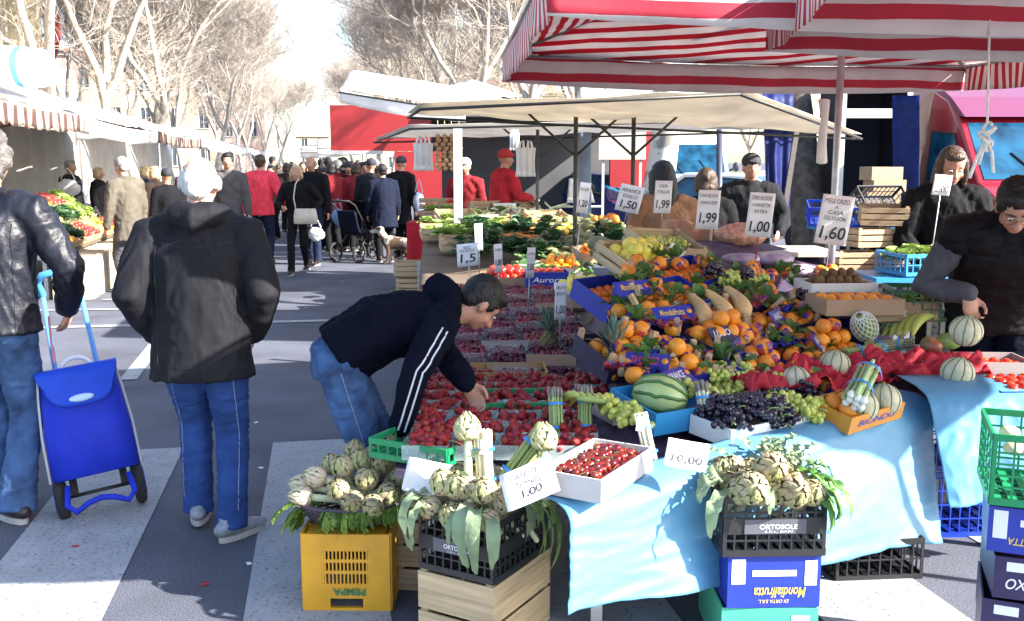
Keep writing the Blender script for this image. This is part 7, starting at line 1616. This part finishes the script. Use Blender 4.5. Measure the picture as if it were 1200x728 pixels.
for i in range(10): spawn(potaT[i % 3], 'brown onion in the green crate at the right edge', 'onion', 'onions in the green crate', M=GM @ TR((-.14 + .07 * (i % 5), -.08 + .12 * (i // 5), .16 + .01 * (i % 3)), i, s=1.15))
# crates under the table
spawn(plastic_crate_T('plastic_crate', BLKCR, .36, .3, .17, 8, 2), 'black plastic crate on the ground under the blue cloth', 'crate', M=TR((at(1028, 687, 3.9).x, at(1028, 687, 3.9).y + .17, .0), R(5)))
p = gpt(1118, 4.35); spawn(plastic_crate_T('plastic_crate', BLUECR, .52, .36, .30, 12, 4), 'deep blue plastic crate standing under the right blue cloth', 'crate', M=TR((p.x + .06, p.y + .2, 0), R(3)))
p = gpt(1140, 4.25); spawn(plastic_crate_T('plastic_crate', BLUECR, .5, .34, .28, 12, 4), 'deep blue plastic crate stacked on the other blue one under the table', 'crate', M=TR((gpt(1118, 4.35).x + .07, gpt(1118, 4.35).y + .2, .305), R(2)))
p = gpt(820, 4.6); spawn(ccb, 'black plastic crate in the dark below the blue cloth', 'crate', M=TR((p.x, p.y, 0), R(20)))
# ---------------- the trolley ----------------
TB = cloth('royal_blue_nylon', (.012, .03, .42), .55, .12, bump=.4, bscale=14); TL = cloth('sunlit_blue_nylon', (.015, .06, .50), .5, .12, bump=.3); PIPE = mat('grey_piping', (.35, .35, .38), .5, 0)  # lid nylon: the bag's royal blue with sunlight put into its colour
tw0 = on_z(79, 609, 0); tw1 = on_z(151, 599, 0)
tcen = (tw0 + tw1) / 2; tax = (tw1 - tw0).normalized(); TRM = axes(tcen, tax, V((-tax.y, tax.x, 0)), (0, 0, 1))
root = put('shopping_trolley', None, M=TRM @ Matrix.Translation((.03, .03, .01)) @ Matrix.Rotation(R(-7), 4, 'Y') @ Matrix.Rotation(R(-15), 4, 'X') @ Matrix.Scale(1.12, 4), label='royal blue wheeled shopping trolley with a light blue handle', cat='trolley')
hw_ = (tw1 - tw0).length / 2; print('trolley half', hw_)
k = hw_ / .15
def ebox(mb, secs, n=28, p_=4):
    vs = []; K = len(secs)
    for (cx, cy, z, a_, b_) in secs:
        for j in range(n):
            t = 2 * PI * j / n; c, s = math.cos(t), math.sin(t); e = 2 / p_; vs.append((cx + math.copysign(abs(c) ** e, c) * a_, cy + math.copysign(abs(s) ** e, s) * b_, z))
    fs = [(i * n + j, i * n + (j + 1) % n, (i + 1) * n + (j + 1) % n, (i + 1) * n + j) for i in range(K - 1) for j in range(n)] + [tuple(range(n - 1, -1, -1)), tuple((K - 1) * n + j for j in range(n))]
    mb.add(vs, fs, True)
mb = MB(); ebox(mb, [(0, 0, .16, .165, .10), (0, 0, .165, .175, .11), (0, 0, .35, .172, .115), (0, 0, .50, .160, .11), (0, 0, .585, .150, .10), (0, 0, .60, .135, .085)]); me = mb.mesh('bag', TB); put('bag', me, root)
for s in (-1, 1):
    mb = MB(); mb.loft([(s * .178, -.112, .165), (s * .176, -.118, .35), (s * .163, -.113, .5), (s * .15, -.10, .6)], .005, n=6); put('piping', mb.mesh('piping', PIPE), root)
mb = MB()
def fn(u, v):     # lid flap over the front
    x = (u - .5) * .325 * (1 - .15 * v ** 3); 
    if v < .45: y = .10 - .215 * (v / .45); z = .612 + .012 * math.sin(PI * v / .45)
    else: k_ = (v - .45) / .55; y = -.122 - .008 * k_; z = .61 - (.155 * math.sqrt(max(0, 1 - (2 * u - 1) ** 4 * .8))) * k_
    return V((x, y, z))
mb.sheet(lambda u, v: fn(1 - u, v), 24, 16, -.006); put('lid', mb.mesh('lid', TL), root)
mb = MB(); mb.ell((0, -.138, .485), (.05, .010, .016), None, 14, 8); put('lid_handle', mb.mesh('lid_handle', mat('pale_blue_badge', (.45, .60, .75), .4, .05)), root)
mb = MB(); mb.loft([V((math.cos(a) * .06, -.0, .615 + math.sin(a) * .05)) for a in [PI * i / 10 for i in range(11)]], .010, n=7); put('grip', mb.mesh('grip', FOAMT), root)
mb = MB()
for s in (-1, 1): mb.tube((s * .10, .10, .10), (s * .075, .13, .98), .011, n=8)
put('frame', mb.mesh('frame', mat('blue_painted_tube', (.10, .30, .70), .35, .05)), root)
HB = mat('light_blue_plastic', (.08, .35, .75), .35, .05)
mb = MB(); mb.loft([(-.075, .13, .97), (-.085, .10, 1.02), (-.06, .06, 1.045), (0, .05, 1.05), (.06, .06, 1.045), (.085, .10, 1.02), (.075, .13, .97)], .016, n=10); put('handle', mb.mesh('handle', HB), root)
mb = MB(); mb.loft([(-.12, -.09, .13), (-.13, -.15, .06), (-.10, -.17, .03), (-.05, -.16, .055), (0, -.155, .065), (.05, -.16, .055), (.10, -.17, .03), (.13, -.15, .06), (.12, -.09, .13)], .012, n=8); put('foot_bar', mb.mesh('foot_bar', TB), root)
for s in (-1, 1):
    mb = MB(); mb.loft([(s * (hw_ - .004), .02, .088), (s * (hw_ + .005), .02, .088), (s * (hw_ + .019), .02, .088), (s * (hw_ + .033), .02, .088), (s * (hw_ + .042), .02, .088)], [.082, .095, .100, .095, .082], n=32, round_=False); wh = put('wheel', mb.mesh('wheel', TYRE), root); mb = MB(); mb.loft([(s * (hw_ - .004), .02, .088), (s * (hw_ + .046), .02, .088)], .058, n=20, round_=False); put('rim', mb.mesh('rim', TB), wh)
mb = MB(); mb.tube((-hw_, .02, .088), (hw_, .02, .088), .008, n=8); mb.bar((-.1, .02, .09), (-.1, .05, .17), .03, .02); mb.bar((.1, .02, .09), (.1, .05, .17), .03, .02); put('axle', mb.mesh('axle', DARKST), root)
# strap from the man's pocket
mb = MB(); a = at(58, 365, 4.5); mb.loft([at(57, 372, 4.5) - a, at(60, 400, 4.45) - a, at(64, 425, 4.4) - a], [.006] * 3, n=6); single('strap', mb, mat('pink_strap', (.45, .15, .18), .6, .1), 'thin pink strap hanging from the hand of the curly-haired man', 'strap', loc=a)
# small litter on the asphalt
for i, (px, py) in enumerate(((88, 640), (300, 495), (306, 548), (240, 684), (292, 660), (470, 325), (560, 640), (400, 330), (120, 545))):
    p = on_z(px, py, .006); mb = MB(); mb.sheet(lambda u, v: V(((u - .5) * .03, (v - .5) * .02, .006 * noise.noise(V((u * 3, v * 3, i))))), 3, 3, .001); single('litter', mb, WHITEP if i % 3 else REDTIS, 'scrap of paper on the asphalt', 'litter', 'scraps of paper on the asphalt', loc=p, rot=i * 1.3)
# ---------------- people in the middle distance ----------------
COATS = {n: cloth(n, c) for n, c in dict(black_wool=(.005, .005, .007), dark_grey_wool=(.012, .012, .015), navy_wool=(.005, .008, .022), brown_suede=(.27, .14, .075), taupe_coat=(.10, .085, .065), grey_overcoat=(.08, .075, .075), coral_jacket=(.80, .06, .09), red_jacket=(.40, .02, .03), olive_jacket=(.05, .05, .03), pale_jacket=(.40, .38, .34), dark_red_coat=(.18, .015, .02), dark_brown_coat=(.022, .013, .010)).items()}
BT = {n: cloth(n, c) for n, c in dict(black_trousers=(.006, .006, .008), navy_trousers=(.014, .02, .05), grey_trousers=(.06, .06, .065)).items()}
GREYHAIR = mat('grey_hair', (.22, .21, .20), .7, .25, 60, bump=.6, bscale=90)
def who(px, t, face_deg, label, top, bot, hair, style, H=1.7, vox=.022, group=None, face=1, **k):
    """face_deg: 0 looks up the street (away), 180 looks at the camera, 90 looks left, -90 right"""
    jk = k.pop('jk', dict(hem=.04, thick=1.05)); loc = k.pop('loc', None) or gpt(px, t)
    J = pose(H, **{a: k[a] for a in list(k) if a in ('lean', 'stoop', 'lh', 'rh', 'le', 're', 'lf', 'rf', 'hp', 'hy', 'w', 'lfz', 'rfz', 'side', 'twist')})
    return person(loc, R(face_deg), J, label, SKIN[k.get('sk', 1)], COATS[top], BT[bot], hair, style, SHOEB, voxel=vox, jk=jk, face=face if face is not None and abs(face_deg) > 60 else None, group=group, bfine=k.get('bf', .016), tr=k.get('tr'))
CAPD = mat('dark_cap', (.02, .022, .03), .8, .1, 20); CAPR = mat('red_cap', (.42, .02, .025), .7, .1, 20)
B = bpy.data
# at the stall
who(775, 7.35, 12, 'woman in a brown suede coat with long dark hair, her back to us', 'brown_suede', 'navy_trousers', BLACKH, 'long', H=1.68, vox=.014, jk=dict(hem=.18, flare=1.1, thick=1.08), hp=.25, lf=(-.1, 0), rf=(.1, 0))
who(822, 8.3, -8, 'woman in black with shoulder-length brown hair beside the brown coat', 'black_wool', 'black_trousers', BROWNH, 'bob', H=1.62, vox=.016, jk=dict(hem=.12, thick=1.05))
who(872, 9.4, 176, 'man in a dark cap and dark jacket facing us behind the price cards', 'dark_grey_wool', 'black_trousers', CAPD, 'cap', H=1.74, vox=.016, jk=dict(hem=.05, thick=1.12), face=0, lh=(-.26, .14, 1.0), rh=(.26, .14, 1.0), w=1.05)
who(1092, 6.8, 172, 'long-haired vendor in a black jacket looking down beside the red van', 'black_wool', 'black_trousers', BROWNH, 'long', H=1.78, vox=.012, jk=dict(hem=.03, thick=1.08), face=0, hp=.45, lh=(-.2, .30, 1.0), rh=(.2, .30, 1.0), bf=.009)
who(588, 13.2, -60, 'vendor in a red jacket and red cap behind the far counter', 'red_jacket', 'navy_trousers', CAPR, 'cap', H=1.75, vox=.018, jk=dict(hem=.02, thick=1.1), lh=(-.15, .35, 1.1), rh=(.15, .35, 1.1), loc=gpt(588, 13.2) + V((0, 0, .08)))
who(547, 14.2, 170, 'vendor in a dark red jacket and pale cap, left of the red-capped one', 'dark_red_coat', 'black_trousers', mat('pale_cap', (.5, .48, .45), .8, .1), 'cap', H=1.72, vox=.018)
# in the street
BAGC = mat('cream_leather', (.52, .46, .36), .5, .1, 8); HB_ = mat('pale_bag', (.7, .7, .7), .5, .1, 8, bump=.5, bscale=15, transl=.2)
def handbag(loc, w_, h_, d_, m, label, strap=None, cat='handbag', plastic=False):
    mb = MB()
    if plastic: mb.ell((0, 0, -h_ * .08), (w_ / 2, d_ / 2, h_ * .42), None, 18, 12, lambda p: (1 - .45 * max(0, p.z)) + .3 * noise.noise(p * 3))
    else: ebox(mb, [(0, 0, -h_ / 2, w_ * .44, d_ * .40), (0, 0, -h_ * .46, w_ * .5, d_ * .5), (0, 0, 0, w_ * .5, d_ * .46), (0, 0, h_ * .36, w_ * .46, d_ * .3), (0, 0, h_ * .44, w_ * .44, d_ * .15)])
    r = put('handbag' if not plastic else 'carrier_bag', mb.mesh('bag', m), loc=loc, label=label, cat=cat)
    s = MB(); s.loft([(-w_ * .30, 0, h_ * .2), (-w_ * .12, 0, h_ * .52), (0, 0, h_ * .62), (w_ * .12, 0, h_ * .52), (w_ * .30, 0, h_ * .2)] if plastic else [(-w_ * .40, 0, h_ * .3), (-w_ * .5, .02, h_ * 1.1), (-w_ * .42, .04, h_ * 1.9), (-w_ * .25, .08, h_ * 2.4)], .010, n=6); put('strap', s.mesh('strap', m), r); return r
who(352, 14.7, 178, 'blonde woman in black walking towards us with a cream shoulder bag', 'black_wool', 'black_trousers', BLONDE, 'bob', H=1.62, vox=.014, jk=dict(hem=.02, thick=1.02), lf=(-.08, -.14), rf=(.08, .20), lfz=.04, face=0, lh=(-.26, .12, .95), rh=(.18, .22, 1.0), w=.98, bf=.011, tr=dict(fit=.85))
handbag(at(358, 253, 14.4), .34, .24, .14, BAGC, 'cream shoulder bag of the blonde woman'); handbag(at(370, 271, 14.6), .26, .30, .14, HB_, 'white plastic bag in the hand of the blonde woman', cat='bag', plastic=True)
who(369, 16.0, 175, 'balding man in black walking close behind the blonde woman', 'black_wool', 'navy_trousers', GREYHAIR, 'ring', H=1.76, vox=.018, sk=1, lf=(-.08, .1), rf=(.08, -.12))
who(308, 16.0, -6, 'person in a coral pink jacket seen from behind', 'coral_jacket', 'navy_trousers', BROWNH, 'short', H=1.78, vox=.014, jk=dict(hem=.07, thick=1.12, flare=1.05), lf=(-.1, .0), rf=(.1, .05), rh=(.34, .08, .95), w=1.05)
handbag(at(291, 262, 15.8), .22, .36, .14, HB_, 'white plastic bag beside the coral pink jacket, on its left', cat='bag', plastic=True)
who(272, 15.0, -165, 'man in a grey overcoat facing us between the white-haired man and the coral jacket', 'grey_overcoat', 'grey_trousers', BLACKH, 'short', H=1.80, vox=.018, jk=dict(hem=.2, thick=1.05), face=0)
who(156, 12.6, 58, 'grey-haired man in a taupe coat standing at the left fruit table', 'taupe_coat', 'grey_trousers', GREYHAIR, 'short', H=1.73, vox=.016, jk=dict(hem=.14, thick=1.06), hp=.2)
who(437, 17.3, 8, 'man in a dark grey coat with his back to us beside the pushchair', 'dark_grey_wool', 'black_trousers', CAPD, 'beanie', H=1.72, jk=dict(hem=.16, thick=1.08))
who(470, 16.9, -25, 'man in a long black coat and flat cap near the red stall', 'black_wool', 'black_trousers', CAPD, 'cap', H=1.76, jk=dict(hem=.18, thick=1.08, flare=1.08))
who(452, 16.4, 20, 'stout person in a dark navy coat bending to the counter, back to us', 'navy_wool', 'black_trousers', BLACKH, 'short', H=1.64, jk=dict(hem=.18, thick=1.15, flare=1.1), lean=.15)
who(392, 18.0, 30, 'person in a dark red coat beside the dark crowd', 'dark_red_coat', 'black_trousers', BLACKH, 'bob', H=1.66, jk=dict(hem=.1, thick=1.05)); handbag(at(396, 250, 17.6), .24, .42, .12, mat('blue_carrier_bag', (.22, .38, .62), .4, .1, 8, bump=.4, bscale=14, transl=.25), 'pale blue plastic bag hanging beside the dark red coat', cat='bag', plastic=True); handbag(at(491, 232, 16.5), .2, .5, .12, mat('grey_carrier_bag', (.35, .38, .5), .4, .1, 8, bump=.4, bscale=14), 'grey-blue plastic bag by the flat-capped man', cat='bag', plastic=True)
# the crowd farther up: a few figures built, then copied
crowd = [(322, 21, 170, 'black_wool', BLACKH, 'short'), (338, 23, 8, 'dark_brown_coat', BROWNH, 'bob'), (384, 21, 175, 'navy_wool', GREYHAIR, 'short'), (404, 20, -10, 'dark_grey_wool', BLACKH, 'short'), (416, 22, 160, 'black_wool', BLONDE, 'bob'), (427, 20, 12, 'black_wool', CAPD, 'beanie')]
base_people = [who(px, t, a, 'dark-coated shopper in the crowd up the street', c, 'black_trousers', h, s, H=1.6 + .05 * (i % 4), vox=.032, group='shoppers crowding the street beyond the blonde woman', bf=.022, jk=dict(hem=.1 + .03 * (i % 3), thick=1.07)) for i, (px, t, a, c, h, s) in enumerate(crowd)]
rc = random.Random(21); cols = list(COATS.values()); wts = ['black_wool', 'dark_grey_wool', 'navy_wool', 'dark_brown_coat', 'black_wool', 'taupe_coat', 'dark_red_coat', 'grey_overcoat', 'black_wool', 'olive_jacket']
def copy_person(src, loc, yaw, label, group, coat=None, sc=1.0):
    r = src.copy(); COL.objects.link(r); r.location = loc; r.rotation_euler = (0, 0, yaw); r.scale = (sc, sc, sc); r['label'] = label; r['group'] = group
    for ch in list(src.children):
        c = ch.copy(); COL.objects.link(c); c.parent = r
        if coat and c.name.startswith('jacket'): c.material_slots[0].link = 'OBJECT'; c.material_slots[0].material = COATS[coat]
    return r
k = 0
for i in range(34):
    s = rc.uniform(19, 46); wd = .95 + s * .012; o = rc.uniform(-1.5, 1.25) * wd
    if s < 23 and o < -.6: continue
    copy_person(base_people[i % 6], st(s, o), R(rc.choice((0, 180, 175, -10, 20, 60, -70)) + 11), 'dark-coated shopper in the crowd up the street', 'shoppers crowding the street beyond the blonde woman', wts[rc.randrange(10)], rc.uniform(.94, 1.05))
for i in range(26):
    copy_person(base_people[(i * 5) % 6], st(rc.uniform(18.2, 30), rc.uniform(-.1, 1.5)), R(rc.choice((0, 180, 170, -20, 30, 80, -60)) + 11), 'dark-coated shopper in the crowd up the street', 'shoppers crowding the street beyond the blonde woman', wts[rc.randrange(10)], rc.uniform(.92, 1.03))
# at the left stall
for px, t, a, c, lb, sc in ((86, 17.4, -100, 'dark_grey_wool', 'vendor in grey at the left stall holding a white bag', 1.0), (118, 18.5, -90, 'black_wool', 'vendor in black farther inside the left stall', .98), (190, 15.5, 60, 'dark_brown_coat', 'shopper in brown at the left stall behind the white-haired man', 1.0), (203, 14.2, 40, 'black_wool', 'shopper in black leaning over the left stall', .95), (178, 17.2, 70, 'navy_wool', 'shopper in navy farther along the left stall', 1.0), (232, 19.5, 70, 'black_wool', 'shopper in black near the third left awning', 1.0), (222, 22.0, 10, 'dark_red_coat', 'shopper in dark red near the third left awning', 1.0)):
    copy_person(base_people[int(px) % 6], gpt(px, t), R(a), lb, 'people at the left stall', c, sc)
handbag(at(80, 216, 16.9), .40, .44, .14, HB_, 'white plastic bag held up by the vendor at the left stall', cat='bag', plastic=True)
# pushchair and dog
root = put('pushchair', None, loc=gpt(421, 16.6), rot=(0, 0, R(60)), label='dark pushchair with big wheels in front of the crowd', cat='pushchair')
for x, y in ((-.3, -.25), (-.3, .25), (.4, 0)):
    mb = MB(); mb.loft([V((x + math.cos(a) * .15, y, .16 + math.sin(a) * .15)) for a in [2 * PI * i / 20 for i in range(21)]], .022, n=6, cap=False); mb.tube((x, y - .03, .16), (x, y + .03, .16), .03, n=8); 
    for i in range(5): a = i * 1.256; mb.tube((x, y, .16), (x + math.cos(a) * .15, y, .16 + math.sin(a) * .15), .006, n=4)
    put('wheel', mb.mesh('wheel', TYRE), root)
mb = MB()
for s in (-1, 1): mb.loft([(.4, s * .02, .16), (0, s * .2, .5), (-.35, s * .22, .95), (-.5, s * .22, 1.02)], .014, n=6); mb.tube((-.3, s * .24, .18), (.05, s * .2, .52), .013, n=6)
mb.tube((-.5, -.22, 1.02), (-.5, .22, 1.02), .018, n=8); put('frame', mb.mesh('frame', DARKST), root)
mb = MB(); mb.sheet(lambda u, v: V((-.32 + .52 * v - .1 * math.sin(PI * v), (u - .5) * .38, .85 - .42 * math.sin(PI / 2 * min(1, v * 1.6)) + .06 * (v > .7) * (v - .7) * 3)), 8, 12, .03); put('seat', mb.mesh('seat', COATS['navy_wool']), root)
mb = MB(); mb.sheet(lambda u, v: V((-.2 + .22 * math.cos(-.3 + 1.9 * v), (u - .5) * .42, .78 + .24 * math.sin(-.3 + 1.9 * v))), 8, 8, .008); put('hood', mb.mesh('hood', COATS['black_wool']), root)
DOGF = mat('dog_fur', (.10, .055, .03), .9, .3, 5, bump=.7, bscale=50, col2=(.42, .38, .34), sharp=True)
def dog(loc, yaw, label):
    mb = MB(); r = put('dog', None, loc=loc, rot=(0, 0, yaw), label=label, cat='dog')
    mb.loft([(-.22, 0, .33), (-.12, 0, .34), (.05, 0, .34), (.17, 0, .35), (.24, 0, .40)], [.075, .085, .095, .105, .07], [.085, .09, .11, .125, .075], side=V((0, 1, 0)), n=12)
    mb.loft([(.22, 0, .40), (.29, 0, .50), (.31, 0, .54)], [.07, .06, .055], n=10); mb.ell((.33, 0, .56), (.075, .06, .06)); mb.loft([(.37, 0, .545), (.46, 0, .525)], [.04, .026], n=8)
    for s in (-1, 1):
        mb.loft([(.30, s * .05, .60), (.28, s * .075, .58), (.29, s * .08, .51)], [.016, .022, .012], [.01, .01, .006], n=8)
        mb.loft([(.17, s * .07, .33), (.16, s * .075, .20), (.18, s * .075, .11), (.18, s * .075, .03), (.21, s * .075, .018)], [.045, .030, .021, .019, .022], n=8)
        mb.loft([(-.18, s * .065, .33), (-.13, s * .07, .22), (-.24, s * .07, .13), (-.22, s * .07, .03), (-.19, s * .07, .018)], [.062, .045, .023, .019, .022], n=8)
    mb.loft([(-.25, 0, .37), (-.34, 0, .42), (-.38, 0, .52), (-.33, 0, .60)], [.022, .026, .026, .012], n=8)
    put('body', remesh(mb, 'body', DOGF, .012, 2, .004, (30, 30, 30)), r)
    e = MB(); [e.ell((.385, s * .035, .575), .009) for s in (-1, 1)]; e.ell((.487, 0, .53), .014); put('eyes_and_nose', e.mesh('eyes_and_nose', EYED), r)
    c = MB(); c.loft([V((.265 + math.cos(a) * .01, math.cos(a) * .062, .47 + math.sin(a) * .06)) for a in [2 * PI * i / 16 for i in range(17)]], .008, n=5, cap=False); put('collar', c.mesh('collar', CAPR), r)
dog(gpt(468, 16.0), R(170), 'brown and white dog standing behind the shoppers near the red stall')
# ---------------- left fruit table ----------------
LT0, LT1 = 12.6, 17.2
mb = MB()
def S2(s, o): return .56 + (-.5 * (o + 3.15))
mb.sheet(lambda u, v: st(lerp(LT1, LT0, u), lerp(-3.15, -4.4, v), S2(0, lerp(-3.15, -4.4, v)) - .03), 4, 4, -.03); root = put('display_table', None, label='sloping fruit table of the left stall under the white awning', cat='table'); put('table_top', mb.mesh('table_top', DTOP), root)
for s in (LT0 + .1, LT1 - .1):
    for o in (-3.3, -4.3): mb = MB(); h = S2(0, o) - .07; mb.box((0, 0, h / 2), (.05, .05, h)); put('leg', mb.mesh('leg', STEEL), root, loc=st(s, o))
WCB = wood_crate_T(.34, .46, .50, 1, m=mat('sunlit_pale_wood', (.55, .45, .32), .8, .15, 6))
for i in range(9): spawn(WCB, 'pale wooden crate on end in front of the left fruit table', 'crate', 'pale wooden crates along the left fruit table', M=TR(st(12.75 + i * .46, -2.98), SYAW + PI / 2))
LC = wood_crate_T(.42, .32, .10, 2); rl = random.Random(8)
kinds = [(oranges, 'orange', 'orange'), (apples, 'apple', 'apple'), (lettT, 'lettuce', 'lettuce'), (tomatoes, 'tomato', 'tomato'), (lemons, 'lemon', 'lemon'), (spin, 'leafy greens', 'leafy greens'), (lettT, 'lettuce', 'lettuce'), ([aubT], 'aubergine', 'aubergine')]
for a in range(9):
    for b in range(3):
        s = 12.85 + a * .47; o = -3.3 - b * .38; M = TR(st(s, o, S2(0, o) - .02), SYAW - PI / 2 + PI, 0, 0) 
        M = Matrix.Translation(st(s, o, S2(0, o) - .01)) @ Matrix.Rotation(SYAW + PI / 2, 4, 'Z') @ Matrix.Rotation(R(26), 4, 'X')
        spawn(LC, 'wooden fruit crate on the sloping left table', 'crate', 'fruit crates on the left table', M=M)
        T, nm, cat = kinds[(a // 2 + b * 3) % 8] if b else kinds[(0, 0, 5, 3, 1, 4, 0, 3, 1)[a]]
        big = T in (lettT, spin)
        nx, ny = (3, 2) if big or T[0] is aubT else (5, 4)
        for i in range(nx):
            for j in range(ny):
                spawn(rl.choice(T), '%s in the crates on the left table' % ('green ' + nm if big else 'glossy ' + nm), cat, '%s on the left table' % nm, M=M @ TR(((i - (nx - 1) / 2) * .40 / nx, (j - (ny - 1) / 2) * .31 / ny, .09 + rl.uniform(0, .03)), rl.uniform(0, 6), rl.uniform(-.4, .4), 0, 1.15))
# inner back wall of the left stalls
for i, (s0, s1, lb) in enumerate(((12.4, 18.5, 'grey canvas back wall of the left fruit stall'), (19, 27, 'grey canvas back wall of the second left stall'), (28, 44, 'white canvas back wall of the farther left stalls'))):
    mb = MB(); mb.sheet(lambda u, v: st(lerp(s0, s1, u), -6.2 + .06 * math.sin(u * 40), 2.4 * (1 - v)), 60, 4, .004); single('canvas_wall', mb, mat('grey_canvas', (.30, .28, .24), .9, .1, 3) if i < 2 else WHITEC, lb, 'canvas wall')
# ---------------- right background: counter of the far stall ----------------
REDC = cloth('red_tablecloth_cloth', (.48, .02, .03), .7, .1, bump=.3)
o = gpt(512, 13.4); mb = MB(); mb.box((0, .3, .80), (.75, .6, .03)); root = put('display_table', mb.mesh('table_top', DTOP), loc=o, label='small table under a red cloth left of the lettuces', cat='table')
mb = MB(); mb.sheet(lambda u, v: V(((u - .5) * .80, -.015 - .02 * math.sin(u * 25) * v, .83 - .75 * v)), 40, 6, .004); mb.sheet(lambda u, v: V((-.40 - .02 * math.sin(u * 19) * v, .62 * u, .83 - .75 * v)), 30, 6, .004); mb.sheet(lambda u, v: V(((u - .5) * .80, .62 * v, .835)), 4, 4, .004)
single('tablecloth', mb, REDC, 'red cloth over the small table left of the lettuces', 'tablecloth', loc=o)
for i in range(8): spawn(LC, 'shallow egg or fruit tray stacked on the red cloth', 'tray', 'trays stacked on the red cloth', M=TR(o + V((-.12 + .26 * (i % 2), .3, .84 + .085 * (i // 2))), 0, 0, 0, .62))
o = gpt(560, 12.8); mb = MB(); mb.box((0, .35, .5), (.95, .7, .95)); root = put('counter', mb.mesh('counter', mat('white_counter', (.55, .53, .52), .5, .06)), loc=o, label='white counter in front of the red-capped vendor', cat='counter')
mb = MB(); mb.box((0, .35, .985), (1.0, .75, .02)); put('counter_top', mb.mesh('counter_top', STEEL), root)
for i, (dx, lb) in enumerate(((-.35, 'carton of pink produce on the left end of the white counter'), (0, 'carton of pink produce in the middle of the white counter'), (.33, 'carton of pink produce on the right end of the white counter'))):
    M = TR(o + V((dx, .3, 1.0)), R(i * 5)); spawn(carton_T(.30, .26, .12, WHITEP if i == 2 else CARD, name='cardboard_box'), lb, 'box', M=M); fill(M, .28, .24, .07, .034, lambda q: place(FR.choice(apples), M, q, 'pinkish apple in the cartons on the white counter', 'apple', 'apples on the white counter'), 2)
# hanging net bags and bunches in the far stall
GARL = mat('garlic_tan', (.50, .30, .16), .7, .3, 20)
for i, px in enumerate((513, 521, 529, 538)):
    a = at(px, 160, 12.4); mb = MB()
    for j in range(9): mb.ell((.02 * math.sin(j * 2.4), .02 * math.cos(j * 2.4), -.05 * j), (.035, .035, .03), None, 8, 6)
    mb.tube((0, 0, .35), (0, 0, -.4), .004, n=4); single('garlic_braid', mb, GARL, 'tan braid of bulbs hanging in the far stall', 'garlic braid', 'garlic braids hanging in the far stall', loc=a)
post('canopy_post', 538, 10.9, 152, 290, .045, mat('pale_post', (.50, .49, .47), .6, .08), 'thick pale post in front of the far counter', 'post', square=True)
post('lamp_post', 685, 13.0, 150, 280, .09, mat('blue_grey_post', (.16, .20, .27), .5, .2, 3), 'blue grey street post behind the canopy poles', 'post'); post('sign_post', 843, 11.0, 152, 262, .035, mat('dark_blue_post', (.03, .035, .06), .5, .1), 'dark blue post between the two women and the capped man', 'post')
o = gpt(727, 16.0); mb = MB(); mb.box((0, 0, 2.0), (.75, .04, .62)); mb.box((-.3, .03, .9), (.04, .03, 1.8)); mb.box((.3, .03, .9), (.04, .03, 1.8)); single('notice_board', mb, mat('cream_board', (.50, .46, .36), .7, .06, 4), 'cream notice board on legs left of the pale tree trunk', 'notice board', loc=o)
